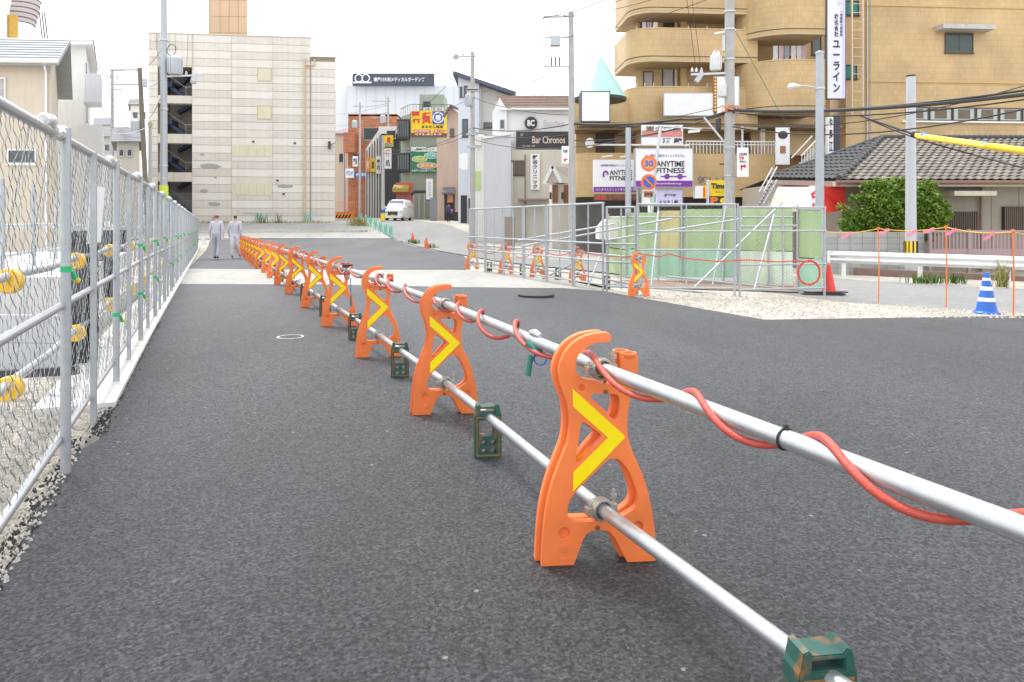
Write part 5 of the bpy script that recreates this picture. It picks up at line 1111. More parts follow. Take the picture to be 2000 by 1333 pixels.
lad = M('ladder_cream', (.72, .56, .42), .5); lt = ob('ladder', MB().tube([(f.uz(1658, 100)[0], -.3, f.uz(1658, 228)[1]), (f.uz(1658, 100)[0], -.3, f.uz(1658, -30)[1])], .055, 6).tube([(f.uz(1679, 100)[0], -.3, f.uz(1679, 228)[1]), (f.uz(1679, 100)[0], -.3, f.uz(1679, -30)[1])], .055, 6), lad, t)
for k in range(15): c0 = f.uz(1658, 215-k*17); c1 = f.uz(1679, 215-k*17); ob('rung', MB().cyl((c0[0], -.3, c0[1]), (c1[0], -.3, c0[1]), .02, n=6), lad, lt)
for u, r_ in ((1692, .04), (1699, .025)): a = f.uz(u, 100)[0]; ob('wall_pipe', MB().tube([(a, -.08, f.uz(u, 400)[1]), (a, -.08, f.uz(u, -60)[1])], r_, 6), galvd, t)
# rounded balcony: path with a quarter-round left corner
def rpath(u0, u1, y, rad, back=4.0, n=9):
    p = [(u0, y+back), (u0, y+rad)]
    p += [(u0+rad*(1-math.cos(a)), y+rad*(1-math.sin(a))) for a in [math.pi/2*k/n for k in range(1, n+1)]]
    return p+[(u1, y)]
def balcony(px, y, rad, name='balcony', th=.2, back=4.0):
    u0, u1, z0, z1 = f.r(*px, d=y); pth = rpath(u0, u1, y, rad, back); o = ob(name, MB().band(pth, z0, z1, th), ytile, t)
    inner = [(a, b_) for a, b_ in pth]; mb = MB(); poly = inner+[(u1, y+back)]
    ob('soffit', MB().vprism(poly, z0-.12, z0-.004), soff, o); ob('coping', MB().band([(a, b_-.02) for a, b_ in pth], z1+.002, z1+.07, th+.04), ytile, o)
    ob('drip_groove', MB().band([(a-.012, b_-.012) for a, b_ in pth], z0+.14, z0+.18, .02), darkframe, o)
    return (u0, u1, z0, z1)
def railing(px, y, rad, par=None, name='balcony_rail'):
    u0, u1, z0, z1 = f.r(*px, d=y); pth = rpath(u0+.1, u1, y+.1, rad, 2); r_ = ob(name, MB().tube([(a, b_, z1) for a, b_ in pth], .035, 6), ycap, par or t)
    for a, b_ in pth[1::2]+[(u0+(u1-u0)*q, y+.1) for q in (.45, .6, .75, .9)]: ob('rail_post', MB().tube([(a, b_, z0), (a, b_, z1)], .025, 5), ycap, r_)
# left wing back wall and its balconies
wallr((1258, -60, 1475, 300), 1.6, .3, name='recess_wall')
balcony((1234, -60, 1480, 22), -.3, 1.3); balcony((1232, 58, 1480, 117), -.3, 1.3); balcony((1232, 172, 1480, 248), -.3, 1.3)
railing((1234, 58, 1480, 50), -.3, 1.3); railing((1234, 172, 1480, 162), -.3, 1.3)
for px, m_ in (((1256, 140, 1276, 172), curt), ((1293, 132, 1316, 172), curt), ((1437, 131, 1466, 172), M('mauve_curtain', (.22, .15, .15), .8)), ((1250, 40, 1268, 58), glass), ((1295, 26, 1316, 58), glass), ((1437, 22, 1468, 56), M('olive_dark', (.07, .08, .04), .3))): window(t, f.r(*px, d=1.6), 1.6, brownf, m_, 1 if px[2]-px[0] > 25 else 0)
for u in (1319,): a = f.uz(u, 100, 1.6)[0]; ob('downpipe', MB().tube([(a, 1.5, f.uz(u, 250)[1]), (a, 1.5, f.uz(u, -50)[1])], .07, 6), ycap, t); ob('pilaster', MB().box(a+.2, a+.55, 1.3, 1.6, f.uz(u, 250)[1], f.uz(u, -50)[1]), M('ochre_plain', (.55, .37, .16), .5, 0, .08, 2), t)
# middle round tower
wallr((1482, -60, 1640, 300), 1.0, .3, name='tower_recess_wall'); balcony((1468, -80, 1612, 62), -1.6, 2.4, back=3.5); balcony((1466, 118, 1612, 213), -1.6, 2.4, back=3.5)
railing((1472, 118, 1560, 113), -1.6, 2.4)
window(t, f.r(1585, 70, 1603, 108, d=1.0), .98, brownf, glass, 0); window(t, f.r(1520, 72, 1560, 112, d=1.0), .98, brownf, curt, 1)
lau = [M('laundry_%d' % k, c_, .8) for k, c_ in enumerate(((.62, .62, .64), (.55, .4, .42), (.3, .32, .36), (.66, .64, .6)))]
for k, u in enumerate((1510, 1521, 1532, 1545, 1556, 1566)): r0 = f.r(u, 90, u+9, 121, d=-.6); ob('hanging_laundry', MB().box(r0[0], r0[1], -.62, -.6, r0[2], r0[3]), lau[k % 4], t)
for k, u in enumerate((1254, 1264, 1276)): r0 = f.r(u, 44, u+8, 58, d=.4); ob('hanging_laundry', MB().box(r0[0], r0[1], .38, .4, r0[2], r0[3]), lau[(k+1) % 4], t)
# second floor: recess, parapet of the shop terrace, shopfronts
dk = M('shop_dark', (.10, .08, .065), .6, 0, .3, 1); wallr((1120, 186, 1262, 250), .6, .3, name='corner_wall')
r0 = f.r(1125, 248, 1640, 320, d=3); ob('terrace_back_wall', MB().band([(r0[0], 3), (r0[1], 3)], r0[2]-1, r0[3]+.3, .3), ytile, t)
r0 = f.r(1128, 300, 1520, 385, d=-.6); ob('terrace_parapet', MB().band(rpath(r0[0], r0[1]-.4, -.6, .8, 3)+[(r0[1]-.1, -.45), (r0[1], 0), (r0[1], 3)], r0[2], r0[3], .3), ytile, t); ob('terrace_floor', MB().box(r0[0]+.3, r0[1], -.2, 3, r0[3]-1.3, r0[3]-1.1), conc, t)
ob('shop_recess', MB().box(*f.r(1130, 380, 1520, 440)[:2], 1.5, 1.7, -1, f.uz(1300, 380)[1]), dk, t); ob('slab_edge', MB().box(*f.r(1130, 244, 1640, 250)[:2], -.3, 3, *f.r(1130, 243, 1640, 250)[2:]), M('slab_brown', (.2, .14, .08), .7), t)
shut = M('shutter_grey', (.55, .54, .52), .5)
for px in ((1400, 246, 1482, 300), (1355, 250, 1372, 285), (1518, 226, 1542, 300), (1545, 225, 1565, 305)):
    r0 = f.r(*px, d=2.9); s_ = ob('roller_shutter', MB().box(r0[0], r0[1], 2.85, 2.95, r0[2], r0[3]), shut, t)
    n = 12
    for k in range(n): zz = r0[2]+(r0[3]-r0[2])*k/n; ob('shutter_slat', MB().box(r0[0]+.03, r0[1]-.03, 2.82, 2.85, zz+.02, zz+(r0[3]-r0[2])/n-.02), shut, s_)
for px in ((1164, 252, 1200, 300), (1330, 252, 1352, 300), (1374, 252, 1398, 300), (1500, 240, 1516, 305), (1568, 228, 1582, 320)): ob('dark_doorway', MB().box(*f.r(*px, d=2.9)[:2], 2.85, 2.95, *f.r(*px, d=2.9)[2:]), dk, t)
for u in (1487, 1492): a = f.uz(u, 270, .2)[0]; ob('downpipe', MB().tube([(a, .2, f.uz(u, 310)[1]), (a, .2, f.uz(u, 246)[1])], .07, 6), ycap, t)
r0 = f.r(1340, 277, 1520, 300, d=-.5); rl = ob('terrace_railing', MB().tube([(r0[0], -.5, r0[3]), (r0[1], -.5, r0[3]), (r0[1]+.3, -.5, r0[3]-1.2)], .04, 6).tube([(r0[0], -.5, r0[3]-.16), (r0[1], -.5, r0[3]-.16)], .025, 6), white, t)
for k in range(28): a = r0[0]+(r0[1]-r0[0])*k/27; ob('baluster', MB().box(a-.015, a+.015, -.515, -.485, r0[2], r0[3]), white, rl)
r0 = f.r(1160, 284, 1345, 289, d=-.5); ob('white_pipe', MB().tube([(r0[0], -.55, r0[3]), (r0[1], -.55, r0[3])], .05, 6), white, t)
c0 = f.uz(1145, 282); d_ = ob('satellite_dish', MB().lathe([(.02, 0), (.2, .04), (.26, .1)], (0, 0, 0), 18), white, t, True); d_.location = (c0[0], -.7, c0[1]); d_.rotation_euler = (R(100), 0, R(20))
# outside stair with white railings
sf = Fac(1560, 34, 0, base=-.8); st = sf.thing('outside_stair', 'outside stair with white railings between the shops and the tiled roof', 'stair')
for k in range(9): c0 = sf.uz(1565+k*5, 330-k*5.5); ob('step', MB().box(c0[0], c0[0]+.3, 0, 1.2, c0[1]-.1, c0[1]), conc, st)
for y_ in (0, 1.2): c0, c1 = sf.uz(1565, 305), sf.uz(1607, 260); ob('handrail', MB().tube([(c0[0], y_, c0[1]), (c1[0], y_, c1[1])], .035, 6), white, st)
for k in range(8): c0 = sf.uz(1566+k*5.5, 304-k*5.9); ob('baluster', MB().tube([(c0[0], 0, c0[1]), (c0[0], 0, c0[1]-.75)], .018, 5), white, st)
sf = Fac(1490, 27, 0, base=-.8); st = sf.thing('lower_stair', 'white steel stair rising beside the red awning', 'stair')
for q in (0, .5): c0, c1 = sf.uz(1492, 400), sf.uz(1518, 352); ob('stringer', MB().tube([(c0[0], q, c0[1]), (c1[0], q, c1[1])], .04, 6), galv, st); ob('handrail', MB().tube([(c0[0], q, c0[1]+.5), (c1[0], q, c1[1]+.5)], .025, 6), white, st)
for k in range(7): c0 = sf.uz(1494+k*3.6, 396-k*6.6); ob('tread', MB().box(c0[0]-.1, c0[0]+.14, 0, .5, c0[1]-.03, c0[1]), galvd, st)
# signs on the building
fs = Fac(1680, 36.4, 0, base=-.8)
def sgn(px, label, m_, name='sign', th=.15, fr=None, ff=None): return sign(ff or fs, px, label, m_, name, th, 0, frame=fr)
a, rr, yy = sgn((1612, -40, 1646, 194), 'tall lilac-white blade sign with vertical Japanese company name', M('blade_sign', (.72, .72, .80), .4, 0, .03, 1), 'blade_sign', .25, M('blade_frame', (.16, .16, .17), .5)); text('株式会社', sub(rr, .38, .62, .51, .70), yy-.02, ink, a, .03, vertical=True); text('ユーライン', sub(rr, .3, .7, .05, .48), yy-.02, ink, a, .035, vertical=True); text('一級建築士事務所', sub(rr, .7, .86, .51, .72), yy-.02, ink, a, .02, vertical=True)
plate_(a, sub(rr, .86, .98, .0, 1), yy, lil, .01); text('∞', sub(rr, .6, .9, .74, .82), yy-.02, lil, a, .05)
a, rr, yy = sgn((1296, 184, 1391, 226), 'blank white billboard on the round balcony parapet', white, 'billboard', .15, galvd)
a, rr, yy = sgn((1399, 152, 1441, 223), 'blank white upright sign panel behind the large utility pole', signw, 'billboard', .15, galvd)
bd = M('sign_rust', (.38, .16, .07), .6); a, rr, yy = sgn((1391, 151, 1398, 220), 'narrow rust-red strip sign with yellow bulbs beside the blank panel', bd, 'bulb_sign', .2)
for k in range(11): z_ = rr[2]+(rr[3]-rr[2])*(k+.5)/11; ob('bulb', MB().lathe([(.03, -.05), (.06, 0), (.03, .05)], ((rr[0]+rr[1])/2, yy-.04, z_), 8), M('bulb_yellow', (.85, .6, .25), .4), a)
lb = Fac(1680, 34, 0, base=-.8)
a, rr, yy = sgn((1132, 188, 1184, 243), 'blank white cube sign box under the mint green cone roof', signw, 'sign_box', 1.1, darkframe, lb)
tt = lb.thing('cone_roof', 'mint green cone-shaped roof turret beside the round balconies', 'turret'); c0 = lb.uz(1177, 186); r_ = (lb.uz(1231, 186)[0]-lb.uz(1124, 186)[0])/2; ob('cone', MB().lathe([(r_, 0), (.03, lb.uz(1177, 100)[1]-c0[1]), (.005, lb.uz(1177, 98)[1]-c0[1])], (c0[0], 1.0, c0[1]), 40), M('mint_roof', (.40, .66, .60), .4, 0, .05, 1), tt, True); ob('cone_base', MB().lathe([(r_*.98, -.12), (r_*.98, -.003)], (c0[0], 1.0, c0[1]), 40), darkframe, tt, True)
def gym(px, label, th, ff, fr=None, whole=True):
    a, rr, yy = sgn(px, label, signw, 'gym_sign', th, fr, ff); plate_(a, sub(rr, 0, 1, 0, .16), yy, purple, .02); text('24時間年中無休のフィットネスジム', sub(rr, .16, .86, .78, .86), yy-.02, purple, a, .015)
    text('ANYTIME', sub(rr, .36, .86, .53, .68), yy-.02, ink, a, .02); text('FITNESS', sub(rr, .36, .86, .36, .50), yy-.02, ink, a, .02)
    ob('runner_mark', MB().tube([(rr[0]+(rr[1]-rr[0])*(.27+.05*math.cos(k*.5)), yy-.03, rr[2]+(rr[3]-rr[2])*(.54+.1*math.sin(k*.5))) for k in range(9)], .04, 5), purple, a); return a, rr, yy
g1f = Fac(1680, 32.5, 0, base=-.8)
a, rr, yy = gym((1158, 313, 1246, 376), 'white gym billboard with purple base on the ochre parapet, lamps above', .2, Fac(1680, 34.5, 0, base=-.8)); text('エニタイムフィットネス 寝屋川店', sub(rr, .05, .95, .04, .12), yy-.04, signw, a, .02)
for q in (.2, .6): ob('sign_lamp', MB().bar((rr[0]+(rr[1]-rr[0])*q, yy-.1, rr[3]+.12), (rr[0]+(rr[1]-rr[0])*(q+.18), yy-.45, rr[3]+.16), .1, .06), white, a)
a, rr, yy = gym((1239, 293, 1348, 366), 'grey framed gym lightbox on posts behind the speed limit sign', .4, g1f, galvd); text('www.anytimefitness.co.jp', sub(rr, .3, .8, .05, .11), yy-.04, signw, a, .01)
for q in (.55, .78):
    X0, Z0 = rr[0]+(rr[1]-rr[0])*q, rr[2]+(rr[3]-rr[2])*.27; oval(a, X0, Z0, .12, .12, yy-.005, purple); plate_(a, (X0-.28, X0+.28, Z0-.03, Z0+.03), yy, purple, .02)
ob('post', MB().tube([(rr[0]+.2, .2, rr[2]), (rr[0]+.2, .2, -.3)], .08, 8), galvd, a)
a, rr, yy = sgn((1253, 371, 1330, 402), 'lilac and white notice board below the gym lightbox', lil, 'notice_board', .2, galvd, g1f); plate_(a, sub(rr, .0, .36, 0, 1), yy, signw, .02); plate_(a, sub(rr, .2, .34, .2, .75), yy, M('mint_print', (.1, .5, .35), .5), .03); text('group', sub(rr, .55, .85, .55, .72), yy-.02, ink, a, .01); text('エステ｜整', sub(rr, .42, .9, .08, .34), yy-.02, ink, a, .03)
a, rr, yy = sgn((1381, 353, 1420, 402), 'yellow and black parking sign with large letters beside the pole', sy, 'parking_sign', .25, None, g1f); plate_(a, sub(rr, 0, 1, 0, .37), yy, ink, .02); plate_(a, sub(rr, -.12, 0, 0, 1), yy, lil, .1); text('Times', sub(rr, .12, .98, .66, .88), yy-.03, ink, a, .05); text('マルハチ', sub(rr, .3, .85, .5, .57), yy-.03, ink, a, .02); text('P', sub(rr, .08, .46, .04, .33), yy-.04, M('sign_orange2', (.85, .22, .02), .5), a, .05); text('e', sub(rr, .55, .9, .08, .3), yy-.04, sy, a, .05)
a, rr, yy = sgn((1354, 364, 1380, 388), 'small white and yellow sign box under the ochre parapet', signw, 'sign_box', .3, None, g1f); plate_(a, sub(rr, .6, .95, 0, 1), yy, sy, .02); plate_(a, sub(rr, .62, .72, .1, .9), yy-.02, sr, .02)
tt = fs.thing('wall_lettering', 'dark metal lettering fixed on the ochre parapet', 'lettering'); text('虹いろ', fs.r(1359, 345, 1420, 360), -.3, M('letter_grey', (.15, .14, .13), .5), tt, .02)
a, rr, yy = sgn((1252, 245, 1333, 284), 'faded white and red restaurant sign on the terrace', signw, 'restaurant_sign', .1, None, lb); plate_(a, sub(rr, .02, .98, .40, .72), yy, M('faded_red', (.62, .24, .22), .6), .02); text('炭火焼鳥', sub(rr, .1, .95, .66, .95), yy-.03, M('sign_brown', (.2, .12, .08), .6), a, .03); text('酒 蔵', sub(rr, .5, .98, .08, .34), yy-.03, ink, a, .03)
a, rr, yy = sgn((1514, 250, 1541, 322), 'white vertical panel with round face-like ornament print by the stair', signw, 'printed_sign', .1, None, fs); oval(a, (rr[0]+rr[1])/2, rr[2]+(rr[3]-rr[2])*.8, .24, .2, yy, ink); plate_(a, sub(rr, .3, .7, .3, .5), yy, bd, .02)
a, rr, yy = sgn((1612, 228, 1622, 306), 'narrow white vertical shop sign with black brush characters', signw, 'shop_sign', .3, None, lb); text('や寿江', sub(rr, .15, .85, .1, .95), yy-.02, ink, a, .03, vertical=True); plate_(a, sub(rr, 1.05, 2.4, -.02, 1.02), yy+.2, M('navy_panel', (.04, .045, .06), .4), .15)
a, rr, yy = sgn((1160, 380, 1250, 392), 'red and white shop fascia lettering under the gym billboard', dk, 'shop_fascia', .1, None, lb); text('出前 レベーター', sub(rr, .02, .95, .1, .9), yy-.02, sr, a, .02)
# ------------------------------------------------------------------ tiled-roof house on the right
hf = Fac(1636, 24.6, 1, base=-.85); t = hf.thing('tile_roof_house', 'single-storey house with grey-brown wave tile roof behind the block wall', 'house')
plas = M('taupe_plaster', (.33, .29, .24), .85, 0, .06, 1.5, dirt=.15); zE = hf.uz(1640, 352)[1]; uR_ = hf.uz(2420, 350)[0]
ob('wall', MB().box(.5, uR_, .7, 7, -.5, zE-.05).box(-.9, .5, 3.2, 7, -.5, zE), plas, t)
ob('eave', MB().box(-.1, uR_, -.05, .7, zE-.22, zE-.06), M('eave_cream', (.5, .43, .34), .7), t); ob('gutter', MB().tube([(-.1, -.12, zE-.08), (uR_, -.12, zE-.08)], .07, 8), M('gutter_brown', (.22, .13, .10), .5), t, True)
rid = hf.uz(1722, 271, 4.0); zR = rid[1]; uRd = rid[0]
roofm = M('roof_under', (.10, .09, .08), .8); ob('roof_deck', MB().add([(0, -.1, zE-.05), (uR_, -.1, zE-.05), (uR_, 4, zR-.05), (uRd, 4, zR-.05), (-.75, 4.4, zE+.3), (uR_, 8.5, zE-.05), (-.6, 8.5, zE)], [(0,1,2,3),(0,3,4),(3,2,5,6),(4,3,6)]), roofm, t, fix=False)
tilem = M('wave_tile', (.18, .155, .13), .55, 0, .1, 6, rnd=.22); tiled = M('dark_tile', (.055, .058, .065), .4, 0, .1, 6, rnd=.15)  # hip face and ridge caps coloured darker and greyer than the front slope
def wave_tile(w_, l_, mat, par):
    prof = [(0, .0), (.2, .035), (.4, .045), (.6, .03), (.8, .006), (1.0, .012)]; mb = MB(); n = len(prof)
    for yy_, lift in ((0, .035), (l_*1.06, .0)):
        mb.v += [(a*w_, yy_, b_+lift) for a, b_ in prof]
    mb.v += [(a*w_, 0, b_) for a, b_ in prof]
    mb.f = [(i, i+1, n+i+1, n+i) for i in range(n-1)]+[(2*n+i, 2*n+i+1, i+1, i) for i in range(n-1)]
    me = mb.mesh('roof_tile'); me.materials.append(mat)
    for p in me.polygons: p.use_smooth = True
    me.set_sharp_from_angle(angle=R(50)); return me
rowsN = 15; sl_ = math.hypot(4.1, zR-zE); tw, tl = .30, sl_/rowsN; tmesh = wave_tile(tw, tl, tilem, t); pitch = math.atan2(zR-zE, 4.1); cnt = 0; cand = []
for j in range(rowsN):
    q = j/rowsN; y_ = -.1+4.1*q; z_ = zE+(zR-zE)*q; u = uRd*q+.05
    while u < hf.uz(2030, 320, 4.0)[0]: cand.append((u, y_, z_)); u += tw
for (u, y_, z_) in cand[:300]:
    o = ob('roof_tile', tmesh, None, t); o.location = (u, y_, z_); o.rotation_euler = (pitch, 0, 0); cnt += 1
rest = MB(); cp_, sp_ = math.cos(pitch), math.sin(pitch); tv = [v.co.copy() for v in tmesh.vertices]; tf_ = [tuple(p.vertices) for p in tmesh.polygons]
for (u, y_, z_) in cand[300:]: rest.add([(v.x+u, v.y*cp_-v.z*sp_+y_, v.y*sp_+v.z*cp_+z_) for v in tv], tf_)
ro = ob('upper_roof_tiles', rest, M('wave_tile_far', (.18, .155, .13), .55, 0, .22, 3.5), t, True, fix=False); stuff(ro)
# left hip face tiles
C0, L0, R0 = Vector((0, -.1, zE)), Vector((-.75, 4.4, zE+.3)), Vector((uRd, 4, zR)); ev = (L0-C0); nrm = (ev.cross(R0-C0)).normalized()
if nrm.z < 0: nrm = -nrm
xv = -ev.normalized(); upv = nrm.cross(xv).normalized()
if upv.z < 0: upv = -upv
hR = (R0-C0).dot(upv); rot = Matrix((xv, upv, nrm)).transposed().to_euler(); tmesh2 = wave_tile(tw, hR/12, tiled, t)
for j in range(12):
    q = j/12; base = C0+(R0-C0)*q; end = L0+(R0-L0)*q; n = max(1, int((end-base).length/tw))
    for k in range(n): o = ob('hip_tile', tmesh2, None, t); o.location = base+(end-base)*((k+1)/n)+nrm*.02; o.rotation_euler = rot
def caps(a, b_, n, r_=.10):
    for k in range(n):
        p, q = a.lerp(b_, k/n), a.lerp(b_, (k+1.15)/n); ob('ridge_cap', MB().tube([p, q], [r_*1.15, r_], 10), tiled, t, True)
caps(C0+Vector((0, 0, .06)), R0+Vector((0, 0, .06)), 16); caps(Vector((uRd, 4, zR+.06)), Vector((uR_, 4, zR+.06)), 50, .09); caps(L0+Vector((0, 0, .05)), R0+Vector((0, 0, .06)), 14, .08)
ob('left_eave', MB().bar((.0, -.08, zE-.14), (-.75, 4.4, zE+.16), .12, .18), M('eave_mauve', (.36, .25, .21), .6), t)
r0 = hf.r(1845, 378, 1926, 382, d=.5); ob('window_canopy', MB().box(r0[0], r0[1], -.05, .69, r0[2]-.03, r0[3]+.06), M('canopy_cream', (.55, .5, .4), .7), t)
lat = M('lattice_brown', (.10, .07, .05), .6)
for px in ((1846, 414, 1906, 450), (1956, 404, 2010, 450)):
    r0 = hf.r(*px, d=.7); ob('window', MB().box(r0[0], r0[1], .62, .698, r0[2], r0[3]), dark, t); n = 14
    for k in range(n): a = r0[0]+(r0[1]-r0[0])*(k+.3)/n; ob('lattice_bar', MB().box(a, a+.05, .55, .62, r0[2], r0[3]), lat, t)
a = hf.uz(1916, 400, .6)[0]; ob('downpipe', MB().tube([(a, .6, zE-.1), (a, .6, -.5)], .045, 8), M('gutter_brown', (.22, .13, .10), .5), t, True)
for u in (1936, 1990): a = hf.uz(u, 400, .69)[0]; ob('wall_joint', MB().box(a, a+.02, .69, .699, 0, zE-.1), M('joint_dark', (.2, .17, .14), .8), t)
# awning
af = Fac(1515, 24.0, 0, base=-.8); t = af.thing('shop_awning', 'pale pink shop awning with bright red curved side', 'awning'); pinkf = M('pale_pink_canvas', (.78, .56, .50), .7, 0, .04, 1); redf = M('red_canvas', (.66, .03, .02), .6, 0, .06, 2)  # canopy coloured a pale pink, side panel a full red
c = [af.uz(1538, 363), af.uz(1648, 363), af.uz(1610, 409), af.uz(1503, 405)]
ob('canopy', MB().add([(c[0][0], .9, c[0][1]), (c[1][0]-.45, .9, c[1][1]), (c[2][0], 0, c[2][1]), (c[3][0], 0, c[3][1]), (c[2][0], 0, c[2][1]-.12), (c[3][0], 0, c[3][1]-.12)], [(0,1,2,3),(3,2,4,5)]), pinkf, t, fix=False)
q0, q1 = (c[1][0]-.45, .9, c[1][1]), (c[2][0], 0, c[2][1]); e0 = af.uz(1652, 365, .9); e1 = af.uz(1652, 410, .9)
ob('side_panel', MB().add([q1, q0, (e0[0], .95, e0[1]), (e1[0], .95, e1[1]), (c[2][0], 0, c[2][1]-.14)], [(0,1,2,3,4)]), redf, t, fix=False)
a, rr, yy = sign(af, (1574, 364, 1598, 420), 'white banner with red flower emblem hanging before the pink awning', signw, 'banner', .02, -.25); cx = (rr[0]+rr[1])/2-.02; cz = rr[2]+(rr[3]-rr[2])*.68
for k in range(5): ob('flower_petal', MB().disc((cx+.085*math.cos(k*1.2566+1.57), cz+.085*math.sin(k*1.2566+1.57)), .055, yy-.008, yy-.001, 12), sr, a)
text('梅乃', sub(rr, .2, .8, .05, .42), yy-.01, sr, a, .02, vertical=True)
# ------------------------------------------------------------------ concrete block wall and brown slat gate
bf = Fac(1616, 23.6, -2, base=-.8); t = bf.thing('block_wall', 'grey concrete block wall behind the white guardrail', 'wall'); r0 = bf.r(1612, 453, 1816, 530); blk = M('concrete_block', (.40, .40, .39), .9, 0, .08, 6, .3, 60, rnd=.10, dirt=.12)
bw, bh = .40, .2; n = int((r0[1]-r0[0])/bw); ob('mortar_core', MB().box(r0[0], r0[0]+n*bw, .02, .12, -.3, r0[3]-.005), M('mortar', (.28, .28, .27), .9), t); bm_ = None
z_ = r0[3]; j = 0
while z_ > -.2:
    for k in range(n):
        o = ob('block', bm_ or MB().box(.005, bw-.005, 0, .02, -bh+.005, -.005), blk, t); bm_ = o.data; o.location = (r0[0]+k*bw, random.uniform(-.003, .002), z_)
    z_ -= bh; j += 1
gf = Fac(1816, 23.2, -2, base=-.8); t = gf.thing('slat_gate', 'mauve-brown aluminium slat gate next to the block wall', 'gate'); mv = M('mauve_aluminium', (.36, .26, .27), .45, .2, .05, 3); r0 = gf.r(1816, 450, 2060, 500)
for a, b_ in ((r0[3]-.07, r0[3]), (r0[2]+.0, r0[2]+.22)): ob('rail', MB().box(r0[0], r0[1], -.03, .03, a, b_), mv, t)
for k in range(34): a = r0[0]+(r0[1]-r0[0])*k/34; ob('slat', MB().box(a+.02, a+.07, -.015, .015, r0[2]+.22, r0[3]-.07), mv, t)
for u in (1816, 1892, 1978): a = gf.uz(u, 470)[0]; ob('post', MB().box(a-.04, a+.04, -.05, .05, -.3, r0[3]+.03), mv, t)
r0 = gf.r(1816, 500, 2060, 530); tag(ob('brick_kerb', MB().bar(P(1668, 530, 23.2), P(2020, 548, 20.5), .25, .22), M('brown_kerb', (.22, .14, .12), .8, 0, .15, 3), None), 'low reddish-brown kerb wall at the foot of the block wall', 'kerb')
# ------------------------------------------------------------------ shrub
def shrub(px, v, Y, blobs, label, n, mat_, ls=.075):
    rnd = random.Random(5); cx = X(px, Y); z0 = gz(cx, Y); t = thing('shrub', label, 'shrub', (cx, Y, z0)); mb = MB(); st_ = MB()
    for (bu, bv, br, w_) in blobs:
        c_ = P(bu, bv, Y)-Vector((cx, Y, z0)); R_ = br/F*Y
        st_.tube([(0, 0, .2), tuple(c_*.5), tuple(c_)], [.05, .03, .012], 6)
        for i in range(int(n*w_)):
            d = Vector((rnd.gauss(0, 1), rnd.gauss(0, 1), rnd.gauss(0, 1))).normalized(); rr_ = R_*(rnd.uniform(.25, 1.0)**.45)*(1+.22*math.sin(d.x*9+d.z*7+bu))
            p = c_+Vector((d.x*rr_, d.y*rr_*.8, d.z*rr_)); ax = Vector((rnd.gauss(0, 1)+d.x, rnd.gauss(0, 1)+d.y, rnd.gauss(0, .8)-.2)).normalized(); s_ = ax.cross(Vector((rnd.gauss(0, 1), rnd.gauss(0, 1), rnd.gauss(0, 1)))).normalized(); l = ls*rnd.uniform(.6, 1.4)
            mb.add([p, p+ax*l*.5+s_*l*.2, p+ax*l, p+ax*l*.5-s_*l*.2], [(0,1,2,3)])
    ob('crown', mb, mat_, t, fix=False); ob('trunk', st_, M('twig', (.1, .07, .04), .8), t); return t
lm = bpy.data.materials.new('shrub_leaf'); lm.use_nodes = True; N = lm.node_tree.nodes; L = lm.node_tree.links; b = N['Principled BSDF']; b.inputs['Roughness'].default_value = .45
gi = N.new('ShaderNodeNewGeometry'); cr = N.new('ShaderNodeValToRGB'); e = cr.color_ramp.elements; e[0].color = (.05, .15, .015, 1); e[1].color = (.30, .42, .06, 1); L.new(gi.outputs['Random Per Island'], cr.inputs[0]); L.new(cr.outputs[0], b.inputs['Base Color'])
tb = N.new('ShaderNodeBsdfTranslucent'); L.new(cr.outputs[0], tb.inputs[0]); ms = N.new('ShaderNodeMixShader'); ms.inputs[0].default_value = .3; L.new(b.outputs[0], ms.inputs[1]); L.new(tb.outputs[0], ms.inputs[2]); L.new(ms.outputs[0], N['Material Output'].inputs[0])
shrub(1755, 450, 24.15, [(1720, 400, 38, 1), (1760, 395, 42, 1.1), (1795, 410, 38, 1), (1820, 425, 26, .6), (1740, 430, 42, 1.1), (1785, 440, 36, .9), (1690, 425, 24, .5), (1662, 438, 20, .5), (1735, 372, 22, .4), (1765, 366, 18, .35), (1812, 392, 22, .4), (1835, 400, 14, .25), (1700, 385, 16, .3), (1832, 440, 14, .25), (1700, 445, 22, .5), (1750, 450, 24, .6), (1800, 448, 24, .6), (1660, 425, 12, .2), (1755, 356, 9, .12), (1720, 364, 12, .2), (1812, 376, 10, .15), (1845, 420, 12, .2)]+[(1750+random.Random(k).uniform(.85, 1.12)*98*math.cos(k*.52), 405+random.Random(k+50).uniform(.85, 1.15)*46*math.sin(k*.52), random.Random(k+9).uniform(4, 9), .05) for k in range(6, 13)]+[(1690+k*12, 362+6*math.sin(k*2.3), 6, .05) for k in range(12)], 'bushy bright green shrub overhanging the concrete block wall', 1500, lm, .13)
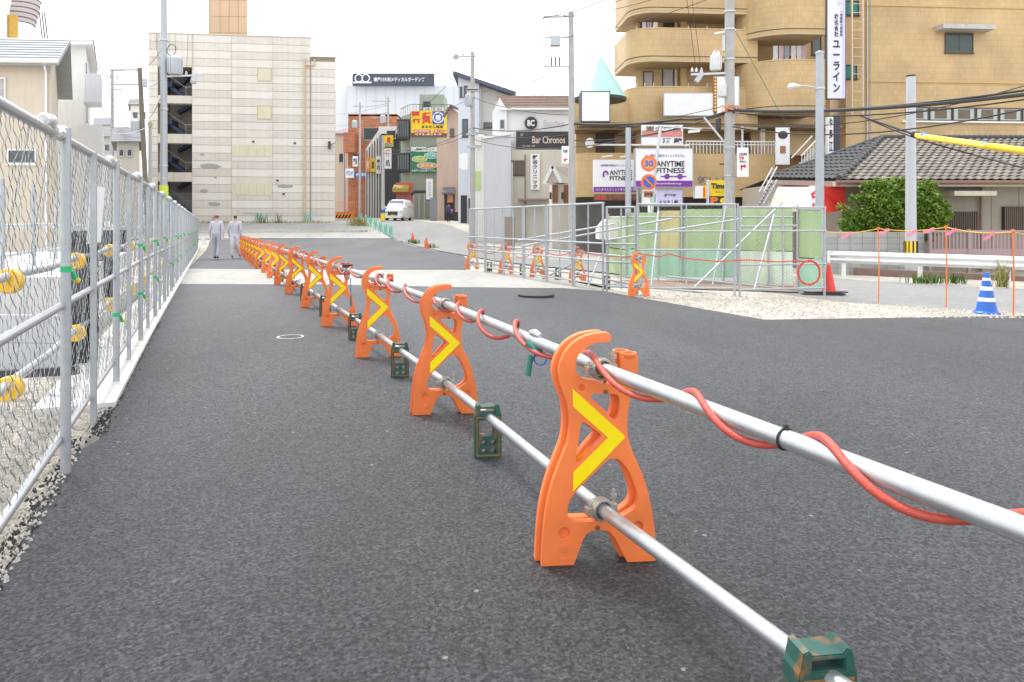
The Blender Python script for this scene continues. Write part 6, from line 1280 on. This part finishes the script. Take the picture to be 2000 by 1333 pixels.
# ------------------------------------------------------------------ utility poles
def pole(px, Y, vtop, r0, r1, label, name='utility_pole', lean=0, mat_=polemat, base=None, cat_='pole'):
    x = X(px, Y); z = gz(x, Y) if base is None else base; h = Zp(vtop, Y)-z; t = thing(name, label, cat_, (x, Y, z))
    ob('shaft', MB().tube([(0, 0, -.3), (lean*.5, 0, h*.5), (lean, 0, h)], [r0, (r0+r1)/2, r1], 16), mat_, t, True); return t, h
def loc(t, px, py, dy=0): Y = t.location.y+dy; p = P(px, py, Y); return p-t.location
def insul(par, p, h=.16, m_=None): ob('insulator', MB().lathe([(.03, 0), (.06, .03), (.03, .06), (.055, .09), (.03, .12), (.015, h)], p, 8), m_ or white, par)
def drum(par, p, r_, h, m_): 
    o = ob('transformer', MB().lathe([(r_*.95, 0), (r_, .03), (r_, h*.9), (r_*.9, h*.94), (r_*.5, h)], p, 18), m_, par, True)
    for a in (0, 2, 4): ob('bushing', MB().lathe([(.05, 0), (.06, .06), (.03, .16)], (p[0]+r_*.5*math.cos(a), p[1]+r_*.5*math.sin(a), p[2]+h*.95), 8), white, o)
    for k in range(10): a = k*.6283; ob('cooling_fin', MB().bar((p[0]+r_*1.05*math.cos(a), p[1]+r_*1.05*math.sin(a), p[2]+.1*h), (p[0]+r_*1.05*math.cos(a), p[1]+r_*1.05*math.sin(a), p[2]+.85*h), .03, .03), m_, o)
steelp = M('grey_steel_pole', (.40, .43, .46), .45, .4, .08, 3); greyd = M('transformer_grey', (.48, .51, .55), .45, .1, .05, 4)
t, h = pole(320, 32, -60, .17, .12, 'grey steel utility pole with a drum transformer beside the pale panelled building', mat_=steelp)
drum(t, loc(t, 340, 146)+Vector((.05, 0, 0)), .29, .8, greyd); a = loc(t, 320, 150); ob('cross_arm', MB().bar(a, loc(t, 397, 147), .07, .07), galv, t); ob('switch_gear', MB().lathe([(.1, 0), (.14, .1), (.1, .28)], loc(t, 378, 164), 10), greyd, t)
for u in (364, 377, 390): insul(t, loc(t, u, 146))
ob('cable_coil', MB().tube([loc(t, 335, 98)+Vector((.2*math.cos(k*.5)*(1+.1*math.sin(k)), 0, .25*math.sin(k*.5))) for k in range(30)], .012, 5), black, t)
for v in (80, 215, 325, 350): ob('steel_band', MB().lathe([(.175, 0), (.175, .06)], loc(t, 320, v), 14), galv, t)
ob('reflector_tape', MB().lathe([(.19, 0), (.185, .9)], loc(t, 320, 402), 14), M('lime_tape', (.55, .68, .05), .5), t)
t, h = pole(290, 45, 133, .17, .13, 'brown leaning utility pole with many wires left of the pale building', lean=-.55, mat_=M('weathered_pole', (.19, .16, .13), .9, 0, .2, 4)); 
for v, u0, u1 in ((137, 220, 268), (165, 222, 280)): ob('cross_arm', MB().bar(loc(t, u0, v), loc(t, u1, v), .09, .09), galvd, t)
drum(t, loc(t, 266, 258), .3, .75, greyd); ob('junction', MB().box(-.35, -.1, -.1, .1, h-1.2, h-.7), greyd, t)
t, h = pole(219, 60, 135, .16, .12, 'slim distant utility pole beyond the white house on the left'); 
for v in (138, 165, 175): ob('cross_arm', MB().bar(loc(t, 212, v), loc(t, 240, v), .09, .09), galvd, t)
for k in range(5): ob('insulator', MB().box(-.4+.2*k, -.34+.2*k, -.05, .05, h-.9+.1*(k % 2), h-.5), greyd, t)
t, h = pole(293, 40, 238, .11, .09, 'short pale service pole before the pale panelled building'); ob('strap', MB().lathe([(.13, 0), (.13, .2)], (0, 0, h-.3), 10), M('olive_strap', (.4, .36, .15), .7), t)
# poles in the street
t, h = pole(923, 42, 103, .17, .11, 'concrete pole with one high cross arm before the slant-roofed house')
ob('cross_arm', MB().bar(loc(t, 884, 112), loc(t, 928, 110), .09, .09), galvd, t); ob('switch_box', MB().lathe([(.14, 0), (.18, .15), (.1, .35)], loc(t, 890, 116), 10), greyd, t); insul(t, loc(t, 905, 109))
for v in (178, 180, 265, 290): ob('bracket', MB().box(-.35, .35, -.2, -.1, loc(t, 923, v).z, loc(t, 923, v).z+.12), galvd, t)
drum(t, loc(t, 917, 208), .26, .7, greyd); ob('notice_plate', MB().box(-.75, -.35, -.22, -.2, loc(t, 905, 330).z, loc(t, 905, 302).z), signw, t)
t, h = pole(1118, 31, 25, .17, .11, 'tall concrete pole with cross arms and fuse cutouts beside the bar building', lean=-.06)
ob('cross_arm', MB().bar(loc(t, 1060, 34), loc(t, 1122, 32), .08, .08), galvd, t); ob('cross_arm', MB().bar(loc(t, 1061, 130), loc(t, 1118, 131), .06, .06), galvd, t); ob('switch_gear', MB().box(*[loc(t, u, 80).x for u in (1075, 1094)], -.2, .2, loc(t, 1080, 90).z, loc(t, 1080, 72).z), greyd, t); ob('switch_arm', MB().bar(loc(t, 1063, 73), loc(t, 1114, 73), .06, .06), galvd, t)
for u in (1077, 1085, 1093): ob('fuse_rod', MB().tube([loc(t, u, 131), loc(t, u, 112)], .03, 6), darkframe, t); 
for u in (1068, 1080): insul(t, loc(t, u, 33))
a_, rr, yy = sign(Fac(1100, 30.5, 0), (1097, 286, 1111, 320), 'white pole notice with a red right-turn arrow on the tall concrete pole', signw, 'pole_notice', .03); plate_(a_, sub(rr, .3, .55, .1, .2), yy, sr, .01); plate_(a_, sub(rr, .3, .8, .2, .28), yy, sr, .01); text('駐車場', sub(rr, .2, .8, .6, .8), yy-.01, ink, a_, .02)
t, h = pole(1425, 26, -60, .20, .16, 'thick concrete utility pole with transformer in front of the round balconies')
tr = loc(t, 1398, 138); drum(t, tr, .19, .58, M('pale_transformer', (.66, .67, .66), .45, .1, .05, 4)); drum(t, loc(t, 1411, 190), .17, .5, M('pale_transformer', (.66, .67, .66), .45, .1, .05, 4))
ob('cross_arm', MB().bar(loc(t, 1350, 146), loc(t, 1430, 143), .07, .07), galv, t); ob('cutout', MB().bar(loc(t, 1360, 160), loc(t, 1372, 142), .12, .16), greyd, t); ob('upper_arm', MB().bar(loc(t, 1396, 66), loc(t, 1437, 59), .09, .06), white, t); ob('side_conduit', MB().tube([loc(t, 1414, 100), loc(t, 1414, 70)], .06, 6), galv, t)
for u in (1352, 1360, 1370): insul(t, loc(t, u, 141))
for v in (25, 118, 345, 290, 60): ob('steel_band', MB().lathe([(.205, 0), (.205, .05)], loc(t, 1425, v), 16), galv, t)
ob('orange_cable_coil', MB().tube([loc(t, 1425, 214)+Vector((.28*math.cos(k*.55)*(1+.4*math.sin(k*.31)), -.22+.1*math.sin(k*.9), .12*math.sin(k*.55*1.3))) for k in range(46)], .018, 5), M('orange_cable', (.7, .3, .15), .6), t)
ob('stay_arm', MB().bar(loc(t, 1375, 230), loc(t, 1412, 275), .06, .06), galv, t); ob('splice_box', MB().lathe([(.08, 0), (.1, .05), (.1, .4), (.06, .45)], loc(t, 1403, 255), 10), darksteel, t)
a_, rr, yy = sign(Fac(1440, 25.5, 0), (1439, 289, 1461, 346), 'white hanging board with red right-turn arrow beside the thick utility pole', signw, 'arrow_sign', .04); plate_(a_, sub(rr, .3, .42, .22, .38), yy, sr, .01); plate_(a_, sub(rr, .3, .62, .33, .40), yy, sr, .01); ob('arrow_head', MB().prism([(rr[0]+(rr[1]-rr[0])*.6, rr[2]+(rr[3]-rr[2])*.29), (rr[0]+(rr[1]-rr[0])*.82, rr[2]+(rr[3]-rr[2])*.365), (rr[0]+(rr[1]-rr[0])*.6, rr[2]+(rr[3]-rr[2])*.44)], yy-.012, yy-.001), sr, a_); text('当館駐車場', sub(rr, .15, .85, .72, .82), yy-.01, ink, a_, .02); text('満車', sub(rr, .15, .6, .58, .7), yy-.01, sr, a_, .03); text('場合は', sub(rr, .2, .8, .48, .56), yy-.01, ink, a_, .02); ob('hanger_tube', MB().tube([((rr[0]+rr[1])/2, 0, rr[3]), ((rr[0]+rr[1])/2, 0, rr[3]+.8)], .035, 6), galv, a_)
t, h = pole(1601, 21.5, 105, .135, .11, 'smooth grey steel lamp pole in front of the tiled roof', 'street_lamp', mat_=steelp, cat_='street lamp')
ob('lamp_arm', MB().tube([loc(t, 1597, 172), loc(t, 1575, 168), loc(t, 1556, 168)], .022, 6), galv, t, True); ob('lamp_head', MB().tube([loc(t, 1562, 168), loc(t, 1552, 168), loc(t, 1545, 169), loc(t, 1539, 170)], [.03, .08, .1, .04], 10), offwhite, t, True); ob('cap', MB().lathe([(.13, 0), (.13, .06), (.05, .1)], (0, 0, h-.02), 12), galvd, t); ob('clamp_band', MB().lathe([(.145, 0), (.145, .05)], loc(t, 1601, 175), 12), galv, t)
t, h = pole(1779, 22.6, 150, .17, .135, 'smooth pale grey pole with yellow and black foot band by the block wall', mat_=M('pale_pole', (.50, .52, .55), .5, .1, .05, 3))
ob('cap', MB().lathe([(.14, 0), (.14, .05)], (0, 0, h-.01), 14), darksteel, t); zb = loc(t, 1779, 497).z; zt = loc(t, 1779, 471).z; ob('yellow_band', MB().lathe([(.178, zb), (.176, zt)], n=20), sy, t, True)
for k in range(10): a = k*.6283+.2; ob('black_stripe', MB().bar((.18*math.cos(a), .18*math.sin(a), zb), (.178*math.cos(a), .178*math.sin(a), zt), .05, .008 if abs(math.sin(a)) > .5 else .02), black, t)
t, h = pole(1227, 24, 250, .105, .09, 'plain grey steel pole rising behind the corner mesh panels', mat_=steelp)
t, h = pole(1337+21, 40, 250, .05, .05, 'thin pole with a small lamp on the shop terrace', base=3); ob('lamp', MB().box(-.15, .15, -.2, 0, h, h+.12), white, t)
# thin pole with fluorescent street lamp and the traffic signs
x = X(1285, 20); t = thing('sign_post', 'slim grey post with a bracket lamp near the speed limit sign', 'post', (x, 20, gz(x, 20))); ob('shaft', MB().tube([loc(t, 1272, 430), loc(t, 1280, 330), loc(t, 1290, 250)], .045, 10), galv, t, True); ob('lamp_arm', MB().tube([loc(t, 1290, 247), loc(t, 1370, 253)], .02, 6), galv, t); ob('lamp_head', MB().bar(loc(t, 1345, 258), loc(t, 1366, 256), .12, .07), offwhite, t)
f = Fac(1268, 19.4, 0); t = f.thing('traffic_sign', 'red ringed speed limit 30 and blue no-parking discs on one post', 'traffic sign'); a = f.uz(1268, 420)[0]
ob('post', MB().tube([(a, .03, -.1), (a, .03, f.uz(1268, 300)[1])], .035, 8), white, t, True)
def rdisc(py, fill, key):
    c0 = f.uz(1267, py); d_ = ob('sign_disc', MB().disc(c0, .215, -.02, 0, 28), orangered, t); ob('sign_face', MB().disc(c0, .155, -.026, -.021, 28), fill, d_); return c0
orangered = M('sign_orange_red', (.78, .16, .04), .4); c0 = rdisc(320, M('sign_face_amber', (.72, .30, .10), .4), 0); text('30', (c0[0]-.12, c0[0]+.12, c0[1]-.085, c0[1]+.085), -.03, sb, t, .03)
c0 = rdisc(356, sb, 1); ob('slash', MB().bar((c0[0]-.115, -.03, c0[1]+.115), (c0[0]+.115, -.03, c0[1]-.115), .006, .05), orangered, t); r0 = f.r(1257, 374, 1276, 386); ob('sub_plate', MB().box(r0[0], r0[1], -.02, 0, r0[2], r0[3]), M('plate_brown', (.4, .16, .08), .5), t); text('自動車', sub(r0, .1, .9, .2, .8), -.024, ink, t, .02)
tag(ob('lamp_stand', MB().tube([P(1423, 430, 28), P(1423, 322, 28)], .09, 8).bar(P(1406, 321, 28), P(1424, 321, 28), .06, .06), M('dark_brown_steel', (.08, .06, .045), .5), None, True), 'dark brown square post by the ochre parapet', 'post')
# far street poles
for px, Y, vt, lb in ((748, 62, 265, 'concrete street pole with yellow foot band on the far kerb'), (758, 88, 190, 'far street pole with transformer rack before the medical building'), (703, 92, 200, 'far slim pole before the orange brick building'), (672, 96, 280, 'short far pole at the corner of the pale building'), (1245, 52, 140, 'distant pole top behind the cone roof')):
    t, h = pole(px, Y, vt, .17, .12, lb)
    if px == 748: ob('yellow_band', MB().lathe([(.20, .05), (.20, .7)], n=14), sy, t); ob('blue_band', MB().lathe([(.195, .72), (.195, 1.0)], n=14), sb, t)
    if px in (758, 703):
        for v in (vt+8, vt+40): ob('cross_arm', MB().bar(loc(t, px-32 if px == 758 else px-14, v), loc(t, px+6, v), .1, .1), galvd, t)
        drum(t, loc(t, px-10, vt+50), .35, .9, greyd)
# ------------------------------------------------------------------ overhead cables
cab = M('cable_black', (.035, .035, .038), .6); cabg = M('cable_grey', (.2, .2, .21), .6)
def cable(pts, r_, label, sag=0, m_=cab, name='overhead_cable'):
    out = []; pts = [P(*p) for p in pts]
    for p, q in zip(pts, pts[1:]):
        n = 14
        for k in range(n): t = k/n; out.append(p.lerp(q, t)-Vector((0, 0, 4*sag*t*(1-t))))
    out.append(pts[-1]); tag(ob(name, MB().tube(out, r_, 6), m_), label, 'cable', 'overhead cables')
LC = 'black overhead cable spanning the street between poles'
for i, (a, b_, r_, s_) in enumerate([((1425, 214, 26), (2060, 168, 17), .03, .25), ((1425, 216, 25.9), (2060, 178, 17), .05, .2), ((1425, 220, 26), (2060, 186, 17.2), .022, .3), ((1425, 243, 26), (2060, 150, 17), .014, .5), ((1425, 247, 26), (2060, 200, 16.5), .022, .5)]): cable([a, b_], r_, 'black overhead cable from the thick pole past the pale grey pole', s_)
cable([(1425, 216, 25.8), (1330, 233, 28), (1118, 242, 31)], .05, 'thick bundled cable from the thick pole to the tall concrete pole', .12); cable([(1425, 220, 25.9), (1118, 275, 31)], .02, LC, .3); cable([(1425, 252, 26), (1330, 250, 29), (1118, 288, 31)], .018, LC, .1); cable([(1425, 205, 26), (1118, 262, 31)], .012, LC, .1)
for v, w_, r_ in ((225, 190, .018), (242, 250, .025), (262, 258, .012), (288, 272, .018), (34, 112, .012), (131, 180, .01)): cable([(1118, v, 31), (923, w_, 42)], r_, LC, .25 if v > 100 else .1)
for v, w_ in ((250, 300), (262, 290), (190, 240), (112, 240)): cable([(923, v, 42), (748, w_ if v > 150 else 268, 62)], .016, 'overhead cable running on down the far street', .5)
for v in (205, 228, 250): cable([(758, v, 88), (640, v+18, 120)], .02, 'far cable crossing before the medical building', .4)
for v in (210, 228): cable([(703, v, 92), (758, v-8, 88)], .02, 'short cable between the two far street poles', .1)
cable([(1063, 34, 31), (1180, 0, 26), (1300, -45, 20)], .016, 'thin high wire rising from the cross arm above the cone roof', .1); cable([(886, 110, 42), (1000, 70, 36), (1063, 36, 31)], .016, 'thin high wire between the two cross arms', .15)
for u0, v0, u1, v1 in ((268, 137, 320, 90), (276, 165, 320, 150), (285, 235, 320, 175)): cable([(u0, v0, 45), (u1, v1, 32)], .012, 'wire from the leaning pole to the grey steel pole', .3)
for v in (138, 165, 176, 186, 195): cable([(224, v, 60), (268, v+2, 45)], .012, 'wire between the slim pole and the leaning pole', .15)
cable([(293, 245, 40), (200, 258, 30)], .018, 'pale service wire running to the white house', .25, M('pale_wire', (.55, .6, .58), .5)); cable([(377, 146, 32), (377, -40, 30)], .008, 'thin vertical wire from the cross arm', 0); cable([(364, 146, 32), (372, -40, 30)], .008, 'second thin vertical wire from the cross arm', 0)
for u, v in ((1360, 142), (1370, 142)): cable([(u, v, 26), (u-25, -50, 25)], .009, 'thin wire dropping past the round balconies', 0)
cable([(1437, 62, 26), (1545, 260, 30)], .012, 'green guy wire slanting across the round balcony', 0, M('green_wire', (.05, .22, .18), .5))
for k, (v, w_) in enumerate(((30, -40), (33, -30), (74, -15))): cable([(1100, v, 31), (1300+60*k, w_, 24)], .012, 'thin wire rising from the tall pole over the round balconies', .2)
for k in range(5): cable([(300+3*k, 60, 58), (315, 120+30*k, 40)], .012, 'service wire beside the grey steel pole', .4)
for k in range(6): cable([(215, 190+14*k, 60), (282, 205+16*k, 45)], .014, 'low wire in the tangle left of the leaning pole', .3)
# yellow insulated cable covers
yc = M('yellow_cover', (.9, .58, .02), .4); bt = M('blue_tape', (.03, .22, .6), .5)
def onl(u): return 262+(u-1780)*(38/250)+max(0, u-1990)*.02
t = thing('cable_cover', 'bright yellow cable cover sleeves with blue tape on the low cables', 'cable cover', (0, 0, 0))
cable([(1680, 226, 23), (1788, 264, 20), (1935, 284, 17.5), (2090, 306, 15)], .035, 'black low cable inside the yellow sleeves', .0); cable([(1680, 226, 23), (1800, 274, 20), (2090, 350, 15)], .022, 'black low cable sagging below the yellow sleeves', .03)
def cov(u0, v0, Y0, u1, v1, Y1, r_, m_, nm): ob(nm, MB().cyl(P(u0, v0, Y0), P(u1, v1, Y1), r_, n=14), m_, t, True)
cov(1790, 265, 19.9, 1930, 284, 17.6, .072, yc, 'sleeve'); cov(1925, 285, 17.6, 2090, 307, 15, .085, yc, 'sleeve'); cov(1792, 268, 19.8, 1925, 287, 17.5, .05, yc, 'sleeve')
for u, v, Y, m_ in ((1802, 265.6, 19.7, bt), (1921, 283.2, 17.7, bt), (1929, 284.6, 17.55, black), (1783, 263, 20.1, black)): cov(u, v, Y, u+10, v+1.5, Y-.16, .09, m_, 'tape_wrap')
# ------------------------------------------------------------------ minivan on the street
vx, vy = pg(780, 432); vy = 66; vx = X(779, vy); t = thing('minivan', 'white minivan driving towards the camera on the far street', 'van', (vx, vy, gz(vx, vy)), R(-6)); body = M('car_white', (.78, .79, .80), .25, 0, .02, 3, spec=.6)
def loft(secs):                            # sections: y, half-width low, half-width top, z0, z1
    mb = MB(); n = 10
    for y, wl, wt, z0, z1 in secs:
        zz = z1-z0; mb.v += [(-wl*.9, y, z0), (-wl, y, z0+zz*.25), (-wl, y, z0+zz*.6), (-wt*1.0, y, z0+zz*.9), (-wt*.8, y, z1), (wt*.8, y, z1), (wt, y, z0+zz*.9), (wl, y, z0+zz*.6), (wl, y, z0+zz*.25), (wl*.9, y, z0)]
    for i in range(len(secs)-1): mb.f += [(i*n+k, i*n+(k+1) % n, (i+1)*n+(k+1) % n, (i+1)*n+k) for k in range(n)]
    mb.f.append(tuple(range(n))[::-1]); mb.f.append(tuple((len(secs)-1)*n+k for k in range(n))); return mb
ob('body', loft([(-2.1, .72, .66, .3, .85), (-2.0, .84, .8, .22, 1.0), (-1.3, .86, .82, .2, 1.12), (2.0, .86, .82, .2, 1.15), (2.15, .8, .76, .3, 1.1)]), body, t, True)
ob('cabin', loft([(-1.35, .82, .76, 1.08, 1.16), (-.55, .83, .66, 1.08, 1.86), (-.2, .83, .67, 1.08, 1.92), (1.8, .83, .66, 1.08, 1.9), (2.1, .8, .64, 1.08, 1.75)]), body, t, True)
ob('windscreen', MB().add([(-.70, -1.28, 1.2), (.70, -1.28, 1.2), (.60, -.62, 1.82), (-.60, -.62, 1.82), (-.70, -1.2, 1.2), (.70, -1.2, 1.2), (.60, -.55, 1.8), (-.60, -.55, 1.8)], [(0,1,2,3),(4,7,6,5),(0,4,5,1),(1,5,6,2),(2,6,7,3),(3,7,4,0)]), M('windscreen', (.15, .19, .23), .08, spec=.8), t)
ob('grille', MB().box(-.45, .45, -2.14, -2.05, .45, .8), M('grille_dark', (.05, .05, .06), .4), t); ob('bumper', MB().box(-.78, .78, -2.16, -2.0, .22, .42), body, t); ob('number_plate', MB().box(-.16, .16, -2.19, -2.16, .36, .5), sy, t)
for s_ in (-1, 1):
    ob('headlight', MB().box(min(s_*.5, s_*.8), max(s_*.5, s_*.8), -2.1, -1.95, .66, .86), M('headlamp', (.6, .62, .65), .1, 0, .05, 3, spec=.8), t); ob('side_window', MB().box(s_*.80-.02, s_*.80+.02, -.7, 1.6, 1.22, 1.6), glass, t); ob('mirror', MB().box(s_*.98-.09, s_*.98+.09, -1.1, -.98, 1.1, 1.3), body, t)
    for y in (-1.35, 1.3):
        o = ob('wheel', MB().tube([(s_*.62, y, .31), (s_*.82, y, .31)], .31, 18), black, t, True); ob('rim', MB().tube([(s_*.82, y, .31), (s_*.84, y, .31)], .2, 12), galv, o)
# ------------------------------------------------------------------ people
def person(x, y, rz, h, label, cols, step=.22, bag=None):
    """cols: hair, skin, top, bottom, shoes; faces +y locally (back to the camera)"""
    t = thing('person', label, 'person', (x, y, gz(x, y)), rz); k = h/1.72
    V = [(0,0,.95,.15,.11), (0,.01,1.15,.145,.1), (0,.02,1.38,.18,.11), (0,.02,1.47,.07,.06), (0,.02,1.54,.055,.055), (0,.035,1.61,.075,.09), (0,.035,1.69,.07,.085),
         (-.09,.0,.88,.095,.1), (-.095,step*.45,.5,.068,.068), (-.095,step*.35,.1,.045,.05), (-.1,step*.35+.13,.04,.04,.03),
         (.09,.0,.88,.095,.1), (.095,-step*.1,.5,.068,.068), (.095,-step*1.1,.14,.045,.05), (.1,-step*1.1+.12,.05,.04,.03),
         (-.19,.02,1.4,.06,.06), (-.245,-.03,1.13,.047,.047), (-.25,.06,.9,.035,.035), (-.25,.09,.81,.035,.025),
         (.19,.02,1.4,.06,.06), (.245,-.06,1.13,.047,.047), (.25,-.03,.9,.035,.035), (.25,.0,.81,.035,.025)]
    E_ = [(0,1),(1,2),(2,3),(3,4),(4,5),(5,6),(0,7),(7,8),(8,9),(9,10),(0,11),(11,12),(12,13),(13,14),(2,15),(15,16),(16,17),(17,18),(2,19),(19,20),(20,21),(21,22)]
    me = bpy.data.meshes.new('body'); me.from_pydata([(a*k, b_*k, c_*k) for a, b_, c_, _, _ in V], E_, []); o = bpy.data.objects.new('body', me); COL.objects.link(o); o.parent = t
    md = o.modifiers.new('skin', 'SKIN'); md.use_smooth_shade = True
    for i, v in enumerate(V): me.skin_vertices[0].data[i].radius = (v[3]*k, v[4]*k)
    me.skin_vertices[0].data[0].use_root = True; o.modifiers.new('sub', 'SUBSURF').render_levels = 2; o.modifiers['sub'].levels = 2
    bpy.context.view_layer.update(); m2 = bpy.data.meshes.new_from_object(o.evaluated_get(bpy.context.evaluated_depsgraph_get())); o.modifiers.clear(); o.data = m2
    m2.materials.clear()
    for c_ in cols: m2.materials.append(c_)
    for p in m2.polygons:
        c_ = p.center/k; z = c_.z; i = 2
        if z > 1.66 or (z > 1.57 and c_.y < .05): i = 0
        elif z > 1.47: i = 1
        elif abs(c_.x) > .2 and z < .86: i = 1
        elif abs(c_.x) > .17 and z < 1.35: i = 2
        elif z < .11: i = 4
        elif z < .97: i = 3
        p.material_index = i; p.use_smooth = True
    return t, k
hair = M('hair_dark', (.04, .03, .025), .6); skin = M('skin', (.5, .3, .21), .6); wk = M('work_jacket', (.50, .50, .55), .8, 0, .2, 9); tr_ = M('work_trousers', (.38, .40, .47), .8, 0, .2, 9); shoe = M('dark_shoe', (.06, .06, .06), .6); shoe2 = M('pale_shoe', (.5, .5, .5), .6)
x, y = pg(423, 507); t, k = person(x, y, R(4), 1.74, 'worker in pale grey work clothes walking away holding white papers', [M('hair_brown', (.14, .07, .05), .6), skin, wk, tr_, shoe])
ob('papers', MB().box(-.36, -.2, -.02, .02, .64, .92), white) ; o = bpy.data.objects['papers']; o.location = (x-.06, y+.06, gz(x, y)); o.rotation_euler = (0, R(-12), R(10)); tag(o, 'sheaf of white papers held by the walking worker', 'papers')
x, y = pg(459, 505); person(x, y, R(2), 1.74, 'worker in pale grey clothes walking close to the orange barricades', [hair, skin, wk, M('white_trousers', (.64, .64, .68), .8, 0, .08, 6), shoe2], -.22)
y = 60; x = X(876, y); t, k = person(x, y, R(-8), 1.6, 'person in dark navy clothes walking along the far street with a pink bag', [hair, skin, M('navy_coat', (.05, .06, .13), .8), M('dark_trousers', (.03, .03, .035), .8), shoe], .15)
tag(ob('shoulder_bag', MB().lathe([(.06, -.16), (.11, -.1), (.1, .08), (.04, .14)], (0, 0, 0), 10), M('pink_bag', (.5, .12, .35), .6), None, True, (x+.27, y-.02, gz(x, y)+1.0)), 'pink shoulder bag carried by the person in navy clothes', 'bag')
# antennas on roofs
for u, v0, v1, Y in ((1060, 150, 187, 55), (1044, 148, 185, 57), (975, 150, 190, 62), (856, 140, 176, 78)):
    a = P(u, v1, Y); z1 = Zp(v0, Y)-a.z; mb = MB().tube([(0, 0, -.3), (0, 0, z1)], .03, 5)
    for q in (.75, .85, .95): mb.tube([(-.5, 0, z1*q), (.5, 0, z1*q)], .018, 4)
    tag(ob('roof_antenna', mb, galvd, None, False, a), 'thin roof antenna standing on a street house', 'antenna', 'roof antennas')
